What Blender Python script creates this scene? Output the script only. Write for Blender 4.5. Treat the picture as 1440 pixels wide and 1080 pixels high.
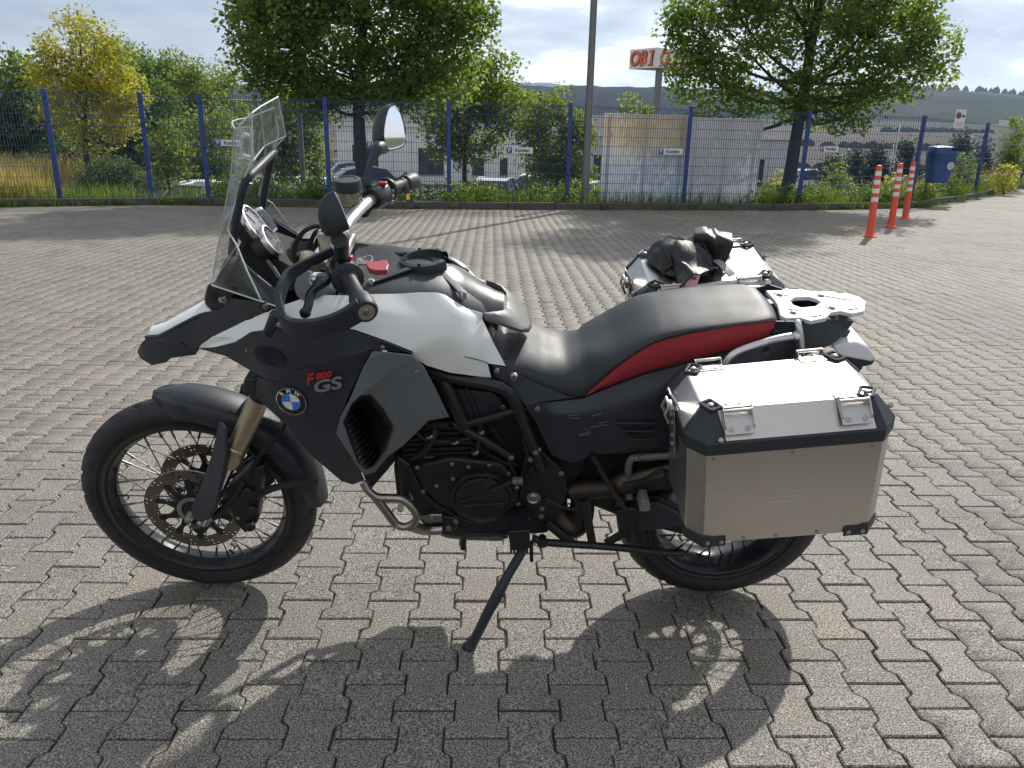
import bpy, bmesh, math, random
import numpy as np
from mathutils import Vector, Matrix, noise
random.seed(7); RNG = np.random.default_rng(7)
for o in list(bpy.data.objects): bpy.data.objects.remove(o)
S = bpy.context.scene; COL = S.collection
R = math.radians
# ------------------------------------------------------------ camera
F_PX, PITCH, ROLL, YAW, CAM_H = 1085.0, .3093, .0208, .0320, 1.434
_s, _c = math.sin(YAW), math.cos(YAW); _st, _ct = math.sin(PITCH), math.cos(PITCH)
_r0 = np.array([_c, -_s, 0.]); _fw = np.array([_s*_ct, _c*_ct, -_st]); _dn = np.array([-_s*_st, -_c*_st, -_ct])
_ix = math.cos(ROLL)*_r0 - math.sin(ROLL)*_dn; _iy = math.sin(ROLL)*_r0 + math.cos(ROLL)*_dn
CAM = np.array([0, 0, CAM_H])
cd = bpy.data.cameras.new('camera'); cam = bpy.data.objects.new('camera', cd); COL.objects.link(cam)
cam.matrix_world = Matrix(((_ix[0], -_iy[0], -_fw[0], 0), (_ix[1], -_iy[1], -_fw[1], 0), (_ix[2], -_iy[2], -_fw[2], CAM_H), (0, 0, 0, 1)))
cd.sensor_width = 36; cd.lens = 36*F_PX/1440; cd.clip_start = .05; cd.clip_end = 20000
S.camera = cam
# ------------------------------------------------------------ sun, sky, exposure
SUN_EL, SUN_AZ = R(41), R(29)            # azimuth clockwise from +Y
sd = bpy.data.lights.new('sun', 'SUN'); sd.energy = 4.5; sd.angle = R(.9); sd.color = (1, .95, .87)
sun = bpy.data.objects.new('sun', sd); COL.objects.link(sun)
_sv = Vector((math.sin(SUN_AZ)*math.cos(SUN_EL), math.cos(SUN_AZ)*math.cos(SUN_EL), math.sin(SUN_EL)))
sun.rotation_euler = _sv.to_track_quat('Z', 'Y').to_euler(); sun.location = _sv*60
W = bpy.data.worlds.new('World'); S.world = W; W.use_nodes = True
wn, wl = W.node_tree.nodes, W.node_tree.links
bg = wn['Background']; bg.inputs['Strength'].default_value = .1
sky = wn.new('ShaderNodeTexSky'); sky.sky_type = 'NISHITA'; sky.sun_disc = False
sky.sun_elevation = SUN_EL; sky.sun_rotation = SUN_AZ; sky.air_density = 1.0; sky.dust_density = 1.0
tc = wn.new('ShaderNodeTexCoord'); sep = wn.new('ShaderNodeSeparateXYZ'); wl.new(tc.outputs['Generated'], sep.inputs[0])
def wmath(op, a, b=None):
    n = wn.new('ShaderNodeMath'); n.operation = op
    for i, v in enumerate((a, b)):
        if v is None: continue
        if isinstance(v, (int, float)): n.inputs[i].default_value = v
        else: wl.new(v, n.inputs[i])
    return n.outputs[0]
zz = wmath('ADD', wmath('MAXIMUM', sep.outputs['Z'], 0.0), .16)
cmb = wn.new('ShaderNodeCombineXYZ')
wl.new(wmath('DIVIDE', sep.outputs['X'], zz), cmb.inputs[0]); wl.new(wmath('DIVIDE', sep.outputs['Y'], zz), cmb.inputs[1])
def wnoise(scale, detail, rough, off, dist=0.):
    mp = wn.new('ShaderNodeMapping'); mp.inputs['Location'].default_value = off; wl.new(cmb.outputs[0], mp.inputs[0])
    n = wn.new('ShaderNodeTexNoise'); n.inputs['Scale'].default_value = scale; n.inputs['Detail'].default_value = detail
    n.inputs['Roughness'].default_value = rough; n.inputs['Distortion'].default_value = dist
    wl.new(mp.outputs[0], n.inputs['Vector']); return n.outputs['Fac']
def wramp(fac, *st):
    n = wn.new('ShaderNodeValToRGB'); e = n.color_ramp.elements
    while len(e) < len(st): e.new(.5)
    for k, (p, c) in enumerate(st): e[k].position = p; e[k].color = (*c, 1)
    wl.new(fac, n.inputs[0]); return n.outputs['Color']
def wmix(f, a, b, mode='MIX'):
    n = wn.new('ShaderNodeMix'); n.data_type = 'RGBA'; n.blend_type = mode
    for i, v in ((0, f), (6, a), (7, b)):
        if isinstance(v, (int, float)): n.inputs[i].default_value = v
        elif isinstance(v, tuple): n.inputs[i].default_value = (*v, 1)
        else: wl.new(v, n.inputs[i])
    return n.outputs[2]
big = wnoise(.50, 9, .52, (3.1, 1.7, 0), .25)
fine = wnoise(2.2, 8, .55, (9.4, 4.2, 2), .4)
tone = wmath('ADD', wmath('MULTIPLY', big, .72), wmath('MULTIPLY', fine, .28))
cloud = wramp(tone, (.42, (2.9, 3.2, 3.8)), (.495, (4.5, 4.9, 5.5)), (.54, (7.9, 8.0, 8.1)), (.61, (10.6, 10.4, 10.1)))
# thin bright cloud round the hidden sun
vdot = wn.new('ShaderNodeVectorMath'); vdot.operation = 'DOT_PRODUCT'; wl.new(tc.outputs['Generated'], vdot.inputs[0]); vdot.inputs[1].default_value = tuple(_sv)
glow = wmath('ADD', 1.0, wmath('MULTIPLY', wmath('POWER', wmath('MAXIMUM', vdot.outputs['Value'], 0.0), 2.5), 1.7))
cover = wramp(wnoise(.8, 7, .5, (1.2, 6.4, 5)), (.34, (0, 0, 0)), (.45, (1, 1, 1)))
gl3 = wn.new('ShaderNodeCombineXYZ')
for _k in range(3): wl.new(glow, gl3.inputs[_k])
wl.new(wmix(wmath('MULTIPLY', cover, .97), sky.outputs[0], wmix(wmath('MULTIPLY', wmath('SUBTRACT', 1.0, wmath('MINIMUM', 1.0, wmath('DIVIDE', wmath('MAXIMUM', sep.outputs['Z'], 0.0), .13))), .6), wmix(1.0, cloud, gl3.outputs[0], 'MULTIPLY'), (10.8, 10.7, 10.4))), bg.inputs['Color'])
S.view_settings.view_transform = 'Standard'; S.view_settings.look = 'None'; S.view_settings.gamma = 1
S.view_settings.use_curve_mapping = False; S.view_settings.exposure = 0.0
S.render.engine = 'CYCLES'
try:
    S.cycles.use_denoising = True; S.cycles.max_bounces = 12; S.cycles.diffuse_bounces = 7; S.cycles.transmission_bounces = 10; S.cycles.transparent_max_bounces = 16; S.cycles.volume_bounces = 0
    S.cycles.caustics_reflective = False; S.cycles.caustics_refractive = False
except Exception: pass

# ------------------------------------------------------------ pixel rays of the survey
def ray(px, py):
    u, v = (px-720)/F_PX, (py-540)/F_PX
    return _fw + u*_ix + v*_iy
def ground(px, py, z=0.):
    d = ray(px, py); return CAM + d*((z-CAM_H)/d[2])
def wp(px, py, dist):                    # point seen at a pixel, at a distance north of the camera
    d = ray(px, py); return CAM + d*(dist/d[1])
def ppm(dist): return F_PX/dist          # pixels per metre, roughly

# ------------------------------------------------------------ materials
MATS = {}
def nodes_of(m): return m.node_tree.nodes, m.node_tree.links
def pbr(name, col, rough=.5, metal=0., spec=.5, coat=0., noise_amt=0., noise_scale=30., bump=0., bump_scale=200., rough_var=0., streak=None, coord='Object', stain=None):
    if name in MATS: return MATS[name]
    m = bpy.data.materials.new(name); m.use_nodes = True; n, l = nodes_of(m); b = n['Principled BSDF']
    b.inputs['Base Color'].default_value = (*col, 1); b.inputs['Roughness'].default_value = rough; b.inputs['Metallic'].default_value = metal
    b.inputs['Specular IOR Level'].default_value = spec; b.inputs['Coat Weight'].default_value = coat; b.inputs['Coat Roughness'].default_value = .08
    t = n.new('ShaderNodeTexCoord'); src = t.outputs[coord]
    if coord == 'Object' and streak:
        mp = n.new('ShaderNodeMapping'); mp.inputs['Scale'].default_value = streak; l.new(src, mp.inputs[0]); ssrc = mp.outputs[0]
    else: ssrc = src
    def ns(scale, detail=5, s=None):
        x = n.new('ShaderNodeTexNoise'); x.inputs['Scale'].default_value = scale; x.inputs['Detail'].default_value = detail
        l.new(s or ssrc, x.inputs['Vector']); return x.outputs['Fac']
    if noise_amt:
        mx = n.new('ShaderNodeMix'); mx.data_type = 'RGBA'
        mx.inputs[6].default_value = (*[c*(1-noise_amt) for c in col], 1); mx.inputs[7].default_value = (*[min(1, c*(1+noise_amt)) for c in col], 1)
        l.new(ns(noise_scale), mx.inputs[0]); out = mx.outputs[2]
        if stain:
            r = n.new('ShaderNodeValToRGB'); r.color_ramp.elements[0].position = .52; r.color_ramp.elements[1].position = .7
            l.new(ns(stain[0], 6, src), r.inputs[0]); m2 = n.new('ShaderNodeMix'); m2.data_type = 'RGBA'
            f = n.new('ShaderNodeMath'); f.operation = 'MULTIPLY'; f.inputs[1].default_value = stain[2]; l.new(r.outputs[0], f.inputs[0])
            l.new(f.outputs[0], m2.inputs[0]); l.new(out, m2.inputs[6]); m2.inputs[7].default_value = (*stain[1], 1); out = m2.outputs[2]
        l.new(out, b.inputs['Base Color'])
    if rough_var:
        mr = n.new('ShaderNodeMapRange'); mr.inputs[3].default_value = max(0, rough-rough_var); mr.inputs[4].default_value = min(1, rough+rough_var)
        mr.inputs[1].default_value = .3; mr.inputs[2].default_value = .7
        l.new(ns(noise_scale*.6), mr.inputs[0]); l.new(mr.outputs[0], b.inputs['Roughness'])
    if bump:
        bp = n.new('ShaderNodeBump'); bp.inputs['Strength'].default_value = bump; bp.inputs['Distance'].default_value = .002
        l.new(ns(bump_scale, 3), bp.inputs['Height']); l.new(bp.outputs[0], b.inputs['Normal'])
    MATS[name] = m; return m

M = {}
M['plastic'] = pbr('black_plastic', (.025, .030, .041), .46, noise_amt=.15, noise_scale=14, bump=.25, bump_scale=900, rough_var=.08, stain=(9, (.05, .05, .05), .25))
M['gloss'] = pbr('gloss_black', (.016, .018, .021), .28, rough_var=.06)
M['metal_black'] = pbr('black_painted_metal', (.013, .0145, .017), .42, noise_amt=.3, noise_scale=25, rough_var=.12)
M['engine'] = pbr('engine_black', (.0095, .0105, .012), .5, noise_amt=.35, noise_scale=30, rough_var=.12, stain=(18, (.03, .028, .025), .35))
M['dark'] = pbr('dark_cavity', (.008, .008, .009), .8, noise_amt=.3)
M['grey'] = pbr('grey_plastic', (.14, .15, .163), .48, noise_amt=.12, noise_scale=10, bump=.2, bump_scale=900, rough_var=.08)
M['white'] = pbr('white_paint', (.86, .86, .83), .34, coat=.35, noise_amt=.03, noise_scale=6, rough_var=.06)
M['rubber'] = pbr('tyre_rubber', (.017, .018, .021), .55, noise_amt=.3, noise_scale=18, bump=.2, bump_scale=300, stain=(7, (.06, .058, .052), .3))
M['seat'] = pbr('seat_vinyl', (.027, .03, .036), .54, noise_amt=.15, noise_scale=12, bump=.35, bump_scale=420, rough_var=.07)
M['red'] = pbr('red_vinyl', (.45, .045, .055), .5, noise_amt=.1, noise_scale=12, bump=.35, bump_scale=420)
M['alu'] = pbr('brushed_aluminium', (.62, .592, .56), .36, metal=1, noise_amt=.13, noise_scale=30, rough_var=.09, streak=(1.2, 10, 45), bump=.09, bump_scale=120, stain=(5, (.5, .47, .43), .45))
M['alubright'] = pbr('polished_aluminium', (.76, .75, .73), .3, metal=1, noise_amt=.08, noise_scale=30, rough_var=.08)
M['whitealu'] = pbr('white_coated_rack', (.76, .77, .78), .42, noise_amt=.05, noise_scale=20)
M['steel'] = pbr('brushed_steel', (.42, .40, .37), .34, metal=1, noise_amt=.2, noise_scale=40, rough_var=.1)
M['silver'] = pbr('silver_tube', (.66, .66, .66), .33, metal=.85, noise_amt=.08, noise_scale=30, rough_var=.06)
M['chrome'] = pbr('chrome', (.7, .7, .7), .12, metal=1)
M['bolt'] = pbr('bolt_steel', (.45, .44, .42), .38, metal=1, noise_amt=.2)
M['gold'] = pbr('gold_anodised', (.56, .475, .33), .4, metal=.9, noise_amt=.12, noise_scale=20, rough_var=.08)
M['exhaust'] = pbr('exhaust_steel', (.06, .052, .045), .42, metal=.85, noise_amt=.5, noise_scale=12, rough_var=.12, stain=(6, (.2, .13, .07), .6))
M['spoke'] = pbr('spoke_steel', (.11, .11, .11), .4, metal=1)
M['disc'] = pbr('brake_disc_steel', (.22, .2, .185), .36, metal=1, noise_amt=.2, noise_scale=60)
M['redplastic'] = pbr('red_plastic', (.42, .05, .07), .42, noise_amt=.05)
M['orange'] = pbr('orange_plastic', (.80, .10, .04), .45, noise_amt=.08, noise_scale=6)
M['reflect'] = pbr('white_reflective_tape', (.82, .82, .82), .4)
M['bluepaint'] = pbr('blue_fence_paint', (.018, .06, .26), .45, noise_amt=.2, noise_scale=9, stain=(4, (.05, .1, .26), .5))
M['bluewire'] = pbr('blue_wire', (.03, .075, .2), .5)
M['galv'] = pbr('galvanised_steel', (.19, .19, .195), .55, metal=.4, noise_amt=.15, noise_scale=4)
M['signwhite'] = pbr('sign_white', (.78, .78, .78), .45, noise_amt=.03)
M['signblue'] = pbr('sign_blue', (.02, .08, .36), .45)
M['ink'] = pbr('black_print', (.015, .015, .015), .5)
M['kerb'] = pbr('kerb_concrete', (.095, .09, .08), .9, noise_amt=.35, noise_scale=9, bump=.5, bump_scale=60, stain=(2.5, (.06, .07, .04), .7))
M['greyprint'] = pbr('grey_print', (.22, .22, .22), .5)
M['blueenamel'] = pbr('blue_enamel', (.03, .22, .68), .3)
M['whiteenamel'] = pbr('white_enamel', (.78, .78, .78), .3)
M['redprint'] = pbr('red_print', (.5, .03, .03), .45)
def glass(name, tint, rough=.03, mixfac=.1):
    m = bpy.data.materials.new(name); m.use_nodes = True; n, l = nodes_of(m); n.remove(n['Principled BSDF'])
    tr = n.new('ShaderNodeBsdfTransparent'); tr.inputs[0].default_value = (*tint, 1)
    gl = n.new('ShaderNodeBsdfGlossy'); gl.inputs['Roughness'].default_value = rough
    df = n.new('ShaderNodeBsdfDiffuse'); df.inputs[0].default_value = (.6, .62, .6, 1)
    lw = n.new('ShaderNodeLayerWeight'); pw = n.new('ShaderNodeMath'); pw.operation = 'POWER'; pw.inputs[1].default_value = 4.2; l.new(lw.outputs['Facing'], pw.inputs[0])
    fr = n.new('ShaderNodeMath'); fr.operation = 'MULTIPLY_ADD'; fr.inputs[1].default_value = .6; fr.inputs[2].default_value = .05; l.new(pw.outputs[0], fr.inputs[0])
    mx = n.new('ShaderNodeMixShader'); l.new(fr.outputs[0], mx.inputs[0]); l.new(tr.outputs[0], mx.inputs[1]); l.new(gl.outputs[0], mx.inputs[2])
    m2 = n.new('ShaderNodeMixShader'); m2.inputs[0].default_value = mixfac
    t = n.new('ShaderNodeTexCoord'); x = n.new('ShaderNodeTexNoise'); x.inputs['Scale'].default_value = 5; x.inputs['Detail'].default_value = 2
    l.new(t.outputs['Object'], x.inputs['Vector']); mr = n.new('ShaderNodeMapRange'); mr.inputs[1].default_value = .35; mr.inputs[2].default_value = .75
    mr.inputs[3].default_value = mixfac*.4; mr.inputs[4].default_value = mixfac*1.7; l.new(x.outputs['Fac'], mr.inputs[0]); l.new(mr.outputs[0], m2.inputs[0])
    l.new(mx.outputs[0], m2.inputs[1]); l.new(df.outputs[0], m2.inputs[2])
    l.new(m2.outputs[0], n['Material Output'].inputs[0]); MATS[name] = m; return m
M['screen'] = glass('windscreen_acrylic', (.92, .93, .92), .05, .09)
M['screenedge'] = pbr('acrylic_edge', (.62, .66, .65), .25, spec=.8)
M['gaugeglass'] = pbr('gauge_face', (.2, .215, .235), .12, noise_amt=.5, noise_scale=22, coat=1)
M['mirror'] = pbr('mirror_glass', (.88, .9, .92), .03, metal=1)
M['carglass'] = pbr('car_glass', (.03, .04, .045), .08, spec=.9)
M['winglass'] = pbr('window_glass', (.05, .065, .075), .1, spec=.8, noise_amt=.3, noise_scale=.4)
M['amber'] = pbr('reservoir_amber', (.30, .26, .16), .2, coat=.6)
M['lens'] = pbr('smoked_lens', (.3, .31, .32), .15, coat=.8)

# ------------------------------------------------------------ mesh helpers
def link(name, me, mat, parent=None):
    o = bpy.data.objects.new(name, me); COL.objects.link(o)
    if mat is not None:
        for m in (mat if isinstance(mat, (list, tuple)) else [mat]): me.materials.append(m)
    if parent is not None: o.parent = parent
    return o
def mk(name, V, F, mat, parent=None, smooth=35, mi=None, bevel=0, seg=2):
    me = bpy.data.meshes.new(name); me.from_pydata([tuple(map(float, v)) for v in V], [], [tuple(f) for f in F])
    bm = bmesh.new(); bm.from_mesh(me)
    if mi is None: bmesh.ops.remove_doubles(bm, verts=bm.verts, dist=1e-5)
    bmesh.ops.recalc_face_normals(bm, faces=bm.faces); bm.to_mesh(me); bm.free()
    if mi is not None and len(mi) == len(me.polygons): me.polygons.foreach_set('material_index', mi)
    if smooth:
        me.polygons.foreach_set('use_smooth', [True]*len(me.polygons)); me.set_sharp_from_angle(angle=R(smooth))
    o = link(name, me, mat, parent)
    if bevel:
        b = o.modifiers.new('bevel', 'BEVEL'); b.width = bevel; b.segments = seg; b.limit_method = 'ANGLE'; b.angle_limit = R(28); b.harden_normals = False
    return o
def tag(o, label=None, cat=None, group=None, kind=None):
    if label: o['label'] = label
    if cat: o['category'] = cat
    if group: o['group'] = group
    if kind: o['kind'] = kind
    return o
def empty(name, loc=(0, 0, 0), rz=0.):
    o = bpy.data.objects.new(name, None); COL.objects.link(o); o.location = loc; o.rotation_euler = (0, 0, rz); o.empty_display_size = .1; return o
def copy_tree(o, parent=None):
    c = o.copy(); COL.objects.link(c)
    if parent is not None: c.parent = parent
    for ch in list(o.children): copy_tree(ch, c)
    return c
class MB:                                # collects several shapes into one mesh
    def __init__(s): s.V = []; s.F = []; s.mi = []
    def add(s, V, F, m=0):
        k = len(s.V); s.V += [tuple(map(float, v)) for v in V]; s.F += [tuple(i+k for i in f) for f in F]; s.mi += [m]*len(F); return s
    def build(s, name, mat, parent=None, smooth=35, bevel=0, seg=2):
        multi = isinstance(mat, (list, tuple))
        return mk(name, s.V, s.F, mat, parent, smooth, s.mi if multi else None, bevel, seg)
def nrm(v):
    v = np.asarray(v, float); return v/(np.linalg.norm(v)+1e-12)
def basis(ax, hint=None):
    ax = nrm(ax); h = np.array(hint if hint is not None else (0, 0, 1.))
    if abs(np.dot(nrm(h), ax)) > .97: h = np.array((1., 0, 0))
    a = nrm(np.cross(h, ax)); return a, np.cross(ax, a), ax
def spline(P, n=6):
    P = np.array(P, float); out = []
    for i in range(len(P)-1):
        p0, p1, p2, p3 = P[max(i-1, 0)], P[i], P[i+1], P[min(i+2, len(P)-1)]
        for k in range(n):
            t = k/n; out.append(.5*((2*p1)+(-p0+p2)*t+(2*p0-5*p1+4*p2-p3)*t*t+(-p0+3*p1-3*p2+p3)*t**3))
    out.append(P[-1]); return np.array(out)
def g_tube(P, r, n=10, sm=5, up=None, flat=None):
    """tube along points; r number or list per given point; flat=(ra, rb) gives an elliptic / boxy section with 'up' the ra direction"""
    P = np.array(P, float); rr = np.array(r if np.ndim(r) else [r]*len(P), float)
    Q = spline(np.c_[P, rr], sm) if sm > 1 and len(P) > 2 else np.c_[P, rr]
    P, rr = Q[:, :3], Q[:, 3]; V = []; F = []; a = None
    for i in range(len(P)):
        t = nrm(P[min(i+1, len(P)-1)]-P[max(i-1, 0)])
        if up is not None: a = nrm(np.array(up)-np.dot(up, t)*t)
        elif a is None: a = basis(t)[0]
        else: a = nrm(a-np.dot(a, t)*t)
        b = np.cross(t, a)
        for k in range(n):
            w = 2*math.pi*k/n; ca, sa = math.cos(w), math.sin(w)
            if flat:
                e = .45; ca = math.copysign(abs(ca)**e, ca); sa = math.copysign(abs(sa)**e, sa)
                V.append(P[i]+a*ca*flat[0]*rr[i]+b*sa*flat[1]*rr[i])
            else: V.append(P[i]+(a*ca+b*sa)*rr[i])
    m = len(P)
    for i in range(m-1):
        for k in range(n): F.append((i*n+k, i*n+(k+1) % n, (i+1)*n+(k+1) % n, (i+1)*n+k))
    F.append(tuple(range(n))); F.append(tuple(range((m-1)*n, m*n))); return V, F
def tube(name, P, r, mat, parent, n=10, sm=5, **k):
    V, F = g_tube(P, r, n, sm, **k); return mk(name, V, F, mat, parent)
def g_lathe(c, ax, prof, n=28, hint=None, a0=0., a1=2*math.pi):
    """prof: list of (radius, height along the axis)"""
    a, b, t = basis(ax, hint); c = np.array(c, float); V = []; F = []; full = a1-a0 > 6.28
    m = n if full else n+1
    for (r, h) in prof:
        for k in range(m):
            w = a0+(a1-a0)*k/n; V.append(c+t*h+(a*math.cos(w)+b*math.sin(w))*max(r, 1e-5))
    for i in range(len(prof)-1):
        for k in range(n): F.append((i*m+k, i*m+(k+1) % m, (i+1)*m+(k+1) % m, (i+1)*m+k))
    if full:
        if prof[0][0] > 1e-4 and prof[0] != prof[-1]: F.append(tuple(range(m)))
        if prof[-1][0] > 1e-4 and prof[0] != prof[-1]: F.append(tuple(range((len(prof)-1)*m, len(prof)*m)))
    return V, F
def lathe(name, c, ax, prof, mat, parent, n=28, smooth=35, **k):
    V, F = g_lathe(c, ax, prof, n, **k); return mk(name, V, F, mat, parent, smooth)
def g_prism(P, off):
    P = [np.array(p, float) for p in P]; off = np.array(off, float); n = len(P)
    return P+[p+off for p in P], [tuple(range(n)), tuple(range(2*n-1, n-1, -1))]+[(i, (i+1) % n, n+(i+1) % n, n+i) for i in range(n)]
def prism(name, P, off, mat, parent, bevel=.003, smooth=30):
    V, F = g_prism(P, off); return mk(name, V, F, mat, parent, smooth, bevel=bevel)
def g_box(c, sx, sy, sz, ax=None):
    c = np.array(c, float); A = ax if ax is not None else np.eye(3); V = []
    for i in (-1, 1):
        for j in (-1, 1):
            for k in (-1, 1): V.append(c+A[0]*i*sx/2+A[1]*j*sy/2+A[2]*k*sz/2)
    return V, [(0, 1, 3, 2), (4, 6, 7, 5), (0, 4, 5, 1), (2, 3, 7, 6), (0, 2, 6, 4), (1, 5, 7, 3)]
def box(name, c, sx, sy, sz, mat, parent, ax=None, bevel=.003):
    V, F = g_box(c, sx, sy, sz, ax); return mk(name, V, F, mat, parent, 30, bevel=bevel)
def g_grid(rows, close=False):
    m = len(rows[0]); V = [p for r in rows for p in r]; F = []
    for i in range(len(rows)-1+(1 if close else 0)):
        for k in range(m-1):
            j = (i+1) % len(rows); F.append((i*m+k, i*m+k+1, j*m+k+1, j*m+k))
    return V, F
def g_shell(V, F, t, out=(0, 1, .3)):
    """open polygon sheet given a thickness on its inner side"""
    V = [np.array(v, float) for v in V]; F = [list(f) for f in F]
    bm = bmesh.new(); bv = [bm.verts.new(v) for v in V]
    for f in F: bm.faces.new([bv[i] for i in f])
    bmesh.ops.recalc_face_normals(bm, faces=bm.faces); bm.normal_update()
    s = sum((f.normal*f.calc_area() for f in bm.faces), Vector((0, 0, 0)))
    if s.dot(Vector(out)) < 0: bmesh.ops.reverse_faces(bm, faces=bm.faces); bm.normal_update()
    bm.verts.index_update(); n = len(V)
    F2 = [[v.index for v in f.verts] for f in bm.faces]; N = [np.array(v.normal) for v in bm.verts]
    V2 = V+[V[i]-N[i]*t for i in range(n)]; FF = [tuple(f) for f in F2]+[tuple(i+n for i in reversed(f)) for f in F2]
    for e in bm.edges:
        if len(e.link_faces) == 1:
            l = e.link_loops[0] if hasattr(e, 'link_loops') else e.link_faces[0].loops[0]
            a, b = e.verts[0].index, e.verts[1].index; FF.append((a, b, b+n, a+n))
    bm.free(); return V2, FF
def soften(V, F, cuts=3, it=5, keep=()):
    """refine a coarse sheet and relax its inner points so that the facets flow into one another; the outline stays"""
    bm = bmesh.new(); bv = [bm.verts.new(tuple(map(float, v))) for v in V]
    for f in F: bm.faces.new([bv[i] for i in f])
    bmesh.ops.triangulate(bm, faces=bm.faces, quad_method='BEAUTY', ngon_method='BEAUTY')
    bmesh.ops.subdivide_edges(bm, edges=bm.edges, cuts=cuts, use_grid_fill=True); bm.verts.ensure_lookup_table()
    inner = [v for v in bm.verts if not v.is_boundary]
    for _ in range(it): bmesh.ops.smooth_vert(bm, verts=inner, factor=.5, use_axis_x=True, use_axis_y=True, use_axis_z=True)
    bm.verts.index_update(); V2 = [np.array(v.co) for v in bm.verts]; F2 = [tuple(v.index for v in f.verts) for f in bm.faces]; bm.free(); return V2, F2
def shell(name, V, F, t, mat, parent, out=(0, 1, .3), bevel=.0025, smooth=30):
    V2, F2 = g_shell(V, F, t, out); return mk(name, V2, F2, mat, parent, smooth, bevel=bevel)
def flip(o, name=None):
    """mirror-image copy of a part on the other side of the machine (own mesh, y reversed)"""
    me = o.data.copy(); co = np.empty(len(me.vertices)*3); me.vertices.foreach_get('co', co); co = co.reshape(-1, 3); co[:, 1] *= -1
    me.vertices.foreach_set('co', co.ravel()); me.flip_normals(); c = o.copy(); c.data = me; COL.objects.link(c)
    for m in o.modifiers: pass
    return c
def text(name, body, origin, xd, up, size, mat, parent, depth=.001, shear=0., align='CENTER', bold=0., sx=1.):
    cu = bpy.data.curves.new(name, 'FONT'); cu.body = body; cu.size = size; cu.extrude = depth; cu.shear = shear; cu.align_x = align; cu.align_y = 'CENTER'; cu.offset = bold
    o = bpy.data.objects.new(name+'_tmp', cu); COL.objects.link(o); bpy.context.view_layer.update()
    me = bpy.data.meshes.new_from_object(o.evaluated_get(bpy.context.evaluated_depsgraph_get())); bpy.data.objects.remove(o)
    xd = nrm(xd); z = nrm(np.cross(xd, up)); y = np.cross(z, xd)
    me.transform(Matrix(((xd[0]*sx, y[0], z[0], origin[0]), (xd[1]*sx, y[1], z[1], origin[1]), (xd[2]*sx, y[2], z[2], origin[2]), (0, 0, 0, 1))))
    me.materials.clear(); return link(name, me, mat, parent)
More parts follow.
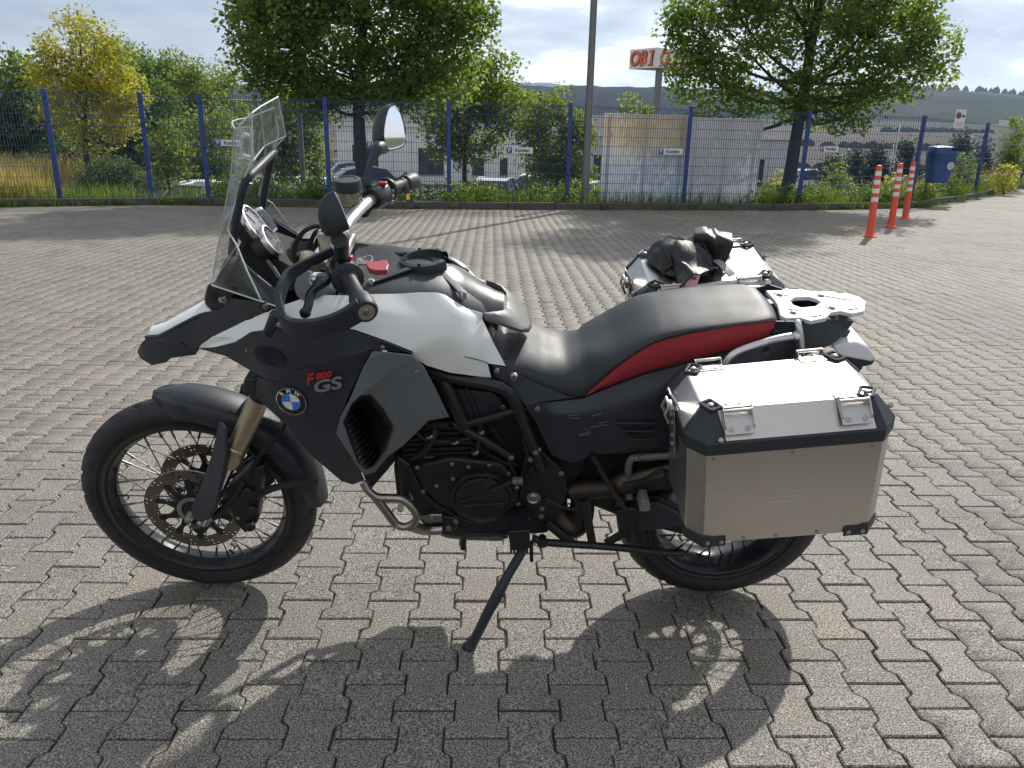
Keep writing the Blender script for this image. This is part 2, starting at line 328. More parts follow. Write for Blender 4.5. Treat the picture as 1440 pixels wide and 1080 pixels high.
# ------------------------------------------------------------ pavement of double-T concrete stones
PX0, PY0, PW, PL = .1177, 1.973, .139, .2
def paver_mat():
    m = bpy.data.materials.new('paving_concrete'); m.use_nodes = True; n, l = nodes_of(m); b = n['Principled BSDF']
    geo = n.new('ShaderNodeNewGeometry'); P = geo.outputs['Position']
    def ns(sc, det=4, rough=.5):
        x = n.new('ShaderNodeTexNoise'); x.inputs['Scale'].default_value = sc; x.inputs['Detail'].default_value = det; x.inputs['Roughness'].default_value = rough; l.new(P, x.inputs['Vector']); return x.outputs['Fac']
    def ramp(f, *st):
        r = n.new('ShaderNodeValToRGB'); e = r.color_ramp.elements
        while len(e) < len(st): e.new(.5)
        for k, (p, c) in enumerate(st): e[k].position = p; e[k].color = (*c, 1)
        l.new(f, r.inputs[0]); return r.outputs[0]
    def mix(f, a, c, mode='MIX'):
        x = n.new('ShaderNodeMix'); x.data_type = 'RGBA'; x.blend_type = mode
        for i, v in ((0, f), (6, a), (7, c)):
            if isinstance(v, (int, float)): x.inputs[i].default_value = v
            elif isinstance(v, tuple): x.inputs[i].default_value = (*v, 1)
            else: l.new(v, x.inputs[i])
        return x.outputs[2]
    at = n.new('ShaderNodeAttribute'); at.attribute_name = 'tone'; oi = n.new('ShaderNodeObjectInfo')
    ad = n.new('ShaderNodeMath'); ad.operation = 'ADD'; l.new(at.outputs['Fac'], ad.inputs[0]); l.new(oi.outputs['Random'], ad.inputs[1])
    fr = n.new('ShaderNodeMath'); fr.operation = 'FRACT'; l.new(ad.outputs[0], fr.inputs[0])
    base = ramp(fr.outputs[0], (0, (.190, .176, .154)), (.3, (.220, .201, .176)), (.62, (.230, .215, .193)), (.86, (.200, .194, .168)), (1., (.238, .21, .183)))
    patch = ramp(ns(.55, 6, .6), (.3, (.80, .82, .84)), (.5, (1, 1, 1)), (.72, (1.12, 1.08, 1.02)))
    c = mix(1., base, patch, 'MULTIPLY')
    grain = ramp(ns(215, 2), (.39, (.22, .22, .23)), (.5, (1.0, .99, .97)), (.61, (2.0, 1.95, 1.83)))
    c = mix(.85, c, grain, 'MULTIPLY')
    v = n.new('ShaderNodeTexVoronoi'); v.inputs['Scale'].default_value = 85; l.new(P, v.inputs['Vector'])
    lt = n.new('ShaderNodeMath'); lt.operation = 'LESS_THAN'; lt.inputs[1].default_value = .26; l.new(v.outputs['Distance'], lt.inputs[0])
    vs = n.new('ShaderNodeSeparateColor'); l.new(v.outputs['Color'], vs.inputs[0]); gt = n.new('ShaderNodeMath'); gt.operation = 'GREATER_THAN'; gt.inputs[1].default_value = .86; l.new(vs.outputs[0], gt.inputs[0])
    pm = n.new('ShaderNodeMath'); pm.operation = 'MULTIPLY'; l.new(lt.outputs[0], pm.inputs[0]); l.new(gt.outputs[0], pm.inputs[1])
    c = mix(pm.outputs[0], c, ramp(vs.outputs[1], (0, (.52, .48, .42)), (.6, (.5, .38, .26)), (1, (.6, .58, .55))))
    spot = ramp(ns(5.5, 5, .55), (.66, (1, 1, 1)), (.74, (.62, .60, .58))); c = mix(.7, c, spot, 'MULTIPLY')
    stain = ramp(ns(1.7, 8, .65), (.54, (1, 1, 1)), (.72, (.66, .64, .62)))
    c = mix(.8, c, stain, 'MULTIPLY')
    l.new(c, b.inputs['Base Color']); b.inputs['Roughness'].default_value = .72; b.inputs['Specular IOR Level'].default_value = .35
    bp = n.new('ShaderNodeBump'); bp.inputs['Strength'].default_value = .55; bp.inputs['Distance'].default_value = .0012; l.new(ns(230, 3), bp.inputs['Height']); l.new(bp.outputs[0], b.inputs['Normal'])
    return m
M['paver'] = paver_mat()
M['joint'] = pbr('joint_sand', (.05, .044, .034), .95, noise_amt=.4, noise_scale=6, coord='Object', stain=(1.2, (.042, .048, .02), .7), bump=.6, bump_scale=90)
def stone_outline(g):
    h = PW/2; d = .0118; e = PL/2
    half = [(-e, d), (-e+.036, d), (-e+.043, d-.002), (-e+.058, -d+.002), (-e+.065, -d), (e-.065, -d), (e-.058, -d+.002), (e-.043, d-.002), (e-.036, d), (e, d)]
    right = [(h+x-g, max(-e+g, min(e-g, y))) for y, x in half]; left = [(-x, y) for x, y in reversed(right)]
    return right+left
o_top, o_mid, o_bot = stone_outline(.0064), stone_outline(.0026), stone_outline(.0026)
NS = len(o_top)
SV = [(x, y, 0.) for x, y in o_top]+[(x, y, -.0035) for x, y in o_mid]+[(x, y, -.02) for x, y in o_bot]
SF = [tuple(range(NS))]+[(i, i+NS, (i+1) % NS+NS, (i+1) % NS) for i in range(NS)]+[(i+NS, i+2*NS, (i+1) % NS+2*NS, (i+1) % NS+NS) for i in range(NS)]
SV = np.array(SV)
KX = np.array([-30, -14, -9.2, -6.46, -1.9, .75, 6.5, 8.4, 10.4, 13.5, 20.2, 28, 60]); KY = np.array([10.2, 13.4, 15.05, 16.13, 16.15, 16.45, 17.4, 18.07, 18.95, 22.1, 29.6, 38, 74])
def kerb_y(x): return float(np.interp(x, KX, KY))          # south face of the kerb
spots = []
for i in range(-170, 240):
    x = PX0+PW*i
    for k in range(-12, 300):
        if (i+k) % 2: continue
        y = PY0+.1*k
        if y < .95 or y > kerb_y(x)+.05: continue
        # the part of the car park that the photograph, or a step to its side, can show
        if x < -2.4-.92*y or x > 2.4+.92*y: continue
        spots.append((x, y))
spots.sort(key=lambda p: (p[0]**2+(p[1]-.3)**2)+(0 if (abs(p[0]-.0) < .69*p[1]+.1 and p[1] > 1.42) else 1e4))
pav = mk('pavement', [*[(x, -4, -.009) for x in (-30, -14, -9.2, -6.46, -1.9, .75, 6.5, 8.4, 10.4, 13.5, 20.2, 28, 40)], *[(x, kerb_y(x)+.06, -.009) for x in (-30, -14, -9.2, -6.46, -1.9, .75, 6.5, 8.4, 10.4, 13.5, 20.2, 28, 40)]], [(i, i+1, i+14, i+13) for i in range(12)], M['joint'], smooth=0)
tag(pav, kind='structure')
sm = bpy.data.meshes.new('paving_stone'); sm.from_pydata(SV.tolist(), [], SF); sm.materials.append(M['paver'])
def jit(): return RNG.normal(0, .0011), RNG.normal(0, .0011), RNG.normal(0, .0011), RNG.normal(0, .008)
for x, y in spots[:300]:
    a, b, c, w = jit(); o = bpy.data.objects.new('paving_stone', sm); COL.objects.link(o); o.parent = pav; o.location = (x+a, y+b, c)
    o.rotation_euler = (RNG.normal(0, .005), RNG.normal(0, .005), w)
rest = np.array(spots[300:]); nr = len(rest)
J = np.array([jit() for _ in range(nr)])
VV = np.empty((nr, 3*NS, 3)); cw, sw = np.cos(J[:, 3])[:, None], np.sin(J[:, 3])[:, None]
VV[:, :, 0] = (rest[:, :1]+J[:, :1])+cw*SV[:, 0]-sw*SV[:, 1]; VV[:, :, 1] = (rest[:, 1:]+J[:, 1:2])+sw*SV[:, 0]+cw*SV[:, 1]; VV[:, :, 2] = SV[:, 2]+J[:, 2:3]
far = np.hypot(rest[:, 0], rest[:, 1]) > 7.0
def np_mesh(name, V, polys, mat, parent=None, attr=None):
    """V (n,3); polys list of int arrays (m,k)"""
    me = bpy.data.meshes.new(name); V = np.asarray(V, np.float32).reshape(-1, 3); me.vertices.add(len(V)); me.vertices.foreach_set('co', V.ravel())
    idx = np.concatenate([p.ravel() for p in polys]); tot = np.concatenate([np.full(len(p), p.shape[1]) for p in polys]); st = np.concatenate([[0], np.cumsum(tot)[:-1]])
    me.loops.add(len(idx)); me.loops.foreach_set('vertex_index', idx.astype(np.int32)); me.polygons.add(len(tot))
    me.polygons.foreach_set('loop_start', st.astype(np.int32)); me.polygons.foreach_set('loop_total', tot.astype(np.int32))
    if attr is not None:
        at = me.attributes.new('tone', 'FLOAT', 'POINT'); at.data.foreach_set('value', np.asarray(attr, np.float32))
    me.update(calc_edges=True); me.validate(); return link(name, me, mat, parent)
offs = (np.arange(nr)*3*NS)[:, None, None]
top = (np.arange(NS)[None, None, :]+offs).reshape(-1, NS)
q1 = (np.array([f for f in SF[1:1+NS]])[None]+offs).reshape(-1, 4)
q2 = (np.array([f for f in SF[1+NS:]])[None]+offs)[~far].reshape(-1, 4)
tone = np.repeat(RNG.random(nr), 3*NS)
st_ = np_mesh('paving_stones', VV.reshape(-1, 3), [top, q1, q2], M['paver'], pav, tone); tag(st_, kind='stuff')
# ------------------------------------------------------------ terrain, hills
def smooth(a, b, x):
    t = np.clip((x-a)/(b-a), 0, 1); return t*t*(3-2*t)
def terr(x, y):
    x = np.asarray(x, float); y = np.asarray(y, float); ky = np.interp(x, KX, KY)
    z = np.where(y < ky+.10, -.03, .10)
    d = smooth(1.0, 6.5, y-ky)*smooth(-11.5, -9.3, x); z = z-1.62*d
    z = z-9*smooth(45, 200, y)+(38+9)*np.clip((y-380)/820, 0, 1.0)**1.15
    return z+np.where(y > 60, .6*np.sin(x*.02+y*.013), 0)
yy = np.concatenate([np.linspace(-12, 12, 9), np.linspace(12.5, 34, 87), np.geomspace(35, 1500, 46)])
rows = []
for y in yy:
    w = max(30, 1.15*abs(y)+22); xx = np.concatenate([np.linspace(-w, w, 121)]) if y < 40 else np.linspace(-w, w, 121)
    rows.append([(x, y, float(terr(x, y))) for x in xx])
def ground_mat():
    m = bpy.data.materials.new('ground_cover'); m.use_nodes = True; n, l = nodes_of(m); b = n['Principled BSDF']; b.inputs['Roughness'].default_value = .95; b.inputs['Specular IOR Level'].default_value = .1
    g = n.new('ShaderNodeNewGeometry'); sp = n.new('ShaderNodeSeparateXYZ'); l.new(g.outputs['Position'], sp.inputs[0])
    def ns(sc, det=6, vec=None):
        x = n.new('ShaderNodeTexNoise'); x.inputs['Scale'].default_value = sc; x.inputs['Detail'].default_value = det; l.new(vec or g.outputs['Position'], x.inputs['Vector']); return x.outputs['Fac']
    def ramp(f, *st, interp='LINEAR'):
        r = n.new('ShaderNodeValToRGB'); r.color_ramp.interpolation = interp; e = r.color_ramp.elements
        while len(e) < len(st): e.new(.5)
        for k, (p, c) in enumerate(st): e[k].position = p; e[k].color = (*c, 1)
        l.new(f, r.inputs[0]); return r.outputs[0]
    def mix(f, a, c):
        x = n.new('ShaderNodeMix'); x.data_type = 'RGBA'; l.new(f, x.inputs[0]); l.new(a, x.inputs[6]); l.new(c, x.inputs[7]); return x.outputs[2]
    near = ramp(ns(1.4), (.35, (.035, .055, .018)), (.5, (.07, .075, .028)), (.68, (.13, .105, .05)))
    mp = n.new('ShaderNodeMapping'); mp.inputs['Scale'].default_value = (.0016, .0052, 0); l.new(g.outputs['Position'], mp.inputs[0])
    v = n.new('ShaderNodeTexVoronoi'); v.inputs['Scale'].default_value = 1.; l.new(mp.outputs[0], v.inputs['Vector']); vs = n.new('ShaderNodeSeparateColor'); l.new(v.outputs['Color'], vs.inputs[0])
    fieldc = ramp(vs.outputs[0], (0, (.085, .068, .056)), (.38, (.10, .08, .064)), (.62, (.09, .074, .062)), (.74, (.04, .065, .028)), (.86, (.12, .10, .06)), (1, (.045, .06, .03)), interp='CONSTANT')
    f2 = ramp(ns(.012, 8), (.3, (.8, .8, .8)), (.7, (1.15, 1.15, 1.15)))
    mm = n.new('ShaderNodeMix'); mm.data_type = 'RGBA'; mm.blend_type = 'MULTIPLY'; mm.inputs[0].default_value = 1; l.new(fieldc, mm.inputs[6]); l.new(f2, mm.inputs[7])
    mr = n.new('ShaderNodeMapRange'); mr.inputs[1].default_value = 120; mr.inputs[2].default_value = 260; l.new(sp.outputs['Y'], mr.inputs[0])
    l.new(mix(mr.outputs[0], near, mm.outputs[2]), b.inputs['Base Color']); return m
V, F = g_grid(rows); gr = mk('ground', V, F, ground_mat(), smooth=60); tag(gr, kind='structure')
yard = mk('lower_yard', [(x, y, float(terr(x, y))+.012) for y in (24.0, 32, 42, 62) for x in (-14, -4, 4, 12, 24)], [(r*5+k, r*5+k+1, r*5+k+6, r*5+k+5) for r in range(3) for k in range(4)], pbr('yard_asphalt', (.12, .12, .118), .9, noise_amt=.3, noise_scale=3), smooth=0); tag(yard, kind='structure')
def hill_mat(name, c0, c1, c2, sc):
    m = bpy.data.materials.new(name); m.use_nodes = True; n, l = nodes_of(m); b = n['Principled BSDF']; b.inputs['Roughness'].default_value = 1; b.inputs['Specular IOR Level'].default_value = 0
    g = n.new('ShaderNodeNewGeometry'); x = n.new('ShaderNodeTexNoise'); x.inputs['Scale'].default_value = sc; x.inputs['Detail'].default_value = 8; x.inputs['Roughness'].default_value = .6; l.new(g.outputs['Position'], x.inputs['Vector'])
    r = n.new('ShaderNodeValToRGB'); e = r.color_ramp.elements; e.new(.5)
    for k, (p, c) in enumerate(((.4, c0), (.56, c1), (.66, c2))): e[k].position = p; e[k].color = (*c, 1)
    l.new(x.outputs['Fac'], r.inputs[0]); l.new(r.outputs[0], b.inputs['Base Color']); return m
def ridge(name, y0, y1, y2, h, xs, mat, rough):
    rows = []
    for y, f in ((y0, .0), (y0*.7+y1*.3, .42), (y0*.35+y1*.65, .78), (y1, 1.), (y2, .5)):
        rows.append([(x*(y/y1), y, 30*(1-f)+h(x)*f+rough*f*noise.noise(Vector((x*.02, y*.01, 3)))+rough*.45*f*noise.noise(Vector((x*.09, y*.05, 7)))) for x in xs])
    V, F = g_grid(rows); o = mk(name, V, F, mat, smooth=60); tag(o, kind='structure'); return o
ridge('forest_hill', 1250, 2300, 3000, lambda x: 134+7*math.sin(x*.0031+.5)+5*math.sin(x*.0011), np.linspace(-3200, 3200, 260), hill_mat('forest_hill_cover', (.006, .0105, .008), (.008, .0135, .0095), (.014, .018, .0115), .006), 7)  # greens darkened: the backlit canopy's own shade is put into the colour
ridge('mountain', 4200, 6200, 8000, lambda x: 318+70*math.exp(-((x-330)/520)**2)+60*math.exp(-((x+3300)/900)**2)+18*math.sin(x*.0017)-40*smooth(900, 1800, x), np.linspace(-8000, 8000, 200), hill_mat('mountain_cover', (.012, .02, .014), (.02, .026, .016), (.04, .042, .026), .0016), 18)
ridge('field_hill', 1150, 1850, 2500, lambda x: 92+30*math.exp(-((x-1080)/420)**2)-95*smooth(700, 250, x)+4*math.sin(x*.009), np.linspace(100, 3000, 170), hill_mat('field_hill_cover', (.035, .045, .03), (.06, .064, .045), (.12, .10, .08), .0045), 5)

# ------------------------------------------------------------ kerb
kb = mk('kerb', [(float(x), kerb_y(x)+.02, -.02) for x in KX[1:-1]]+[(float(x), kerb_y(x)+.14, -.02) for x in KX[1:-1]], [(i, i+1, i+len(KX)-1, i+len(KX)-2) for i in range(len(KX)-3)], M['joint'], smooth=0); tag(kb, kind='structure')
km = bpy.data.meshes.new('kerb_stone'); tmp = mk('kerb_stone', *g_box((0, .075, .04), .992, .15, .2), M['kerb'], bevel=.012); km = tmp.data; bpy.data.objects.remove(tmp)
dens = np.linspace(-21, 27, 4800); dy = np.array([kerb_y(x) for x in dens]); al = np.concatenate([[0], np.cumsum(np.hypot(np.diff(dens), np.diff(dy)))])
for s_ in np.arange(.5, al[-1]-.5, 1.0):
    x, y = np.interp(s_, al, dens), np.interp(s_, al, dy); x2, y2 = np.interp(s_+.3, al, dens), np.interp(s_+.3, al, dy); x1, y1 = np.interp(s_-.3, al, dens), np.interp(s_-.3, al, dy)
    o = bpy.data.objects.new('kerb_stone', km); COL.objects.link(o); o.parent = kb; o.location = (x, y, RNG.normal(0, .004)); o.rotation_euler = (RNG.normal(0, .01), 0, math.atan2(y2-y1, x2-x1)+RNG.normal(0, .004))
    b = o.modifiers.new('bevel', 'BEVEL'); b.width = .012; b.segments = 2
# painted parking lines, worn
def line_mat():
    m = bpy.data.materials.new('worn_yellow_paint'); m.use_nodes = True; n, l = nodes_of(m); b = n['Principled BSDF']; b.inputs['Base Color'].default_value = (.42, .32, .05, 1); b.inputs['Roughness'].default_value = .7
    g = n.new('ShaderNodeNewGeometry'); x = n.new('ShaderNodeTexNoise'); x.inputs['Scale'].default_value = 9; x.inputs['Detail'].default_value = 6; l.new(g.outputs['Position'], x.inputs['Vector'])
    r = n.new('ShaderNodeValToRGB'); r.color_ramp.elements[0].position = .44; r.color_ramp.elements[1].position = .58; l.new(x.outputs['Fac'], r.inputs[0]); l.new(r.outputs[0], b.inputs['Alpha']); return m
LM = line_mat()
for a, b in (((884, 329), (1004, 301)), ((1172, 331), (1216, 315)), ((120, 316), (330, 300))):
    p, q = ground(*a, .006), ground(*b, .006); d = nrm(q-p); t = np.array((-d[1], d[0], 0))*.045
    o = mk('parking_line', [p-t, p+t, q+t, q-t], [(0, 1, 2, 3)], LM, smooth=0); tag(o, kind='structure')

# ------------------------------------------------------------ fence
FO = .42
posts = [(-50, 128, 285), (68, 130, 85), (200, 143, 213), (287, 147, 294), (461, 148, 464), (631, 155, 632), (798, 155, 797), (969, 155, 961), (1141, 155, 1123), (1307, 147, 1280), (1388, 150, 1371), (1452, 168, 1434)]
bases = []
for px_t, py_t, px_b in posts:
    if px_t < 0: continue
    # walk along the fence line until the pixel column matches
    best = None
    for x in np.linspace(-13, 26, 2400):
        y = kerb_y(x)+FO; u, v = x, y
        d = np.array((x, y, .12-CAM_H)); zc = d@_fw; pxx = 720+F_PX*(d@_ix)/zc
        if best is None or abs(pxx-px_b) < best[0]: best = (abs(pxx-px_b), x, y)
    bases.append((best[1], best[2]))
for _ in range(4): bases = [(bases[0][0]-2.6, kerb_y(bases[0][0]-2.6)+FO)]+bases
FH = 2.02
fence = empty('fence', (bases[5][0], bases[5][1], .08)); FL = np.array(fence.location)
tag(fence, 'blue double wire mesh fence on blue posts behind the kerb', 'fence')
for (x, y) in bases:
    mb = MB(); mb.add(*g_box(np.array((x, y, .06+FH/2))-FL, .085, .062, FH+.08)); mb.add(*g_box(np.array((x, y, .105+FH))-FL, .096, .072, .02))
    for k in range(5): mb.add(*g_box(np.array((x, y-.04, .3+.42*k))-FL, .06, .03, .05))
    mb.build('post', M['bluepaint'], fence, 30, .004)
for (xa, ya), (xb, yb) in zip(bases[:-1], bases[1:]):
    L = math.hypot(xb-xa, yb-ya); d = np.array(((xb-xa)/L, (yb-ya)/L, 0)); nn_ = np.array((d[1], -d[0], 0)); mb = MB(); A0 = np.array((xa, ya, 0.))-FL+nn_*.02
    n = int((L-.08)/.052) if L < 3.4 else 44
    for k in range(n+1):
        c = A0+d*(.04+(L-.08)*k/n); mb.add(*g_box(c+np.array((0, 0, .12+.97+.03)), .0068, .0068, 1.97, (d, nn_, np.array((0, 0, 1.)))))
    for k in range(11):
        z = .14+.192*k
        for e in (-.008, .008): mb.add(*g_box(A0+d*L/2+nn_*e+np.array((0, 0, z)), L-.05, .007, .008, (d, nn_, np.array((0, 0, 1.)))))
    mb.build('mesh_panel', M['bluewire'], fence, 0)
def on_fence(px, py, off=.05):
    for it in np.linspace(13, 34, 3000):
        p = wp(px, py, it)
        if p[1] >= np.interp(p[0], [b[0] for b in bases], [b[1] for b in bases])-off: return p
    return p
def fence_dir(x):
    i = max(0, min(len(bases)-2, int(np.searchsorted([b[0] for b in bases], x))-1)); return nrm((bases[i+1][0]-bases[i][0], bases[i+1][1]-bases[i][1], 0))
for (px, py, lab) in ((322, 201, 'white customer parking sign behind the windscreen of the motorcycle'), (535, 204, 'white customer parking sign half hidden by the right mirror'), (731, 211.5, 'white customer parking sign between the two small green trees'), (943, 213, 'white customer parking sign in front of the rusty board'), (1166, 209.5, 'white customer parking sign beside the trunk of the right tree')):
    p = on_fence(px, py); d = fence_dir(p[0]); up = np.array((0, 0, 1.)); nn_ = np.cross(d, up)
    sg = empty('parking_sign', p); tag(sg, lab, 'sign', 'customer parking signs on the fence')
    box('sign_plate', (0, 0, 0), .56, .012, .125, M['signwhite'], sg, (d, -nn_, up), .003)
    mk('blue_square', [d*a+up*b+nn_*.0085 for a, b in ((-.275, -.058), (-.165, -.058), (-.165, .058), (-.275, .058))], [(0, 1, 2, 3)], M['signblue'], sg, 0)
    text('parking_letter', 'P', d*-.22+nn_*.010, d, up, .115, M['signwhite'], sg, .0008, bold=.002)
    text('sign_lettering', 'Kunden', d*.05+nn_*.0085, d, up, .098, M['ink'], sg, .0008, bold=.002)
p = on_fence(1350, 167, .16); d = nrm((1, .22, 0)); up = np.array((0, 0, 1.)); nn_ = np.cross(d, up)
sg = empty('no_parking_sign', p); tag(sg, 'white no parking notice with a round symbol high on the fence', 'sign')
box('sign_plate', (0, 0, 0), .33, .012, .46, M['signwhite'], sg, (d, -nn_, up), .003)
lathe('round_symbol', d*-.06+up*.08+nn_*.007, nn_, [(.0001, .002), (.085, .002), (.085, 0)], M['redprint'], sg, 30); lathe('round_symbol', d*-.06+up*.08+nn_*.0095, nn_, [(.0001, .001), (.066, .001), (.066, 0)], M['signblue'], sg, 30)
box('symbol_bar', d*-.06+up*.08+nn_*.012, .13, .002, .018, M['redprint'], sg, (nrm(d+up), -nn_, nrm(up-d)), 0)
mk('tow_symbol', [d*a+up*b+nn_*.008 for a, b in ((.05, .04), (.14, .04), (.14, .075), (.11, .10), (.07, .10), (.05, .07))], [tuple(range(6))], M['ink'], sg, 0)
for k in range(3): box('print_line', up*(-.10-.04*k)+nn_*.008, .22, .001, .012, M['greyprint'], sg, (d, -nn_, up), 0)
p = on_fence(1411, 172, .16); d = nrm((1, .22, 0)); nn_ = np.cross(d, up)
sg = empty('notice_plate', p); tag(sg, 'small white notice plate on the last fence bay at the right', 'sign'); box('sign_plate', (0, 0, 0), .32, .01, .12, M['signwhite'], sg, (d, -nn_, up), .003)
box('print_line', nn_*.006+up*.02, .24, .001, .014, M['greyprint'], sg, (d, -nn_, up), 0); box('print_line', nn_*.006-up*.02, .2, .001, .014, M['greyprint'], sg, (d, -nn_, up), 0)

# ------------------------------------------------------------ lamp posts
def post(px, dist, r0, r1, h, lab):
    b = wp(px, 283, dist); z0 = float(terr(b[0], b[1])); e = empty('lamp_post', (b[0], b[1], z0)); tag(e, lab, 'lamp post')
    lathe('pole', (0, 0, 0), (0, 0, 1), [(r0*1.0, -.1), (r0, .9), (r0*.93, .95), (r1, h)], M['galv'], e, 20)
    lathe('foot_collar', (0, 0, 0), (0, 0, 1), [(r0*1.9, 0), (r0*1.9, .02), (r0*1.15, .035), (r0*1.1, .08)], M['galv'], e, 20); box('inspection_door', (0, -r0*.97, .5), r0*.9, .012, .28, M['galv'], e, bevel=.003)
    tube('lamp_arm', [(0, 0, h-.05), (0, -.25, h+.2), (0, -.9, h+.28)], r1*.7, M['galv'], e, 10); box('lamp_head', (0, -1.15, h+.28), .22, .6, .09, M['galv'], e, bevel=.03)
post(822, 16.95, .085, .06, 6.5, 'tall galvanised lamp post standing at the kerb in front of the fence boards'); post(428, 20.5, .075, .055, 6.0, 'grey lamp post behind the fence at the left edge of the big tree')

# ------------------------------------------------------------ boards behind the fence
def board_mat(name, top, mid, low):
    m = bpy.data.materials.new(name); m.use_nodes = True; n, l = nodes_of(m); b = n['Principled BSDF']; b.inputs['Roughness'].default_value = .6
    t = n.new('ShaderNodeTexCoord'); sp = n.new('ShaderNodeSeparateXYZ'); l.new(t.outputs['Generated'], sp.inputs[0]); x = n.new('ShaderNodeTexNoise'); x.inputs['Scale'].default_value = 3.4; x.inputs['Detail'].default_value = 9; x.inputs['Roughness'].default_value = .62; l.new(t.outputs['Object'], x.inputs['Vector'])
    ad = n.new('ShaderNodeMath'); ad.operation = 'MULTIPLY_ADD'; ad.inputs[1].default_value = .5; l.new(x.outputs['Fac'], ad.inputs[0]); sb = n.new('ShaderNodeMath'); sb.operation = 'ADD'; sb.inputs[1].default_value = -.25; l.new(sp.outputs['Z'], sb.inputs[0]); l.new(sb.outputs[0], ad.inputs[2])
    r = n.new('ShaderNodeValToRGB'); e = r.color_ramp.elements; e.new(.5); e.new(.5); e.new(.5)
    for k, (p, c) in enumerate(((.1, low), (.42, low), (.6, mid), (.72, top), (1, top))): e[k].position = p; e[k].color = (*c, 1)
    l.new(ad.outputs[0], r.inputs[0]); y = n.new('ShaderNodeTexNoise'); y.inputs['Scale'].default_value = 1.6; y.inputs['Detail'].default_value = 10; y.inputs['Roughness'].default_value = .7; mp = n.new('ShaderNodeMapping'); mp.inputs['Scale'].default_value = (1, 1, .5); l.new(t.outputs['Object'], mp.inputs[0]); l.new(mp.outputs[0], y.inputs['Vector'])
    r2 = n.new('ShaderNodeValToRGB'); r2.color_ramp.elements[0].position = .35; r2.color_ramp.elements[0].color = (.84, .84, .84, 1); r2.color_ramp.elements[1].position = .65; r2.color_ramp.elements[1].color = (1.1, 1.1, 1.1, 1); l.new(y.outputs['Fac'], r2.inputs[0])
    mx = n.new('ShaderNodeMix'); mx.data_type = 'RGBA'; mx.blend_type = 'MULTIPLY'; mx.inputs[0].default_value = 1; l.new(r.outputs[0], mx.inputs[6]); l.new(r2.outputs[0], mx.inputs[7]); l.new(mx.outputs[2], b.inputs['Base Color'])
    tr = n.new('ShaderNodeBsdfTranslucent'); l.new(mx.outputs[2], tr.inputs[0]); ms = n.new('ShaderNodeMixShader'); ms.inputs[0].default_value = .16; l.new(b.outputs[0], ms.inputs[1]); l.new(tr.outputs[0], ms.inputs[2]); l.new(ms.outputs[0], n['Material Output'].inputs[0]); return m
for c4, lab, cols in (((( 850, 160), (970, 163), (962, 283), (843, 280)), 'weathered board stained tan above pale blue behind the fence', ((.86, .69, .46), (.86, .82, .74), (.68, .78, .88))), (((973, 166), (1072, 168), (1062, 283), (964, 284)), 'weathered pale grey board beside the tan and blue board', ((.84, .83, .81), (.82, .82, .82), (.76, .79, .84)))):
    cx_ = [on_fence(q[0], q[1], -.18) for q in c4]; x0, x1 = (cx_[0][0]+cx_[3][0])/2, (cx_[1][0]+cx_[2][0])/2; y0, y1 = kerb_y(x0)+FO+.22, kerb_y(x1)+FO+.22; z1 = (cx_[0][2]+cx_[1][2])/2
    L = math.hypot(x1-x0, y1-y0); d = np.array(((x1-x0)/L, (y1-y0)/L, 0)); e = empty('board', ((x0+x1)/2, (y0+y1)/2, .05)); tag(e, lab, 'board')
    nn_ = np.cross(d, up); mk('board_sheet', [d*-L/2, d*L/2, d*L/2+up*(z1-.05), d*-L/2+up*(z1-.05)], [(0, 1, 2, 3)], board_mat('weathered_board', *cols), e, 0)
    for a_, b_ in ((d*-L/2, d*-L/2+up*(z1-.05)), (d*L/2, d*L/2+up*(z1-.05)), (d*-L/2+up*(z1-.05), d*L/2+up*(z1-.05))): tube('board_edge', [a_, b_], .012, M['signwhite'], e, 8, 1)
    for k in (-.42, 0, .42): box('batten', d*L*k-nn_*.03+up*(z1-.05)/2, .05, .045, z1-.1, M['galv'], e, (d, -nn_, up), .003)

# ------------------------------------------------------------ bollards and bin
bo0 = None
for (px, py, lab) in ((1222.5, 333, 'nearest orange bollard with white bands by the right kerb'), (1252.5, 320, 'middle one of three orange bollards with white bands'), (1272.5, 308, 'farthest orange bollard with white bands beside the fence post')):
    g = ground(px, py)
    if bo0 is None:
        b = empty('bollard', (0, 0, 0)); H = 1.13
        lathe('bollard_body', (0, 0, 0), (0, 0, 1), [(.10, 0), (.10, .018), (.092, .028), (.066, .05), (.060, .12), (.045, H-.03), (.040, H-.008), (.028, H), (.0001, H)], M['orange'], b, 28)
        lathe('bollard_base', (0, 0, 0), (0, 0, 1), [(.112, -.002), (.112, .014), (.100, .022)], M['orange'], b, 28)
        for k in range(4):
            z = .56+.135*k; rr2 = lambda t: .060+(t-.12)*(.045-.060)/(H-.15)+.0016
            lathe('reflective_band', (0, 0, 0), (0, 0, 1), [(rr2(z), z), (rr2(z+.07), z+.07)], M['reflect'], b, 28)
        bo0 = b
    else: b = copy_tree(bo0)
    b.location = g; b.rotation_euler = (RNG.normal(0, .012), RNG.normal(0, .012), 0); tag(b, lab, 'bollard', 'orange bollards by the right kerb')
g = wp(1316, 257, 19.9); e = empty('litter_bin', (g[0]+.02, g[1], g[2])); tag(e, 'blue plastic litter bin with open hood on the right fence post', 'litter bin')
M['binblue'] = pbr('bin_blue_plastic', (.03, .085, .26), .42, noise_amt=.12, noise_scale=6)
def sq(c, a, b, z, e=3.2, n=28): return [(c+a*math.copysign(abs(math.cos(t))**(2/e), math.cos(t)), b*math.copysign(abs(math.sin(t))**(2/e), math.sin(t)), z) for t in np.linspace(0, 2*math.pi, n, endpoint=False)]
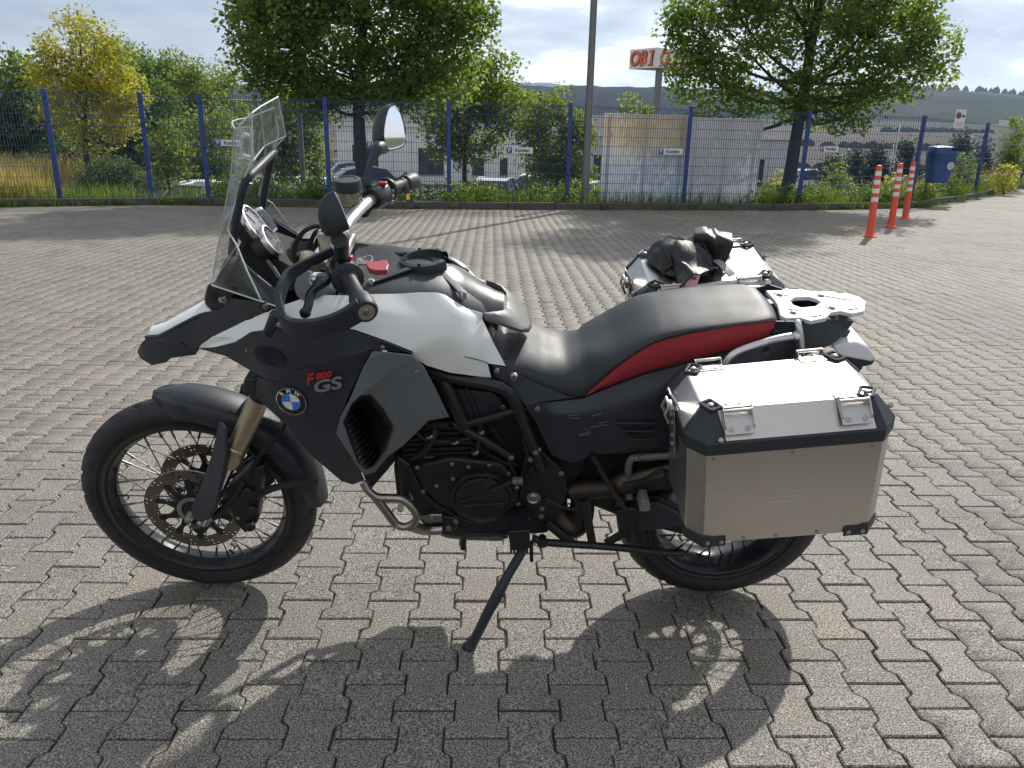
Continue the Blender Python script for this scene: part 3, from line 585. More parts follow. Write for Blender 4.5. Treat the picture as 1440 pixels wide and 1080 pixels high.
rows = [sq(-.03, .20, .16, 0), sq(-.02, .25, .19, .02), sq(.0, .31, .24, .42), sq(.01, .34, .26, .68), sq(.01, .355, .275, .70), sq(.01, .355, .275, .725), sq(.01, .33, .25, .73)]
V, F = g_grid([r+[r[0]] for r in rows]); F.append(tuple(range(28))); mk('bin_body', V, F, M['binblue'], e, 40)
rows = [sq(.01, .34, .26, .72), sq(.0, .33, .255, .80), sq(-.03, .29, .24, .86), sq(-.06, .2, .18, .89), sq(-.08, .05, .05, .895)]
V, F = g_grid([r+[r[0]] for r in rows]); F.append(tuple(range(28*0+4*29, 4*29+28))); hood = mk('bin_hood', V, F, M['binblue'], e, 40)
prism('bin_opening', [(.10, -.262, .775), (.30, -.235, .775), (.30, -.23, .845), (.22, -.235, .862), (.10, -.25, .862)], (0, .03, 0), M['dark'], e, .004)
lathe('bin_emblem', (.13, -.252, .42), (.15, -1, -.05), [(.092, .0), (.092, .006), (.080, .006), (.080, 0)], M['signwhite'], e, 36)
for k in range(3):
    a = R(90+120*k); q = np.array((.13, -.262, .42)); tube('emblem_arrow', [q+np.array((math.cos(a+t)*.045, -.0, math.sin(a+t)*.055)) for t in (0, .6, 1.3)], .008, M['signwhite'], e, 6, 3)
lathe('bin_post', (-.1, .27, -.35), (0, 0, 1), [(.03, -.4), (.03, 1.1)], M['galv'], e, 12)
# ------------------------------------------------------------ the motorcycle: its own frame, x forward, y to its left (towards the camera), z up
LEAN = R(13)
_A, _B = ground(287, 816), ground(1008, 824)
BO = _B; BX = nrm(_A-_B); _lf = np.cross((0, 0, 1.), BX)
BY = _lf*math.cos(LEAN)-np.array((0, 0, 1.))*math.sin(LEAN); BZ = np.array((0, 0, 1.))*math.cos(LEAN)+_lf*math.sin(LEAN)
def at(px, py, y):                       # bike point seen at a pixel, at lateral offset y
    d = ray(px, py); o = CAM-BO; t = (y-o@BY)/(d@BY); q = o+t*d; return np.array((q@BX, y, q@BZ))
def atz(px, py, z):
    d = ray(px, py); o = CAM-BO; t = (z-o@BZ)/(d@BZ); q = o+t*d; return np.array((q@BX, q@BY, z))
def atx(px, py, x):
    d = ray(px, py); o = CAM-BO; t = (x-o@BX)/(d@BX); q = o+t*d; return np.array((x, q@BY, q@BZ))
def tile(ox, oy, s):
    def f(*pts, y=None): return [at(ox+p[0]/s, oy+p[1]/s, p[2] if len(p) > 2 else y) for p in pts]
    return f
tA, tB, tC, tD, tE, tF, tG, tH, tI, tO = tile(180, 400, 6), tile(380, 380, 6), tile(400, 520, 6), tile(500, 330, 6), tile(600, 480, 6), tile(500, 620, 6), tile(680, 620, 6), tile(800, 560, 6), tile(260, 280, 6), tile(860, 310, 6)
tJ, tK, tL, tM, tN, tP, r1, r8, P1 = tile(280, 120, 8), tile(280, 240, 8), tile(430, 130, 8), tile(400, 240, 7.2), tile(360, 330, 7.2), tile(1060, 380, 7.2), tile(100, 480, 3), tile(840, 480, 3), tile(0, 0, 1)
bike = empty('motorcycle'); bike.rotation_mode = 'QUATERNION'
bike.matrix_world = Matrix(((BX[0], BY[0], BZ[0], BO[0]), (BX[1], BY[1], BZ[1], BO[1]), (BX[2], BY[2], BZ[2], BO[2]), (0, 0, 0, 1)))
tag(bike, 'white and black touring motorcycle with red seat stripe leaning on its side stand', 'motorcycle')
def mirror_y(P): return [np.array((p[0], -p[1], p[2])) for p in P]
def bolts(name, pts, r, mat, parent, ax=(0, 1, 0), h=.004):
    for p in pts:
        lathe(name, p, ax, [(r*.55, h*1.05), (r*.55, h*.5), (r*.62, h), (r, h*.8), (r*1.05, 0), (r*1.05, -.004)], mat, parent, 14)

# ---- wheels
def tyre_mesh(Rr, w, rim, n, grooves):
    V = []; F = []; prof = []
    K = 22
    for k in range(K+1):
        t = k/K*2-1; a = t*1.62; yy = math.sin(max(-math.pi/2, min(math.pi/2, a)))*w/2
        r = Rr-w*.55*(1-math.cos(a))*.80
        prof.append((r, yy, abs(t)))
    prof = [(rim, -w*.40, 1.)]+prof+[(rim, w*.40, 1.)]
    m = len(prof)
    for i in range(n):
        th = 2*math.pi*i/n
        for (r, y, t) in prof:
            d = 0
            if t < .62:
                s = (th*grooves/(2*math.pi)+ (abs(y)/w)*1.35*(1 if y > 0 else 1)+(.5 if y > 0 else 0)) % 1
                if s < .22 and .05 < t: d = .007
            rr = r-d; V.append((math.sin(th)*rr, y, math.cos(th)*rr))
    for i in range(n):
        for k in range(m-1): F.append((i*m+k, i*m+k+1, ((i+1) % n)*m+k+1, ((i+1) % n)*m+k))
    return V, F
def disc_mesh(r0, r1, th, holes, na):
    V = []; F = []
    nr_ = 3
    for s in (-1, 1):
        for ia in range(na):
            for ir in range(nr_):
                a0, a1 = 2*math.pi*ia/na, 2*math.pi*(ia+1)/na; ra, rb = r0+(r1-r0)*ir/nr_, r0+(r1-r0)*(ir+1)/nr_
                P = lambda u, v: ((ra+(rb-ra)*v)*math.sin(a0+(a1-a0)*u), s*th/2, (ra+(rb-ra)*v)*math.cos(a0+(a1-a0)*u))
                if (ia*2+ir*3) % 5 in holes:
                    k = len(V); oc = [(.5+.33*math.cos(q*math.pi/4+math.pi/8), .5+.33*math.sin(q*math.pi/4+math.pi/8)) for q in range(8)]
                    co = [(1, 1), (0, 1), (0, 0), (1, 0)]
                    V += [P(*c) for c in co]+[P(*c) for c in oc]
                    for q in range(4):
                        F.append((k+q, k+(q+1) % 4, k+4+(2*q+2) % 8, k+4+(2*q+1) % 8)); F.append((k+q, k+4+2*q+1, k+4+2*q))
                else:
                    k = len(V); V += [P(0, 0), P(1, 0), P(1, 1), P(0, 1)]; F.append((k, k+1, k+2, k+3))
    for r in (r0, r1):
        k = len(V)
        for ia in range(na):
            a = 2*math.pi*ia/na; V += [(r*math.sin(a), -th/2, r*math.cos(a)), (r*math.sin(a), th/2, r*math.cos(a))]
        for ia in range(na):
            j = (ia+1) % na; F.append((k+2*ia, k+2*j, k+2*j+1, k+2*ia+1))
    return V, F
def carrier_mesh(r_in, r_out, th, arms):
    mb = MB(); mb.add(*g_lathe((0, -th/2, 0), (0, 1, 0), [(r_in*.62, 0), (r_in, 0), (r_in, th), (r_in*.62, th), (r_in*.62, 0)], 36))
    for k in range(arms):
        a = 2*math.pi*k/arms; d = np.array((math.sin(a), 0, math.cos(a))); t = np.array((math.cos(a), 0, -math.sin(a)))
        P = [d*r_in*.95-t*.014, d*r_in*.95+t*.014, d*(r_in+r_out)*.5+t*.006, d*r_out+t*.012, d*r_out-t*.012, d*(r_in+r_out)*.5-t*.006]
        mb.add(*g_prism([p-np.array((0, th/2, 0)) for p in P], (0, th, 0)))
        mb.add(*g_lathe(d*r_out-np.array((0, th*.9, 0)), (0, 1, 0), [(.0085, 0), (.0085, th*1.8)], 10))
    return mb
def wheel(name, x, z, Rr, w, rim, nsp, grooves, discs, hubw):
    e = lathe(name, (0, 0, 0), (0, 1, 0), [(.012, -hubw*.62), (.03, -hubw*.62), (.034, -hubw*.5), (.045, -hubw*.48), (.045, -hubw*.40), (.028, -hubw*.3), (.028, hubw*.3), (.045, hubw*.40), (.045, hubw*.48), (.034, hubw*.5), (.03, hubw*.62), (.012, hubw*.62), (.012, -hubw*.62)], M['metal_black'], bike, 32)
    e.location = (x, 0, z)
    V, F = tyre_mesh(Rr, w, rim+.012, 480, grooves); mk('tyre', V, F, M['rubber'], e, 50)
    for sg in (-1, 1):
        for r_s in (rim+.022, rim+.034): lathe('sidewall_ring', (0, sg*w*.455, 0), (0, sg, 0), [(r_s, -.004), (r_s+.0015, .0022), (r_s+.003, -.004), (r_s, -.004)], M['rubber'], e, 72)
    rw = w*.42
    lathe('rim', (0, 0, 0), (0, 1, 0), [(rim+.013, -rw), (rim+.002, -rw*1.04), (rim-.006, -rw*.92), (rim-.012, -rw*.5), (rim-.02, -rw*.2), (rim-.02, rw*.2), (rim-.012, rw*.5), (rim-.006, rw*.92), (rim+.002, rw*1.04), (rim+.013, rw), (rim+.013, -rw)], M['gloss'], e, 72)
    proto = {}
    for k in range(nsp):
        side = 1 if k % 2 else -1; lead = 1 if (k//2) % 2 else -1; key = (side, lead)
        ang = 2*math.pi*k/nsp
        if key not in proto:
            h0 = np.array((.043*math.sin(lead*1.15), side*hubw*.44, .043*math.cos(lead*1.15))); h1 = np.array((0, side*.004, rim-.02))
            mb = MB(); mb.add(*g_tube([h0, h1], .0019, 6, 1)); mb.add(*g_tube([h1+(h0-h1)*.12, h1], .0036, 6, 1))
            o = mb.build('spoke', M['spoke'] if w < .12 else M['metal_black'], e); proto[key] = o
        else: o = proto[key].copy(); COL.objects.link(o); o.parent = e
        o.rotation_euler = (0, ang, 0)
    for sy in discs:
        V, F = disc_mesh(.108, .148, .005, (0, 2), 60); d = mk('brake_disc', V, F, M['disc'], e, 0); d.location = (0, sy, 0)
        c = carrier_mesh(.058, .108, .005, 10).build('disc_carrier', M['metal_black'], e); c.location = (0, sy, 0)
    return e
fw = wheel('front_wheel', 1.668, .363, .356, .090, .273, 36, 26, (.066, -.066), .13)
lathe('sensor_ring', (0, .0705, 0), (0, 1, 0), [(.036, 0), (.05, 0), (.05, .003), (.036, .003), (.036, 0)], M['bolt'], fw, 40)
lathe('axle_nut', (0, .08, 0), (0, 1, 0), [(.015, 0), (.015, .03), (.010, .042), (.006, .044), (.0001, .044)], M['steel'], fw, 6)
rw_ = wheel('rear_wheel', .045, .335, .326, .152, .214, 32, 22, (-.07,), .17)
# valve stem
tube('valve_stem', [(-.06, .0, -.24), (-.055, .012, -.215)], .004, M['dark'], fw, 8, 1)

# ---- front fork
for s in (1, -1):
    y = .107*s
    top, bot = at(361.5, 567, .107)*(1, s, 1), at(286, 734, .107)*(1, s, 1); d = nrm(bot-top); L = np.linalg.norm(bot-top)
    lathe('fork_tube', top, d, [(.0285, -.02), (.0285, L*.33), (.031, L*.335), (.031, L*.36), (.0295, L*.365), (.0295, L*.42), (.031, L*.43), (.031, L*.45), (.029, L*.48), (.024, L*.485)], M['gold'], bike, 32)
    lathe('fork_tube', top-d*.02, d, [(.0283, -.3), (.0283, 0)], M['metal_black'], bike, 24)
    tube('stanchion', [top+d*L*.48, bot], .0195, M['chrome'], bike, 20, 1)
    prism('fork_clamp', [q*(1, s, 1) for q in tA((975, 800, .15), (1090, 790, .15), (1075, 960, .15), (960, 930, .15))], (0, -.075*s, 0), M['plastic'], bike, .006)
    # guard in front of the stanchion, brake calliper and axle foot
    G = [q*(1, s, 1) for q in r1((622, 340, .105), (645, 372, .14), (652, 470, .15), (640, 560, .152), (612, 690, .152), (590, 745, .15), (548, 765, .145), (515, 750, .135), (505, 700, .125), (545, 615, .115), (590, 480, .10))]
    V, F = g_shell(G, [(0, 1, 2, 10), (10, 2, 3, 9), (9, 3, 4, 8), (8, 4, 5, 6), (8, 6, 7)], .012, (0, s, 0)); mk('fork_guard', V, F, M['plastic'], bike, 40, bevel=.004)
    A = at(283, 737, .10)*(1, s, 1)
    lathe('axle_clamp', A+(0, -.02*s, 0), (0, s, 0), [(.024, 0), (.026, .015), (.024, .035), (.016, .045), (.010, .05), (.0001, .05)], M['metal_black'], bike, 24)
    C = at(345, 700, .115)*(1, s, 1)
    mb = MB()
    for q in (((318, 690), (350, 660), (372, 655), (366, 690), (362, 735), (345, 750), (330, 735)),):
        mb.add(*g_prism([at(a, b, .125)*(1, s, 1) for a, b in q], (0, -.055*s, 0)))
    for a, b in ((350, 690), (356, 715), (352, 738)): mb.add(*g_lathe(at(a, b, .125)*(1, s, 1), (0, s, 0), [(.017, 0), (.017, .012), (.012, .016)], 16))
    mb.add(*g_tube([at(300, 728, .118)*(1, s, 1), at(318, 712, .12)*(1, s, 1), at(335, 690, .122)*(1, s, 1), at(344, 676, .122)*(1, s, 1)], .012, 8))
    cal = mb.build('brake_calliper', M['metal_black'], bike, bevel=.003)
    bolts('bolt', [at(335, 728, .128)*(1, s, 1), at(356, 736, .14)*(1, s, 1)], .006, M['bolt'], cal, (0, s, 0))
    tube('brake_hose', [at(352, 672, .12)*(1, s, 1), at(366, 640, .12)*(1, s, 1), at(392, 612, .1)*(1, s, 1), at(410, 580, .08)*(1, s, 1)], .006, M['dark'], bike, 8)
    tube('fender_stay', [at(448, 678, .075)*(1, s, 1), at(400, 682, .09)*(1, s, 1), at(352, 700, .11)*(1, s, 1)], .007, M['plastic'], bike, 8, 3, up=(0, 1, 0), flat=(.6, 1.6))

# ---- front mudguard
fx, fz = 1.668, .363
tip, tail = at(216, 549, .0), at(461, 700, .0)
a0 = math.atan2(tip[0]-fx, tip[2]-fz); a1 = math.atan2(tail[0]-fx, tail[2]-fz)
r_t, r_b = math.hypot(tip[0]-fx, tip[2]-fz), math.hypot(tail[0]-fx, tail[2]-fz)
rows = []; NA = 26
for i in range(NA+1):
    u = i/NA; a = a0+(a1-a0)*u; rc = r_t+(r_b-r_t)*u+.0*math.sin(math.pi*u)
    rc = max(rc, .385) if .1 < u < .95 else rc
    wd = .066*min(1, .35+6*u) if u < .5 else .066*min(1, .75+2.2*(1-u))
    dp = .052+.02*math.sin(math.pi*min(1, u*1.15)) if u > .06 else .02
    row = []
    for (yy, dr) in ((-1, -dp), (-.99, -dp*.6), (-.93, -dp*.25), (-.72, -.008), (-.35, -.0015), (0, .001), (.35, -.0015), (.72, -.008), (.93, -dp*.25), (.99, -dp*.6), (1, -dp)):
        r = rc+dr; row.append((fx+math.sin(a)*r, yy*wd, fz+math.cos(a)*r))
    rows.append(row)
V, F = g_grid(rows); V, F = g_shell(V, F, .004, (0, 0, 1)); mk('front_mudguard', V, F, M['plastic'], bike, 50)
# ---- bodywork
def panel(name, pts, faces, mat, t=.004, parent=None, both=True, bevel=.003, out=(0, 1, .3), smooth=24, soft=0):
    P = [at(p[0], p[1], p[2]) for p in pts]
    if soft: P, faces = soften(P, faces, 3, soft); smooth = 45
    o = shell(name, P, faces, t, mat, parent or bike, out, bevel, smooth)
    if soft: o.modifiers['bevel'].angle_limit = R(60)
    if both:
        c = flip(o); return o, c
    return o
# beak: white top, black sides, nose cap
top_near = [(208, 471), (222, 470), (247, 458), (280, 441), (297, 438)]
ys = [.028, .04, .052, .06, .066]
near = [at(p[0], p[1], y) for p, y in zip(top_near, ys)]
rows = []
for p, y in zip(near, ys):
    rows.append([(p[0], yy*y, p[2]+.010*(1-abs(yy)**2)) for yy in (-1, -.75, -.4, 0, .4, .75, 1)])
V, F = g_grid(rows); V, F = g_shell(V, F, .004, (0, 0, 1)); mk('beak_top', V, F, M['white'], bike, 50)
# dark trim along the far edge of the beak and the matching near lip
lip = [at(205, 474, .034), at(222, 474, .045), at(250, 459, .058), at(282, 443, .066), at(300, 440, .072)]
for s in (1, -1): tube('beak_trim', [q*(1, s, 1) for q in lip], .005, M['plastic'], bike, 8, 3)
BSP = [(296, 438, .07), (280, 442.5, .067), (248, 459, .058), (217, 476, .047), (232, 480, .062), (258, 482, .07), (266, 490, .074), (275, 499, .078), (277, 491, .083), (297, 474, .10), (345, 451, .14), (382, 436, .175), (370, 425, .165), (322, 420, .12), (312, 433, .095)]
panel('beak_side_panel', BSP, [(0, 1, 9, 10, 14), (1, 2, 8, 9), (2, 3, 4, 5), (2, 5, 6, 7, 8), (14, 10, 11, 12, 13)], M['plastic'])
NC = [(193, 494, .0), (198, 484, .028), (208, 474, .038), (218, 475, .047), (232, 480.5, .064), (254, 482, .068), (266, 490, .072), (276, 499, .074), (240, 504, .066), (233, 510, .06), (213, 514, .045), (197, 504, .02), (205, 490, .045)]
panel('nose_cap', NC, [(0, 1, 12, 11), (1, 2, 3, 12), (3, 4, 12), (4, 5, 8, 9, 12), (5, 6, 7, 8), (12, 9, 10, 11)], M['plastic'], bevel=.004)
P = [at(193, 494, 0), at(198, 484, .03), at(208, 474, .04)]; Pm = mirror_y(P)
mk('nose_cap', [P[0], P[1], P[2], Pm[2], Pm[1], at(197, 503, .022), at(213, 513, .046), *mirror_y([at(197, 503, .022), at(213, 513, .046)])], [(0, 1, 4), (1, 2, 3, 4), (0, 5, 7), (5, 6, 8, 7)], M['plastic'], bike)
# underside of the beak so that it is closed
uk = [at(213, 513, .045), at(240, 503, .065), at(277, 498, .077)]
rows = [[(p[0], p[1]*t, p[2]+.004) for t in (-1, 1)] for p in uk]; V, F = g_grid(rows); V, F = g_shell(V, F, .004, (0, 0, -1)); mk('beak_underside', V, F, M['plastic'], bike)
# headlamp and its black rounded bezel
hc = at(300, 415, .05)
lathe('headlamp', (hc[0]-.05, 0, hc[2]-.005), (1, 0, .35), [(.03, -.08), (.07, -.05), (.082, 0), (.084, .03), (.08, .045), (.06, .04), (.0001, .036)], M['gloss'], bike, 40)
for s in (1, -1):
    V, F = g_shell([q*(1, s, 1) for q in P1((285, 420, .06), (290, 400, .062), (300, 396, .075), (325, 404, .10), (331, 418, .105), (320, 430, .10), (297, 439, .075), (288, 432, .064))], [(0, 1, 2, 7), (2, 3, 6, 7), (3, 4, 5, 6)], .02, (0, s, .2)); mk('headlamp_housing', V, F, M['gloss'], bike, 40, bevel=.008)
bolts('bolt', [at(316, 422, .115)], .0085, M['steel'], bike); 
tube('bezel_arc', [at(311, 419, .111), at(308, 421, .111), at(311, 425, .111)], .0016, M['signwhite'], bike, 6, 3)
bolts('screen_bolt', [at(374, 431, .205)], .013, M['gloss'], bike, h=.006); bolts('screen_bolt', [at(374, 431, .211)], .008, M['steel'], bike)

# white tank side panel running forward into the fairing stripe
TW = dict(a=(278, 488, .082), b=(297, 475, .105), c=(345, 452, .15), d=(382, 437, .185), e=(395, 430, .19), f=(415, 423.5, .195), g=(436, 416, .19), h=(465, 415, .185), i=(493, 415.5, .178), j=(520, 413.5, .17), k=(556, 413, .155), l=(590, 411, .14), m=(614, 411, .13), n=(626, 414.5, .125), o=(640, 423.5, .12), p=(655, 433, .113), q=(679, 441, .105),
          r=(678, 448, .108), s=(693, 480, .132), t=(711, 514.5, .148), u=(685.5, 511, .165), v=(691, 531, .168), w=(662, 528, .19), x=(633, 524, .205), y=(600, 514, .222), z=(579, 501, .236), A=(581, 494.5, .24), B=(543, 479, .25), C=(500, 464, .245), D=(478, 459, .242), E=(430, 452, .225), F=(377, 462, .215), G=(331, 479, .16), H=(329, 486, .157), I=(280, 490, .083),
          J=(645, 437, .158), K=(600, 455, .205), L=(640, 470, .2), N=(660, 500, .195), O=(450, 436, .225), Q=(520, 440, .225), S2=(400, 447, .21), S3=(340, 470, .155))
ids = {k: i for i, k in enumerate(TW)}
FW = ['aS3bI', 'IaS3GH', 'bcS3', 'cdFGS3', 'deS2F'] 
def fc(*names): return tuple(ids[n] for n in names)
FWf = [fc('a', 'b', 'S3', 'H', 'I'), fc('S3', 'G', 'H'), fc('b', 'c', 'G', 'S3'), fc('c', 'd', 'F', 'G'), fc('d', 'e', 'S2', 'F'), fc('e', 'f', 'S2'), fc('f', 'g', 'O', 'E', 'S2'), fc('g', 'h', 'O'), fc('S2', 'E', 'F'), fc('h', 'i', 'Q', 'O'), fc('O', 'Q', 'C', 'D', 'E'), fc('i', 'j', 'Q'), fc('j', 'k', 'K', 'Q'), fc('k', 'l', 'K'), fc('l', 'm', 'n', 'J', 'K'), fc('n', 'o', 'J'), fc('Q', 'K', 'B', 'C'),
       fc('o', 'p', 'J'), fc('p', 'q', 'r', 'J'), fc('r', 's', 'L', 'J'), fc('J', 'L', 'A', 'K'), fc('K', 'A', 'B'), fc('A', 'L', 'y', 'z'), fc('L', 'N', 'x', 'y'), fc('L', 's', 'N'), fc('s', 't', 'u', 'N'), fc('N', 'u', 'v', 'w'), fc('N', 'w', 'x')]
P = [at(*TW[k]) for k in TW]
P, FWf = soften(P, FWf, 3, 2); tsp = shell('tank_side_panel', P, FWf, .005, M['white'], bike, (0, 1, .3), .003, 12); tsp.modifiers['bevel'].angle_limit = R(60)
for pl in tsp.data.polygons: pl.use_smooth = True
tsp.data.set_sharp_from_angle(angle=R(60)); flip(tsp)
tube('panel_seam', [at(653, 501.5, .1965), at(672, 506, .186), at(686, 510.5, .17)], .0011, M['dark'], bike, 6)

# black tank top between the white sides, closed by a glossy rear hump
st = [(475, 414, .17, .012), (515, 411, .165, .014), (556, 410, .152, .016), (590, 408.5, .138, .018), (614, 408.5, .128, .02), (632, 416, .12, .02), (655, 431, .111, .022), (676, 441, .10, .022), (700, 462, .09, .03)]
rows = []
for px, py, y, cr in st:
    p = at(px, py, y)
    rows.append([(p[0], y*t, p[2]+cr*(1-abs(t)**2.4)-.004*(abs(t) > .98)) for t in (-1, -.9, -.7, -.4, 0, .4, .7, .9, 1)])
V, F = g_grid(rows); V, F = g_shell(V, F, .006, (0, 0, 1)); mk('tank_top', V, F, M['plastic'], bike, 60)
rows = []
for px, py, y, cr in [(606, 402, .085, .02), (632, 410, .088, .026), (652, 425, .088, .03), (672, 437, .086, .032), (694, 450, .08, .04), (708, 457, .078, .046)]:
    p = at(px, py, y); rows.append([(p[0], y*t, p[2]+.003+cr*(1-abs(t)**2.2)) for t in (-1, -.85, -.5, 0, .5, .85, 1)])
V, F = g_grid(rows); V, F = g_shell(V, F, .006, (0, 0, 1)); th_ = mk('tank_hump', V, F, pbr('satin_black', (.035, .036, .038), .32, rough_var=.06), bike, 60)
# tank-bag ring with its four straps
rc = at(598, 368, 0)
rz_ = np.array((.10, 0, 1.)); rb = MB()
rb.add(*g_lathe(rc, rz_, [(.046, -.012), (.066, -.014), (.068, .0), (.064, .012), (.052, .014), (.05, .002), (.046, -.012)], 44, hint=(1, 0, 0), a0=R(-60), a1=R(240)))
ring = rb.build('tank_ring', M['plastic'], bike, 40)
lathe('ring_floor', rc-nrm(rz_)*.006, rz_, [(.0001, 0), (.052, 0), (.052, -.006), (.0001, -.006)], M['grey'], bike, 40)
for k in range(6):
    a = R(-40+50*k); lathe('ring_stud', rc+np.array((math.sin(a)*.058, math.cos(a)*.058, .013)), rz_, [(.004, 0), (.004, .004), (.0001, .005)], M['dark'], bike, 10)
tube('ring_pedestal', [rc-nrm(rz_)*.01, rc-nrm(rz_)*.05], .045, M['plastic'], bike, 20, 1)
for a, b, y1, y2 in (((522, 401), (584, 381), .125, .045), ((533, 357.5), (574, 363), -.125, -.045), ((651, 417), (614, 382), .10, .03), ((655, 384), (622, 366), -.10, -.03)):
    p, q = at(*a, y1)+np.array((0, 0, .008)), at(*b, y2)+np.array((0, 0, .012)); tube('ring_strap', [p, q], .0075, M['plastic'], bike, 8, 1, up=(0, 0, 1), flat=(.45, 1.3))
    lathe('strap_bolt', p-np.array((0, 0, .008)), (0, 0, 1), [(.0095, -.006), (.0095, .012), (.006, .016), (.0001, .016)], M['bolt'], bike, 8)
# key in the ignition with a red fob
fob = [atz(513+0, 372, 1.185), atz(519, 374, 1.185), atz(533, 374.5, 1.185), atz(538, 372, 1.185), atz(544, 373, 1.185), atz(547.5, 379, 1.185), atz(545, 387, 1.185), atz(530, 388, 1.185), atz(519, 385, 1.185)]
kf = prism('key_fob', fob, (0, 0, .014), M['redplastic'], bike, .003)
lathe('eyelet', atz(541.5, 380.5, 1.2), (0, 0, 1), [(.0045, 0), (.0045, .0012), (.0001, .0012)], M['dark'], kf, 12)
tube('key_ring', [atz(514, 364, 1.19)+np.array((math.cos(k)*.017, math.sin(k)*.017, .003*math.sin(2*k))) for k in np.linspace(0, 6.3, 13)], .0014, M['chrome'], bike, 6)
tube('key', [atz(505, 372, 1.17), atz(514, 371, 1.192), atz(520, 376, 1.19)], .0035, M['steel'], bike, 8)

# black radiator shroud: raised intake shoulder above, flat cheek below
SH = [(331, 481, .165), (352, 467, .195), (377, 463, .217), (415, 456, .235), (478, 460, .25), (543, 481, .258), (580, 498, .25), (570, 496, .25), (525, 491, .262), (500, 500, .268), (455, 512, .26), (412, 521, .245), (394, 538, .232), (375, 535, .222), (362, 527, .20), (317, 501, .14), (278, 490, .084), (300, 489, .12), (383, 483, .235), (398, 500, .245), (345, 505, .175), (372, 514, .215)]
sh = panel('intake_panel', SH, [(16, 17, 15), (17, 0, 20, 15), (0, 1, 18, 20), (1, 2, 18), (2, 3, 18), (3, 4, 9, 10, 19, 18), (4, 5, 8, 9), (5, 6, 7, 8), (10, 11, 19), (11, 12, 19), (12, 13, 21, 19), (13, 14, 21), (14, 15, 20, 21), (20, 18, 19, 21)], M['plastic'], bevel=.004, soft=3)
# honeycomb grille in the intake
gq = [np.array(q) for q in tA((1085, 540, .208), (1215, 535, .232), (1315, 600, .245), (1225, 690, .232), (1180, 660, .215))]
cx = sum(gq)/5; prism('intake_grille', [cx+(q-cx)*1.04+np.array((0, .0015, 0)) for q in gq], (0, .0025, 0), M['dark'], bike, .001)
hx = MB(); ex1, ex2 = nrm(gq[2]-gq[0]), None; nn = nrm(np.cross(gq[1]-gq[0], gq[3]-gq[0])); nn = nn*(1 if nn[1] > 0 else -1); ex2 = np.cross(nn, ex1)
for i in range(-4, 5):
    for j in range(-3, 4):
        p = cx+ex1*(i*.0105+(j % 2)*.0052)+ex2*j*.0092
        uv = np.array(((p-cx)@ex1, (p-cx)@ex2)); 
        if abs(uv[0]) < .042-abs(uv[1])*.4 and abs(uv[1]) < .026: hx.add(*g_lathe(p+nn*.005, nn, [(.0038, 0), (.0052, 0), (.0052, .003), (.0038, .003), (.0038, 0)], 6))
hx.build('honeycomb', M['plastic'], bike, 0)
bolts('bolt', [at(348, 492, .178), at(538, 488.5, .263)], .0055, M['bolt'], bike)
CH = [(394, 538, .231), (412, 521, .243), (455, 512, .257), (500, 500, .266), (524, 493, .26), (508, 520, .262), (490, 558, .262), (472, 610, .255), (503, 655, .245), (507, 664, .242), (512, 676, .235), (496, 682, .22), (480, 677, .21), (433, 637, .21), (402, 598, .215), (359, 558, .19), (361, 530, .20), (376, 537, .22), (430, 600, .245)]
cheek = panel('radiator_shroud', CH, [(0, 1, 18), (1, 2, 18), (2, 3, 5, 6, 18), (3, 4, 5), (6, 7, 18), (7, 8, 13, 18), (8, 9, 10, 11, 12, 13), (18, 13, 14), (0, 18, 14, 15, 16, 17)], M['plastic'], bevel=.004, soft=3)
# grey insert around the radiator outlet
GI = [(523, 494, .272), (540, 495, .277), (580, 500, .268), (597, 517, .258), (613, 548, .25), (632, 587, .236), (603, 592, .25), (567, 627, .258), (544, 644, .255), (528, 664, .25), (514, 668.5, .252), (507, 663, .255), (472, 610, .266), (478, 587, .272), (490, 565, .276), (508, 522, .276),
      (552, 521, .283), (507, 557, .285), (549, 538, .278), (556, 562, .278), (563, 602, .272), (545, 640, .266), (521, 555, .268), (538, 576, .262), (551, 600, .258), (541, 632, .256), (526, 656, .258), (514, 660, .26), (503, 650, .262), (482, 595, .272), (494, 568, .278), (590, 530, .262), (520, 504, .28)]
panel('shroud_insert', GI, [(0, 1, 32), (1, 2, 16, 32), (0, 32, 15), (32, 16, 17, 15), (15, 17, 30, 14), (14, 30, 29, 13), (13, 29, 12), (12, 29, 28, 11), (11, 28, 27, 10), (10, 27, 26, 9), (9, 26, 25, 21, 8), (8, 21, 7), (21, 25, 24, 20), (20, 24, 23, 19), (19, 23, 22, 18), (18, 22, 17, 16), (16, 2, 31, 19, 18), (2, 3, 31), (31, 3, 4, 5, 6), (31, 6, 7, 20, 19), (7, 21, 20)], M['grey'], t=.006, bevel=.0025)
bolts('bolt', [at(586, 523, .267), at(619, 584, .247)], .0075, M['bolt'], bike)
# the duct behind the outlet and the radiator core
OP = [(507, 557), (521, 555), (538, 576), (551, 600), (541, 632), (526, 656), (514, 660), (503, 650), (482, 595), (494, 568)]
ra = [at(p[0], p[1], .268) for p in OP]; rb_ = [at(p[0]-3, p[1]+6, .15) for p in OP]
V, F = g_grid([ra+[ra[0]], rb_+[rb_[0]]]); V, F = g_shell(V, F, .003, (0, 0, 0)); duct = mk('radiator_duct', V, F, M['dark'], bike, 30); flip(duct)
rad = MB()
pc = [at(p[0], p[1], .10) for p in ((474, 560), (500, 545), (536, 640), (512, 668))]
for k in range(15):
    u = k/14; a, b = pc[0]+(pc[3]-pc[0])*u, pc[1]+(pc[2]-pc[1])*u
    rad.add(*g_prism([a+(b-a)*t for t in (0, .82)]+[a+(b-a)*t+nrm(pc[3]-pc[0])*.003 for t in (.82, 0)], (0, -.2, 0)))
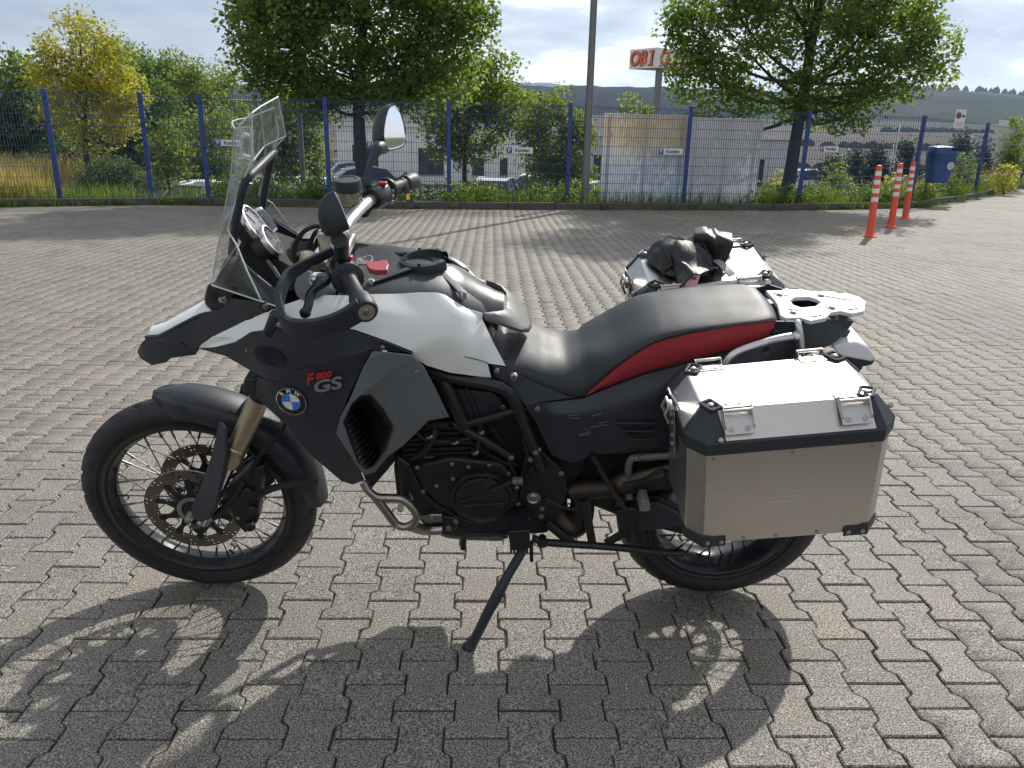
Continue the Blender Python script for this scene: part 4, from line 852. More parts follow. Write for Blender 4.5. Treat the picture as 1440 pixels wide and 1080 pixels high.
rad.add(*g_prism([at(*p) for p in ((466, 556, .06), (512, 534, .06), (566, 636, .06), (520, 690, .06))], (0, -.03, 0)))
rad.build('radiator', M['metal_black'], bike, 0)
# badge and lettering on the cheek
def on_cheek(px, py, lift=.004):
    tri = [at(*CH[i]) for i in (1, 18, 2, 6)]
    n = nrm(np.cross(tri[1]-tri[0], tri[2]-tri[0])); n = n*(1 if n[1] > 0 else -1)
    a, b = at(px, py, .2), at(px, py, .3); t = ((tri[1]-a)@n)/((b-a)@n); return a+(b-a)*t+n*lift, n
bc, bn = on_cheek(411, 563); bx = nrm(np.array((-1., 0, .1))-np.dot((-1., 0, .1), bn)*bn); bu = np.cross(bn, bx)
badge = lathe('badge', bc, bn, [(.0001, .002), (.036, .002), (.0395, .0012), (.0405, -.006), (.0001, -.006)], M['gloss'], bike, 48, 25)
lathe('badge_ring', bc, bn, [(.0375, .001), (.0375, .003), (.040, .0026), (.0405, .001), (.0375, .001)], M['chrome'], badge, 48)
for q in range(4):
    V = [bc+bn*.0035]+[bc+bn*.0035+(bx*math.cos(a)+bu*math.sin(a))*.0235 for a in np.linspace(q*math.pi/2, (q+1)*math.pi/2, 10)]
    mk('badge_quarter', V, [(0, k, k+1) for k in range(1, 10)], M['whiteenamel' if q % 2 == 0 else 'blueenamel'], badge, 0)
lathe('badge_ring', bc, bn, [(.0235, .002), (.0235, .004), (.0248, .004), (.0248, .002), (.0235, .002)], M['chrome'], badge, 40)
for ch, a in (('B', 132), ('M', 90), ('W', 48)):
    d = bx*math.cos(R(a))+bu*math.sin(R(a)); text('badge_letter', ch, bc+bn*.003+d*.0308, bx*math.cos(R(a-90))+bu*math.sin(R(a-90)), d, .0145, M['whiteenamel'], badge, .0003, bold=.0003)
p0, n0 = on_cheek(447, 529.5); p1, _ = on_cheek(467, 525.5); tx = nrm(p1-p0)
pF, _ = on_cheek(433.5, 533.5); text('model_lettering', 'F', pF, tx, np.cross(n0, tx), .040, M['redprint'], bike, .0006, shear=.6, bold=.0014, sx=1.0)
pF, _ = on_cheek(454, 527.5); text('model_lettering', '800', pF, tx, np.cross(n0, tx), .022, M['redprint'], bike, .0006, shear=.5, bold=.0009, sx=1.3)
pG, _ = on_cheek(458.5, 541.5); text('model_lettering', 'GS', pG, tx, np.cross(n0, tx), .044, M['greyprint'], bike, .0006, shear=.32, bold=.0012, sx=1.5)
for t_ in (.004,): 
    a, _ = on_cheek(434, 544.5, .0052); b, _ = on_cheek(484, 538.5, .0052); 

# ---- screen, hoop, dials
WS = [(298, 401, .10), (368, 424, .205), (389, 431, .215), (302, 370, .10), (320, 323, .135), (309, 330, .09), (325, 245, .075), (338, 262, .125), (330, 181, .06), (352, 178, .105), (355, 225, .118), (333, 345, .16), (347, 380, .183), (318, 300, .105)]
P = [at(*p) for p in WS]
cen = [(P[i][0]+.022, 0, P[i][2]+.004) for i in (0, 3, 5, 6, 8)]
Vv = P+mirror_y(P)+cen; n = len(P); C = [2*n+k for k in range(5)]
half = [(0, 1, 12, 3), (3, 12, 11, 5), (11, 4, 13, 5), (5, 13, 6), (13, 7, 6), (13, 4, 7), (6, 7, 10, 9), (6, 9, 8), (1, 2, 12)]
ff = half+[tuple(i+n for i in f) for f in half]
for s in (0, n): ff += [(0+s, 3+s, C[1], C[0]), (3+s, 5+s, C[2], C[1]), (5+s, 6+s, C[3], C[2]), (6+s, 8+s, C[4], C[3])]
ws = mk('windscreen', Vv, ff, M['screen'], bike, 40)
def edge_tube(pts, mir=True, r=.0021, close=False):
    q = [at(*p) for p in pts]
    for s in ((1, -1) if mir else (1,)): tube('screen_edge', [a*(1, s, 1) for a in q], r, M['screenedge'], ws, 6, 1)
edge_tube([WS[0], WS[1], WS[2]]); edge_tube([WS[2], WS[1], WS[12], WS[11], WS[4], WS[7], WS[10], WS[9], WS[8]]); edge_tube([WS[0], WS[3], WS[5]], r=.001); edge_tube([WS[5], WS[6], WS[8]], r=.001); edge_tube([WS[0], WS[11]], r=.0009)
tube('screen_edge', [P[8], cen[4], mirror_y(P)[8]], .0018, M['screenedge'], ws, 6, 3)
SP = [(337, 176, .14), (354, 159, .12), (356, 226, .145), (340, 222, .14), (366, 150, .04), (391, 136, -.10), (402, 191, -.14), (377, 219, -.135), (372, 205, -.05)]
P = [at(*p) for p in SP]
spo = mk('screen_spoiler', P, [(0, 1, 2, 3), (1, 4, 8, 2), (4, 5, 6, 8), (8, 6, 7)], M['screen'], bike, 40)
for q in ([0, 1, 4, 5, 6, 7, 8, 2, 3, 0], [1, 2], [4, 8], [8, 6]): tube('screen_edge', [P[i] for i in q], .0019 if len(q) > 3 else .0014, M['screenedge'], spo, 6, 1)
tube('spoiler_slot', [at(385, 155, -.08), at(384, 178, -.09)], .008, M['dark'], spo, 8, 1, up=(1, 0, 0), flat=(.25, 1))
for a in (((342, 190, .11), (349, 192, .10)), ((341, 220, .115), (350, 222, .10))): tube('spoiler_clip', [at(*a[0]), at(*a[1])], .007, M['screenedge'], spo, 8, 1)
prism('screen_slot', [at(*p) for p in ((329, 262, .112), (334, 235, .112), (342, 228, .112), (351, 234, .112), (347, 258, .112), (338, 266, .112))], (0, .002, 0), M['screen'], ws, .001)
hoop = [at(326, 358, .12), at(328, 340, .125), at(337, 285, .125), at(345, 256, .12), at(352, 246, .105)]
hp = hoop+[(hoop[-1]+(np.array(hoop[-1])*(1, -1, 1)-hoop[-1])*t) for t in (.2, .5, .8)]+mirror_y(hoop)[::-1]
tube('screen_hoop', hp, .0098, M['plastic'], bike, 12, 4)
def gauge(px, py, y, r, nx=(-.86, -.10, .50)):
    c = at(px, py, y); n = nrm(nx)
    g = lathe('gauge', c, n, [(r*.8, -.04), (r*.96, -.03), (r*.98, -.004), (r*.88, -.002), (.0001, -.002)], M['plastic'], bike, 40, 30)
    lathe('gauge_rim', c, n, [(r*1.0, -.008), (r*1.04, 0), (r*1.0, .006), (r*.9, .007), (r*.88, .001), (r*.9, -.008), (r*1.0, -.008)], M['alubright'], g, 40, 30)
    f = lathe('gauge_face', c+n*.001, n, [(r*.87, 0), (r*.87, .002), (.0001, .0022)], M['gaugeglass'], g, 40)
    a, b, _ = basis(n)
    for k in range(11):
        w = R(-40+26*k); d = a*math.cos(w)+b*math.sin(w); tube('gauge_mark', [c+n*.0038+d*r*.66, c+n*.0038+d*r*.8], .0012, M['ink'], f, 4, 1)
    tube('needle', [c+n*.004, c+n*.004+(a*-.3+b*.9)*r*.7], .0011, M['redprint'], f, 4, 1)
    return g
gauge(357, 315, .055, .050); gauge(381, 338.5, .065, .041)
dq = [at(357, 294, -.03), at(367, 289.5, -.05), at(392, 322, -.05), at(384, 331, -.03)]
dp_ = prism('display', dq, nrm((.8, 0, -.6))*.02, M['alubright'], bike, .003)
cx = sum(dq)/4; prism('display_glass', [cx+(q-cx)*.76+nrm((-.8, 0, .6))*.004 for q in dq], nrm((.8, 0, -.6))*.003, M['gaugeglass'], dp_, .001)
DB = [(332, 366, .08), (346, 338, .07), (368, 352, .07), (392, 366, .08), (414, 378, .09), (428, 398, .11), (405, 412, .13), (350, 408, .11), (316, 398, .085)]
q = [at(*p) for p in DB]; mb = MB(); mb.V = list(map(tuple, q+mirror_y(q))); n = len(q)
mb.F = [tuple(range(n)), tuple(range(2*n-1, n-1, -1))]+[(i, (i+1) % n, n+(i+1) % n, n+i) for i in range(n)]; mb.mi = [0]*len(mb.F)
db_ = mb.build('dashboard', M['dark'], bike, 30, .004)
for s in (1, -1): tube('fairing_edge', [q*(1, s, 1) for q in P1((339, 366, .15), (360, 386, .165), (381, 403, .17))], .0025, M['grey'], bike, 6, 2)
tube('fairing_stay', P1((376, 366, .10), (385, 378, .11), (393, 391, .12)), .005, M['grey'], bike, 8, 2)
# right inner fairing lip seen across the cockpit
for pts_ in ([(333, 352, -.10), (352, 318, -.09), (402, 340, -.13), (436, 341, -.16), (448, 362, -.17), (440, 404, -.17), (380, 404, -.14), (345, 392, -.10)],):
    q = [at(*p) for p in pts_]; V, F = g_shell(q, [(0, 1, 7), (1, 2, 6, 7), (2, 3, 4, 5, 6)], .004, (0, 1, 0)); mk('cockpit_wall', V, F, M['plastic'], bike, 30)
q = [at(*p) for p in ((318, 400, .11), (350, 404, .13), (405, 408, .15), (440, 402, .15))]; V, F = g_grid([[p*(1, t, 1) for t in (-1, 0, 1)] for p in q]); V, F = g_shell(V, F, .004, (0, 0, 1)); mk('cockpit_tray', V, F, M['dark'], bike, 30)
panel('inner_fairing', [(336, 366, .15), (381, 404, .17), (394, 408, .18), (395, 430, .19), (370, 424, .19), (345, 400, .16)], [(0, 1, 4, 5), (1, 2, 3, 4)], M['plastic'], bevel=.003)
# ---- handlebar and controls
bR = [at(489, 314, -.075), at(497, 304, -.125), at(508, 292, -.18), at(521, 281.5, -.24), at(533, 274, -.285), at(546, 266.5, -.33), at(576, 256, -.445)]
bL = mirror_y(bR)
bar = tube('handlebar', bL[::-1][2:]+[np.array(((bL[0][0]+.0), 0, bL[0][2]-.004))]+bR[:-2], .0155, M['silver'], bike, 14, 5)
for s, bb in ((1, bL), (-1, bR)):
    a, b = bb[5], bb[6]; d = nrm(b-a); L = np.linalg.norm(b-a)
    g = lathe('grip', a, d, [(.0165, 0), (.021, .002), (.0215, .006), (.0175, .012), (.017, L*.5), (.0178, L*.92), (.021, L*.96), (.0165, L)], M['rubber'], bike, 24)
    e = lathe('bar_end', b, d, [(.018, -.03), (.0235, -.026), (.026, -.005), (.026, .022), (.0235, .027), (.018, .028), (.0175, .025), (.0001, .025)], M['plastic'], bike, 32, 30)
    lathe('bar_end_ring', b+d*.0262, d, [(.0085, 0), (.0085, .003), (.0175, .003), (.0175, 0), (.0085, 0)], M['alubright'], e, 32)
    bolts('bolt', [b+d*.024], .0085, M['steel'], e, d, .006)
    sw = bb[4]; ds = nrm(bb[5]-bb[3])
    swb = lathe('switch_block', sw-ds*.012, ds, [(.02, -.03), (.03, -.028), (.034, -.012), (.034, .018), (.03, .036), (.026, .05), (.02, .052)], M['gloss'], bike, 24, 30)
    box('switch_button', sw+np.array((-.012, 0, .034)), .026, .018, .009, M['redprint'], swb, bevel=.003)
    for k in range(3): box('switch_button', sw+np.array((-.036, .016*s-.012*k*s, .006-.012*k)), .012, .012, .012, M['grey'], swb, bevel=.003)
    lathe('switch_collar', sw+ds*.04, ds, [(.026, 0), (.036, .003), (.036, .01), (.026, .014)], M['plastic'], swb, 24)
    # lever and perch
    lp = sw+ds*.012+np.array((.045, 0, -.008)); pe = at(429, 440, .40)*(1, s, 1); kn = at(453, 396, .35)*(1, s, 1)
    lv = tube('lever', [lp, kn, kn+(pe-kn)*.35+np.array((.01, 0, .0)), kn+(pe-kn)*.75+np.array((.003, 0, -.003)), pe], [.013, .012, .0085, .0075, .0085], M['gloss'], bike, 12, 4, up=(0, 0, 1), flat=(.75, 1.25))
    lathe('lever_end', pe, (0, s, -.1), [(.0001, -.012), (.009, -.009), (.0125, 0), (.009, .009), (.0001, .012)], M['gloss'], lv, 16)
    box('lever_perch', lp+np.array((.004, .01*s, -.002)), .05, .035, .024, M['alubright'] if s > 0 else M['gloss'], lv, bevel=.008)
    # hand guard frame: a flat band from the switch block round the front to the bar end
    gp = [at(468, 353, .27), at(440, 367, .30), (0, 0, 0), at(397, 405, .37), at(393, 427, .40), at(402, 455, .43), at(428, 463, .45), at(462, 458, .465), at(490, 446, .468), at(511, 432, .462)]
    gp[2] = at(408, 386, .335); gp = [np.array(q)*(1, s, 1) for q in gp]
    hg = tube('hand_guard', gp, [.55, .62, .8, .95, 1.05, 1.12, 1.12, 1.1, 1.1, 1.25], M['plastic'], bike, 14, 6, up=(0, .25*s, 1), flat=(.0215, .0075))
# black strap on the right grip
sp_ = [at(558, 257, -.40), at(562, 253, -.40), at(567, 258, -.395), at(572, 270, -.385), at(577, 283, -.38), at(580, 291, -.38)]
strap = tube('grip_strap', sp_, .011, M['plastic'], bike, 8, 4, up=(1, 0, 0), flat=(.9, .2))
box('strap_label', at(572.5, 276, -.383)+np.array((-.003, .004, 0)), .011, .006, .018, pbr('yellow_label', (.75, .5, .05), .5), strap, bevel=.001)
# brake fluid reservoir
rsv = at(489, 262, -.20)
rv = lathe('brake_reservoir', rsv+np.array((0, 0, -.045)), (0, 0, 1), [(.022, -.004), (.031, 0), (.033, .03), (.033, .036)], M['amber'], bike, 32, 40)
lathe('reservoir_cap', rsv, (0, 0, 1), [(.034, -.012), (.0375, -.01), (.038, .014), (.0365, .02), (.028, .021), (.027, .0195), (.0001, .0195)], M['plastic'], rv, 40, 30)
tube('reservoir_bracket', [rsv+np.array((-.034, .01, -.02)), rsv+np.array((-.036, .0, -.048)), rsv+np.array((-.01, .012, -.056)), rsv+np.array((-.06, -.05, -.04))], .0035, M['steel'], rv, 8)
# mirrors
def mirror(s):
    c = at(553.5, 181, -.45) if s < 0 else np.array(at(474, 298, .45))
    n = nrm((-1, -s*.52, .10 if s < 0 else .05)); w = nrm(np.cross((0, 0, 1.), n)); u = np.cross(n, w)   # w points to the machine's ... side
    out = -w if (np.dot(w, (0, s, 0)) < 0) else w
    sc0 = .95
    if s > 0:                            # turned so far inwards that only its back and edge show
        e0, e1 = at(465, 266, .45), at(489, 329, .45); c = (e0+e1)/2; u = nrm(e0-e1); vd = nrm(c-np.array(((CAM-BO)@BX, (CAM-BO)@BY, (CAM-BO)@BZ))); n = nrm(np.cross(vd, u)); n = n*(1 if n[0] < 0 else -1)
        out = nrm(np.cross(u, n)); out = out*(1 if np.dot(out, vd) < 0 else -1); n = nrm(n+out*-.18); out = nrm(out-np.dot(out, n)*n); sc0 = np.linalg.norm(e0-e1)/.158; out = out*.74
    pr = [(-.060, -.052), (-.072, -.01), (-.055, .04), (-.02, .068), (.02, .075), (.05, .06), (.066, .02), (.066, -.03), (.045, -.058), (.0, -.066), (-.035, -.064)] if s < 0 else [(-.060, -.052), (-.072, -.01), (-.055, .04), (-.02, .068), (.02, .075), (.05, .06), (.066, .02), (.066, -.03), (.045, -.058), (.0, -.066), (-.035, -.064)]
    # teardrop: narrow top outside, wide foot inside
    pr = [(a*sc0, b_*sc0) for a, b_ in [(.015, .072), (.042, .045), (.056, .0), (.055, -.04), (.035, -.06), (-.01, -.062), (-.05, -.055), (-.064, -.03), (-.06, .0), (-.045, .035), (-.018, .066)]]
    K = len(pr); sm_ = spline([*pr, pr[0]], 4)[:-1]
    P2 = [np.array((a, b)) for a, b in sm_]; rings = []
    for sc, dep, sh in ((.90, .001, 0), (1.0, .004, 0), (1.0, -.012, 0), (.95, -.028, -.003), (.80, -.046, -.008), (.5, -.058, -.014), (.15, -.063, -.018)):
        dep *= (.72 if s > 0 else 1.0); rings.append([c+n*dep+out*(p[0]*sc)+u*(p[1]*sc+sh) for p in P2])
    V, F = g_grid([r+[r[0]] for r in rings]); m = len(rings[0])+1
    F.append(tuple(range((len(rings)-1)*m, (len(rings)-1)*m+m-1)))
    o = mk('mirror', V, F, M['plastic'], bike, 45)
    gl = [c+n*.0035+out*(p[0]*.92)+u*(p[1]*.92) for p in P2]; mk('mirror_glass', gl+[g-n*.003 for g in gl], [tuple(range(len(gl)))]+[(i, (i+1) % len(gl), (i+1) % len(gl)+len(gl), i+len(gl)) for i in range(len(gl))], M['mirror'], o, 0)
    tube('mirror_rim', gl+[gl[0]], .0018, M['chrome'] if s < 0 else M['screenedge'], o, 6, 1)
    neck = c-out*.030-u*.045-n*.03
    if s < 0: q = [c-n*.035-u*.01-out*.005, c-n*.034-u*.045-out*.016, at(536, 208, -.37)+np.array((.008, 0, 0)), at(527, 218, -.345), at(519, 235, -.315), at(516.5, 250, -.30), at(518, 275, -.295)]; rr = [.018, .024, .0185, .0125, .0088, .0088, .014]
    else: q = [c-u*.05-n*.02, at(480, 333, .36), at(480, 345, .33), at(480, 357, .30)]; rr = [.016, .016, .0165, .017]
    tube('mirror_stem', q, rr, M['plastic'], o, 14, 5)
    lathe('stem_nut', q[-1]+np.array((0, 0, -.012)), (0, 0, 1), [(.014, 0), (.016, .004), (.016, .026), (.011, .034)], M['gloss'], o, 16)
mirror(-1); mirror(1)
# cables, clamp, steering head
for pts, r in (([(458, 318, .05), (440, 319, .06), (425, 328, .08), (415, 345, .09), (414, 362, .10), (418, 372, .10)], .006), ([(462, 322, .0), (445, 326, .02), (437, 340, .03), (432, 352, .04)], .006), ([(466, 326, .0), (452, 330, .02), (443, 344, .04), (436, 362, .06)], .005), ([(478, 300, -.12), (466, 320, -.06), (450, 336, -.02), (440, 352, .02)], .006), ([(505, 300, -.2), (514, 303, -.2), (522, 292, -.24), (527, 284, -.26)], .006)):
    tube('cable', P1(*pts), r, M['dark'], bike, 8)
for k in range(9):
    p = at(426, 357, .07)+np.array((.0, .0, -.004*k)); lathe('boot_rib', p, (.2, 0, 1), [(.017, 0), (.022, .002), (.017, .004)], M['rubber'], bike, 18)
box('top_clamp', at(468, 342, 0)+np.array((0, 0, -.02)), .085, .2, .03, M['alubright'], bike, bevel=.008)
for s in (1, -1):
    box('bar_clamp', at(468, 330, 0)+np.array((.0, .05*s, .0)), .05, .03, .06, M['alubright'], bike, bevel=.006)
    lathe('fork_cap', at(462, 344, 0)*(1, 0, 1)+np.array((.03, .107*s, -.02)), (-.4, 0, 1), [(.028, 0), (.028, .03), (.02, .036), (.0001, .036)], M['gold'], bike, 24)
lathe('ignition_lock', at(505, 372, 0)+np.array((.02, .03, -.03)), (-.2, 0, 1), [(.022, 0), (.022, .03), (.016, .034), (.0001, .034)], M['steel'], bike, 20)
# pale round housing behind the clutch lever
lathe('horn', at(432, 402, .18), nrm(np.array((.5, .8, .5))), [(.030, -.07), (.036, -.06), (.037, .0), (.034, .006), (.02, .009), (.0001, .009)], M['grey'], bike, 30, 30)
# front turn signals
for s in (1, -1):
    a, b = at(374.5, 473, .27)*(1, s, 1), at(391, 441, .215)*(1, s, 1); d = nrm(b-a); L = np.linalg.norm(b-a)
    pr = [(.0001, 0), (.008, .003)]
    for k in range(9): pr += [(.0105+.004*k/9, L*(.08+.075*k)), (.0125+.004*k/9, L*(.10+.075*k)), (.0125+.004*k/9, L*(.125+.075*k)), (.0105+.004*k/9, L*(.14+.075*k))]
    pr += [(.018, L*.85), (.016, L), (.0001, L)]
    lathe('turn_signal', a, d, pr, M['gloss'], bike, 18, 50)
tube('guard_peg', [at(392, 457, .40), at(402, 456, .42)], .006, M['galv'], bike, 8, 1)

# ---- seat
def xz_of(pts):
    q = np.array([at(*p) for p in pts]); i = np.argsort(q[:, 0]); return q[i]
topc = xz_of([(735, 452, -.07), (748, 456, -.075), (761, 461, -.08), (791, 463, -.09), (812, 456, -.10), (831, 447, -.11), (852, 437, -.12), (874, 426.5, -.115), (893, 417, -.115), (910, 411.5, -.115), (935, 408, -.112), (965, 405.5, -.108), (1010, 403.5, -.10), (1054, 403, -.09), (1075, 409, -.075)])
botl = xz_of([(681, 446, .108), (693, 482, .13), (708, 516, .148), (730, 527, .155), (752, 537, .155), (780, 549, .155), (806, 557, .152), (822, 556.5, .150), (848, 547, .148), (874, 537, .145), (904, 526, .14), (935, 517, .135), (966, 510, .132), (1020, 496, .125), (1062, 484, .118), (1082, 476, .112), (1089, 462, .10)])
seam = xz_of([(822, 556, .150), (849, 531, .155), (868, 515, .152), (886, 502, .148), (905, 490, .144), (920, 482, .14), (935, 477, .137), (966, 469, .133), (1000, 463, .13), (1027, 458.5, .127), (1060, 454, .122), (1080, 451.5, .115), (1088, 451, .105)])
def itp(q, x, c): return float(np.interp(x, q[:, 0], q[:, c]))
xs = np.concatenate([np.linspace(botl[0, 0]+.004, .0, 6)[:1], np.linspace(botl[0, 0]+.006, botl[-1, 0]-.012, 54)])
xs = np.linspace(botl[0, 0]+.004, botl[-1, 0]-.012, 56)
rows_b, rows_r, seam_pts = [], [], []
x_tip = seam[-1, 0]
for x in xs:
    zt = itp(topc, x, 2)+.004; zb, yb = itp(botl, x, 2), itp(botl, x, 1)
    if x < x_tip: zs, ysd = itp(seam, x, 2), itp(seam, x, 1)
    else: zs, ysd = zb, yb
    if x > topc[-1, 0]-.03: zt = zt-(x-(topc[-1, 0]-.03))*.12
    zt = max(zt, zs+.006)
    # rounded cross-section from the centre to the seam (or lower edge)
    row = []
    dish = .012*math.exp(-((x-.52)/.1)**2)
    sh = min(.13, ysd*.78)
    for t in np.linspace(0, 1, 13):
        ang = t*math.pi/2; e = 2.6 if x < x_tip else 2.2
        yy = ysd*abs(math.sin(ang))**(2/e); z = zs+(zt-zs)*abs(math.cos(ang))**(2/e)
        z -= dish*math.exp(-(yy/.07)**2)
        row.append((x, yy, z))
    rows_b.append([(a, -b, c) for a, b, c in reversed(row[1:])]+row)
    if x < x_tip+.001:
        r0_ = (x, ysd-.0005, zs); r1_ = (x, max(ysd, yb)+.002, zs*.62+zb*.38); r2_ = (x, (yb+.004), zb*.8+zs*.2); r3_ = (x, yb-.004, zb); rows_r.append([r0_, r1_, r2_, r3_]); seam_pts.append(r0_)
b0 = rows_b[0]; cen_b = np.mean(np.array(b0), 0)
caps = [[tuple(np.array(p)*(1, .93, 1)+np.array((-.010, 0, -.008))) for p in b0]]
caps = [[tuple(cen_b+(np.array(p)-cen_b)*.55+np.array((-.018, 0, -.01))) for p in b0]]+caps
V, F = g_grid(caps+rows_b); m = len(b0); F.append(tuple(range(m)))
seat = mk('seat', V, F, M['seat'], bike, 60)
for s in (1, -1):
    V, F = g_grid([[(a, b*s, c) for a, b, c in r] for r in rows_r]); V, F = g_shell(V, F, .02, (0, s, 0)); mk('seat_side_stripe', V, F, M['red'], seat, 50)
    tube('seat_seam', [(a, (b+.0022)*s, c+.001) for a, b, c in seam_pts], .0016, M['dark'], seat, 6, 1)
    stt = MB()
    sp2 = spline([(a, (b+.003)*s, c+.0045) for a, b, c in seam_pts[1:-2]], 3)
    for k in range(0, len(sp2)-1, 1): stt.add(*g_tube([sp2[k], sp2[k]+(sp2[k+1]-sp2[k])*.55], .0009, 4, 1))
    stt.build('stitching', M['dark'], seat, 0)
# soft collar where the seat meets the tank
cl = [(679, 441, .105), (692, 438, .098), (706, 437.5, .085), (715, 438, .07)]
inn = [at(681, 441, .104), at(696, 438, .09), at(708, 437, .072), at(713, 434, .045)]; zc = at(712, 433, .03)
outl = [at(682, 445.5, .112), at(700, 452, .112), at(716, 458, .105), at(733, 463.5, .09), at(744, 463, .06), at(748, 459, .03)]
inn2 = [at(681, 440, .104), at(693, 438, .094), at(704, 437, .08), at(712, 435, .055), at(713, 434, .03), at(713, 433, .0)]
outl[-1] = at(748, 457, .0)
rr_ = []
for a, b in zip(inn2, outl):
    mid = (a+b)/2+np.array((0, .003, .004)); rr_.append([a+np.array((0, 0, -.012)), a, a*.75+mid*.25+np.array((0, 0, .002)), mid, b*.8+mid*.2, b, b+np.array((0, -.006, -.012))])
rr_ = rr_+[[np.array(p)*(1, -1, 1) for p in r] for r in rr_[::-1][1:]]
q = np.array(rr_); V, F = g_grid(list(q)); mk('seat_collar', V, F, pbr('pale_worn_vinyl', (.16, .155, .15), .45, noise_amt=.15, noise_scale=10, bump=.3, bump_scale=420), seat, 60)
# ---- tail and rack
def px72(x, y): return 1060+x/7.2, 380+y/7.2
RZ = 1.056
rk = [(120, 203), (282, 200), (330, 180), (460, 186), (560, 208), (720, 214), (880, 218), (960, 238), (1075, 270), (1138, 318), (1122, 412), (1000, 438), (880, 412), (785, 425), (735, 480), (580, 512), (470, 478), (330, 485), (268, 455), (240, 345), (205, 295)]
rp = [atz(*px72(*q), RZ) for q in rk]
hole = [(370, 305), (420, 272), (560, 268), (640, 290), (682, 322), (620, 362), (480, 375), (405, 350)]
hp_ = [atz(*px72(*q), RZ) for q in hole]
def poly_hole(name, O, H, th, mat, parent, bevel=.0025):
    bm = bmesh.new(); ov = [bm.verts.new(p) for p in O]; hv = [bm.verts.new(p) for p in H]
    es = [bm.edges.new((v[i], v[(i+1) % len(v)])) for v in (ov, hv) for i in range(len(v))]
    r = bmesh.ops.triangle_fill(bm, edges=es, use_beauty=True)
    fs = [f for f in bm.faces]; bmesh.ops.recalc_face_normals(bm, faces=fs)
    if sum(f.normal.z for f in fs) < 0: bmesh.ops.reverse_faces(bm, faces=fs)
    ex = bmesh.ops.extrude_face_region(bm, geom=fs); nv = [g for g in ex['geom'] if isinstance(g, bmesh.types.BMVert)]
    bmesh.ops.translate(bm, verts=nv, vec=(0, 0, th)); bmesh.ops.recalc_face_normals(bm, faces=bm.faces)
    bmesh.ops.dissolve_limit(bm, angle_limit=.02, verts=bm.verts, edges=bm.edges)
    me = bpy.data.meshes.new(name); bm.to_mesh(me); bm.free(); o = link(name, me, mat, parent)
    b = o.modifiers.new('bevel', 'BEVEL'); b.width = bevel; b.segments = 2; b.limit_method = 'ANGLE'; b.angle_limit = R(28); return o
rack = poly_hole('luggage_rack', [p+np.array((0, 0, -.012)) for p in rp], [p+np.array((0, 0, -.012)) for p in hp_], .012, M['whitealu'], bike)
for q in ((262, 250), (682, 258), (400, 430), (790, 382)):
    p = atz(*px72(*q), RZ); lathe('rack_bolt', p, (0, 0, 1), [(.0075, 0), (.0075, .004), (.004, .006), (.0001, .006)], M['bolt'], rack, 16); lathe('rack_washer', p+np.array((0, 0, .0005)), (0, 0, 1), [(.011, 0), (.011, .0015), (.007, .0018)], M['galv'], rack, 18)
for a, b in (((580, 474), (686, 458)), ((952, 402), (1052, 388)), ((342, 184), (456, 189)), ((838, 225), (905, 226))):
    p, q = atz(*px72(*a), RZ), atz(*px72(*b), RZ); tube('rack_slot', [p, q], .0035, M['dark'], rack, 8, 1, up=(0, 0, 1), flat=(.22, 1))
for a, b in (((640, 238), (1000, 305)), ((190, 228), (350, 252)), ((330, 385), (470, 400)), ((740, 370), (775, 330))):
    p, q = atz(*px72(*a), RZ), atz(*px72(*b), RZ); tube('rack_rib', [p, (p+q)/2+np.array((0, .004, .001)), q], .0035, M['whitealu'], rack, 8, 4, up=(0, 0, 1), flat=(.7, 1.2))
TL = [(1088, 452, .105), (1092, 462, .105), (1087, 476, .115), (1062, 486, .122), (1020, 500, .132), (1020, 520, .16), (1075, 515, .15), (1112, 510, .135), (1150, 492, .11), (1176, 480, .085), (1190, 466, .06), (1201, 452, .045), (1160, 448, .075), (1120, 452, .12)]
tl, _ = panel('tail_panel', TL, [(0, 1, 6, 7, 13), (1, 2, 3, 4, 5, 6), (13, 7, 8, 12), (12, 8, 9, 10, 11)], M['plastic'], bevel=.004, soft=3)
q = [at(*p)-np.array((0, 0, .03)) for p in ((1092, 452, .13), (1120, 450, .12), (1160, 447, .075), (1200, 451, .045))]
V, F = g_grid([[p*(1, t, 1) for t in (-1, -.5, 0, .5, 1)] for p in q]); V, F = g_shell(V, F, .02, (0, 0, 1)); mk('tail_cover', V, F, M['plastic'], bike, 40)
q = [at(*p) for p in ((1201, 452, .045), (1190, 467, .055), (1172, 484, .07), (1150, 493, .08))]
V, F = g_grid([[p*(1, t, 1) for t in (-1, -.5, 0, .5, 1)] for p in q]); V, F = g_shell(V, F, .02, (-1, 0, 0)); mk('tail_light', V, F, M['lens'], bike, 40)
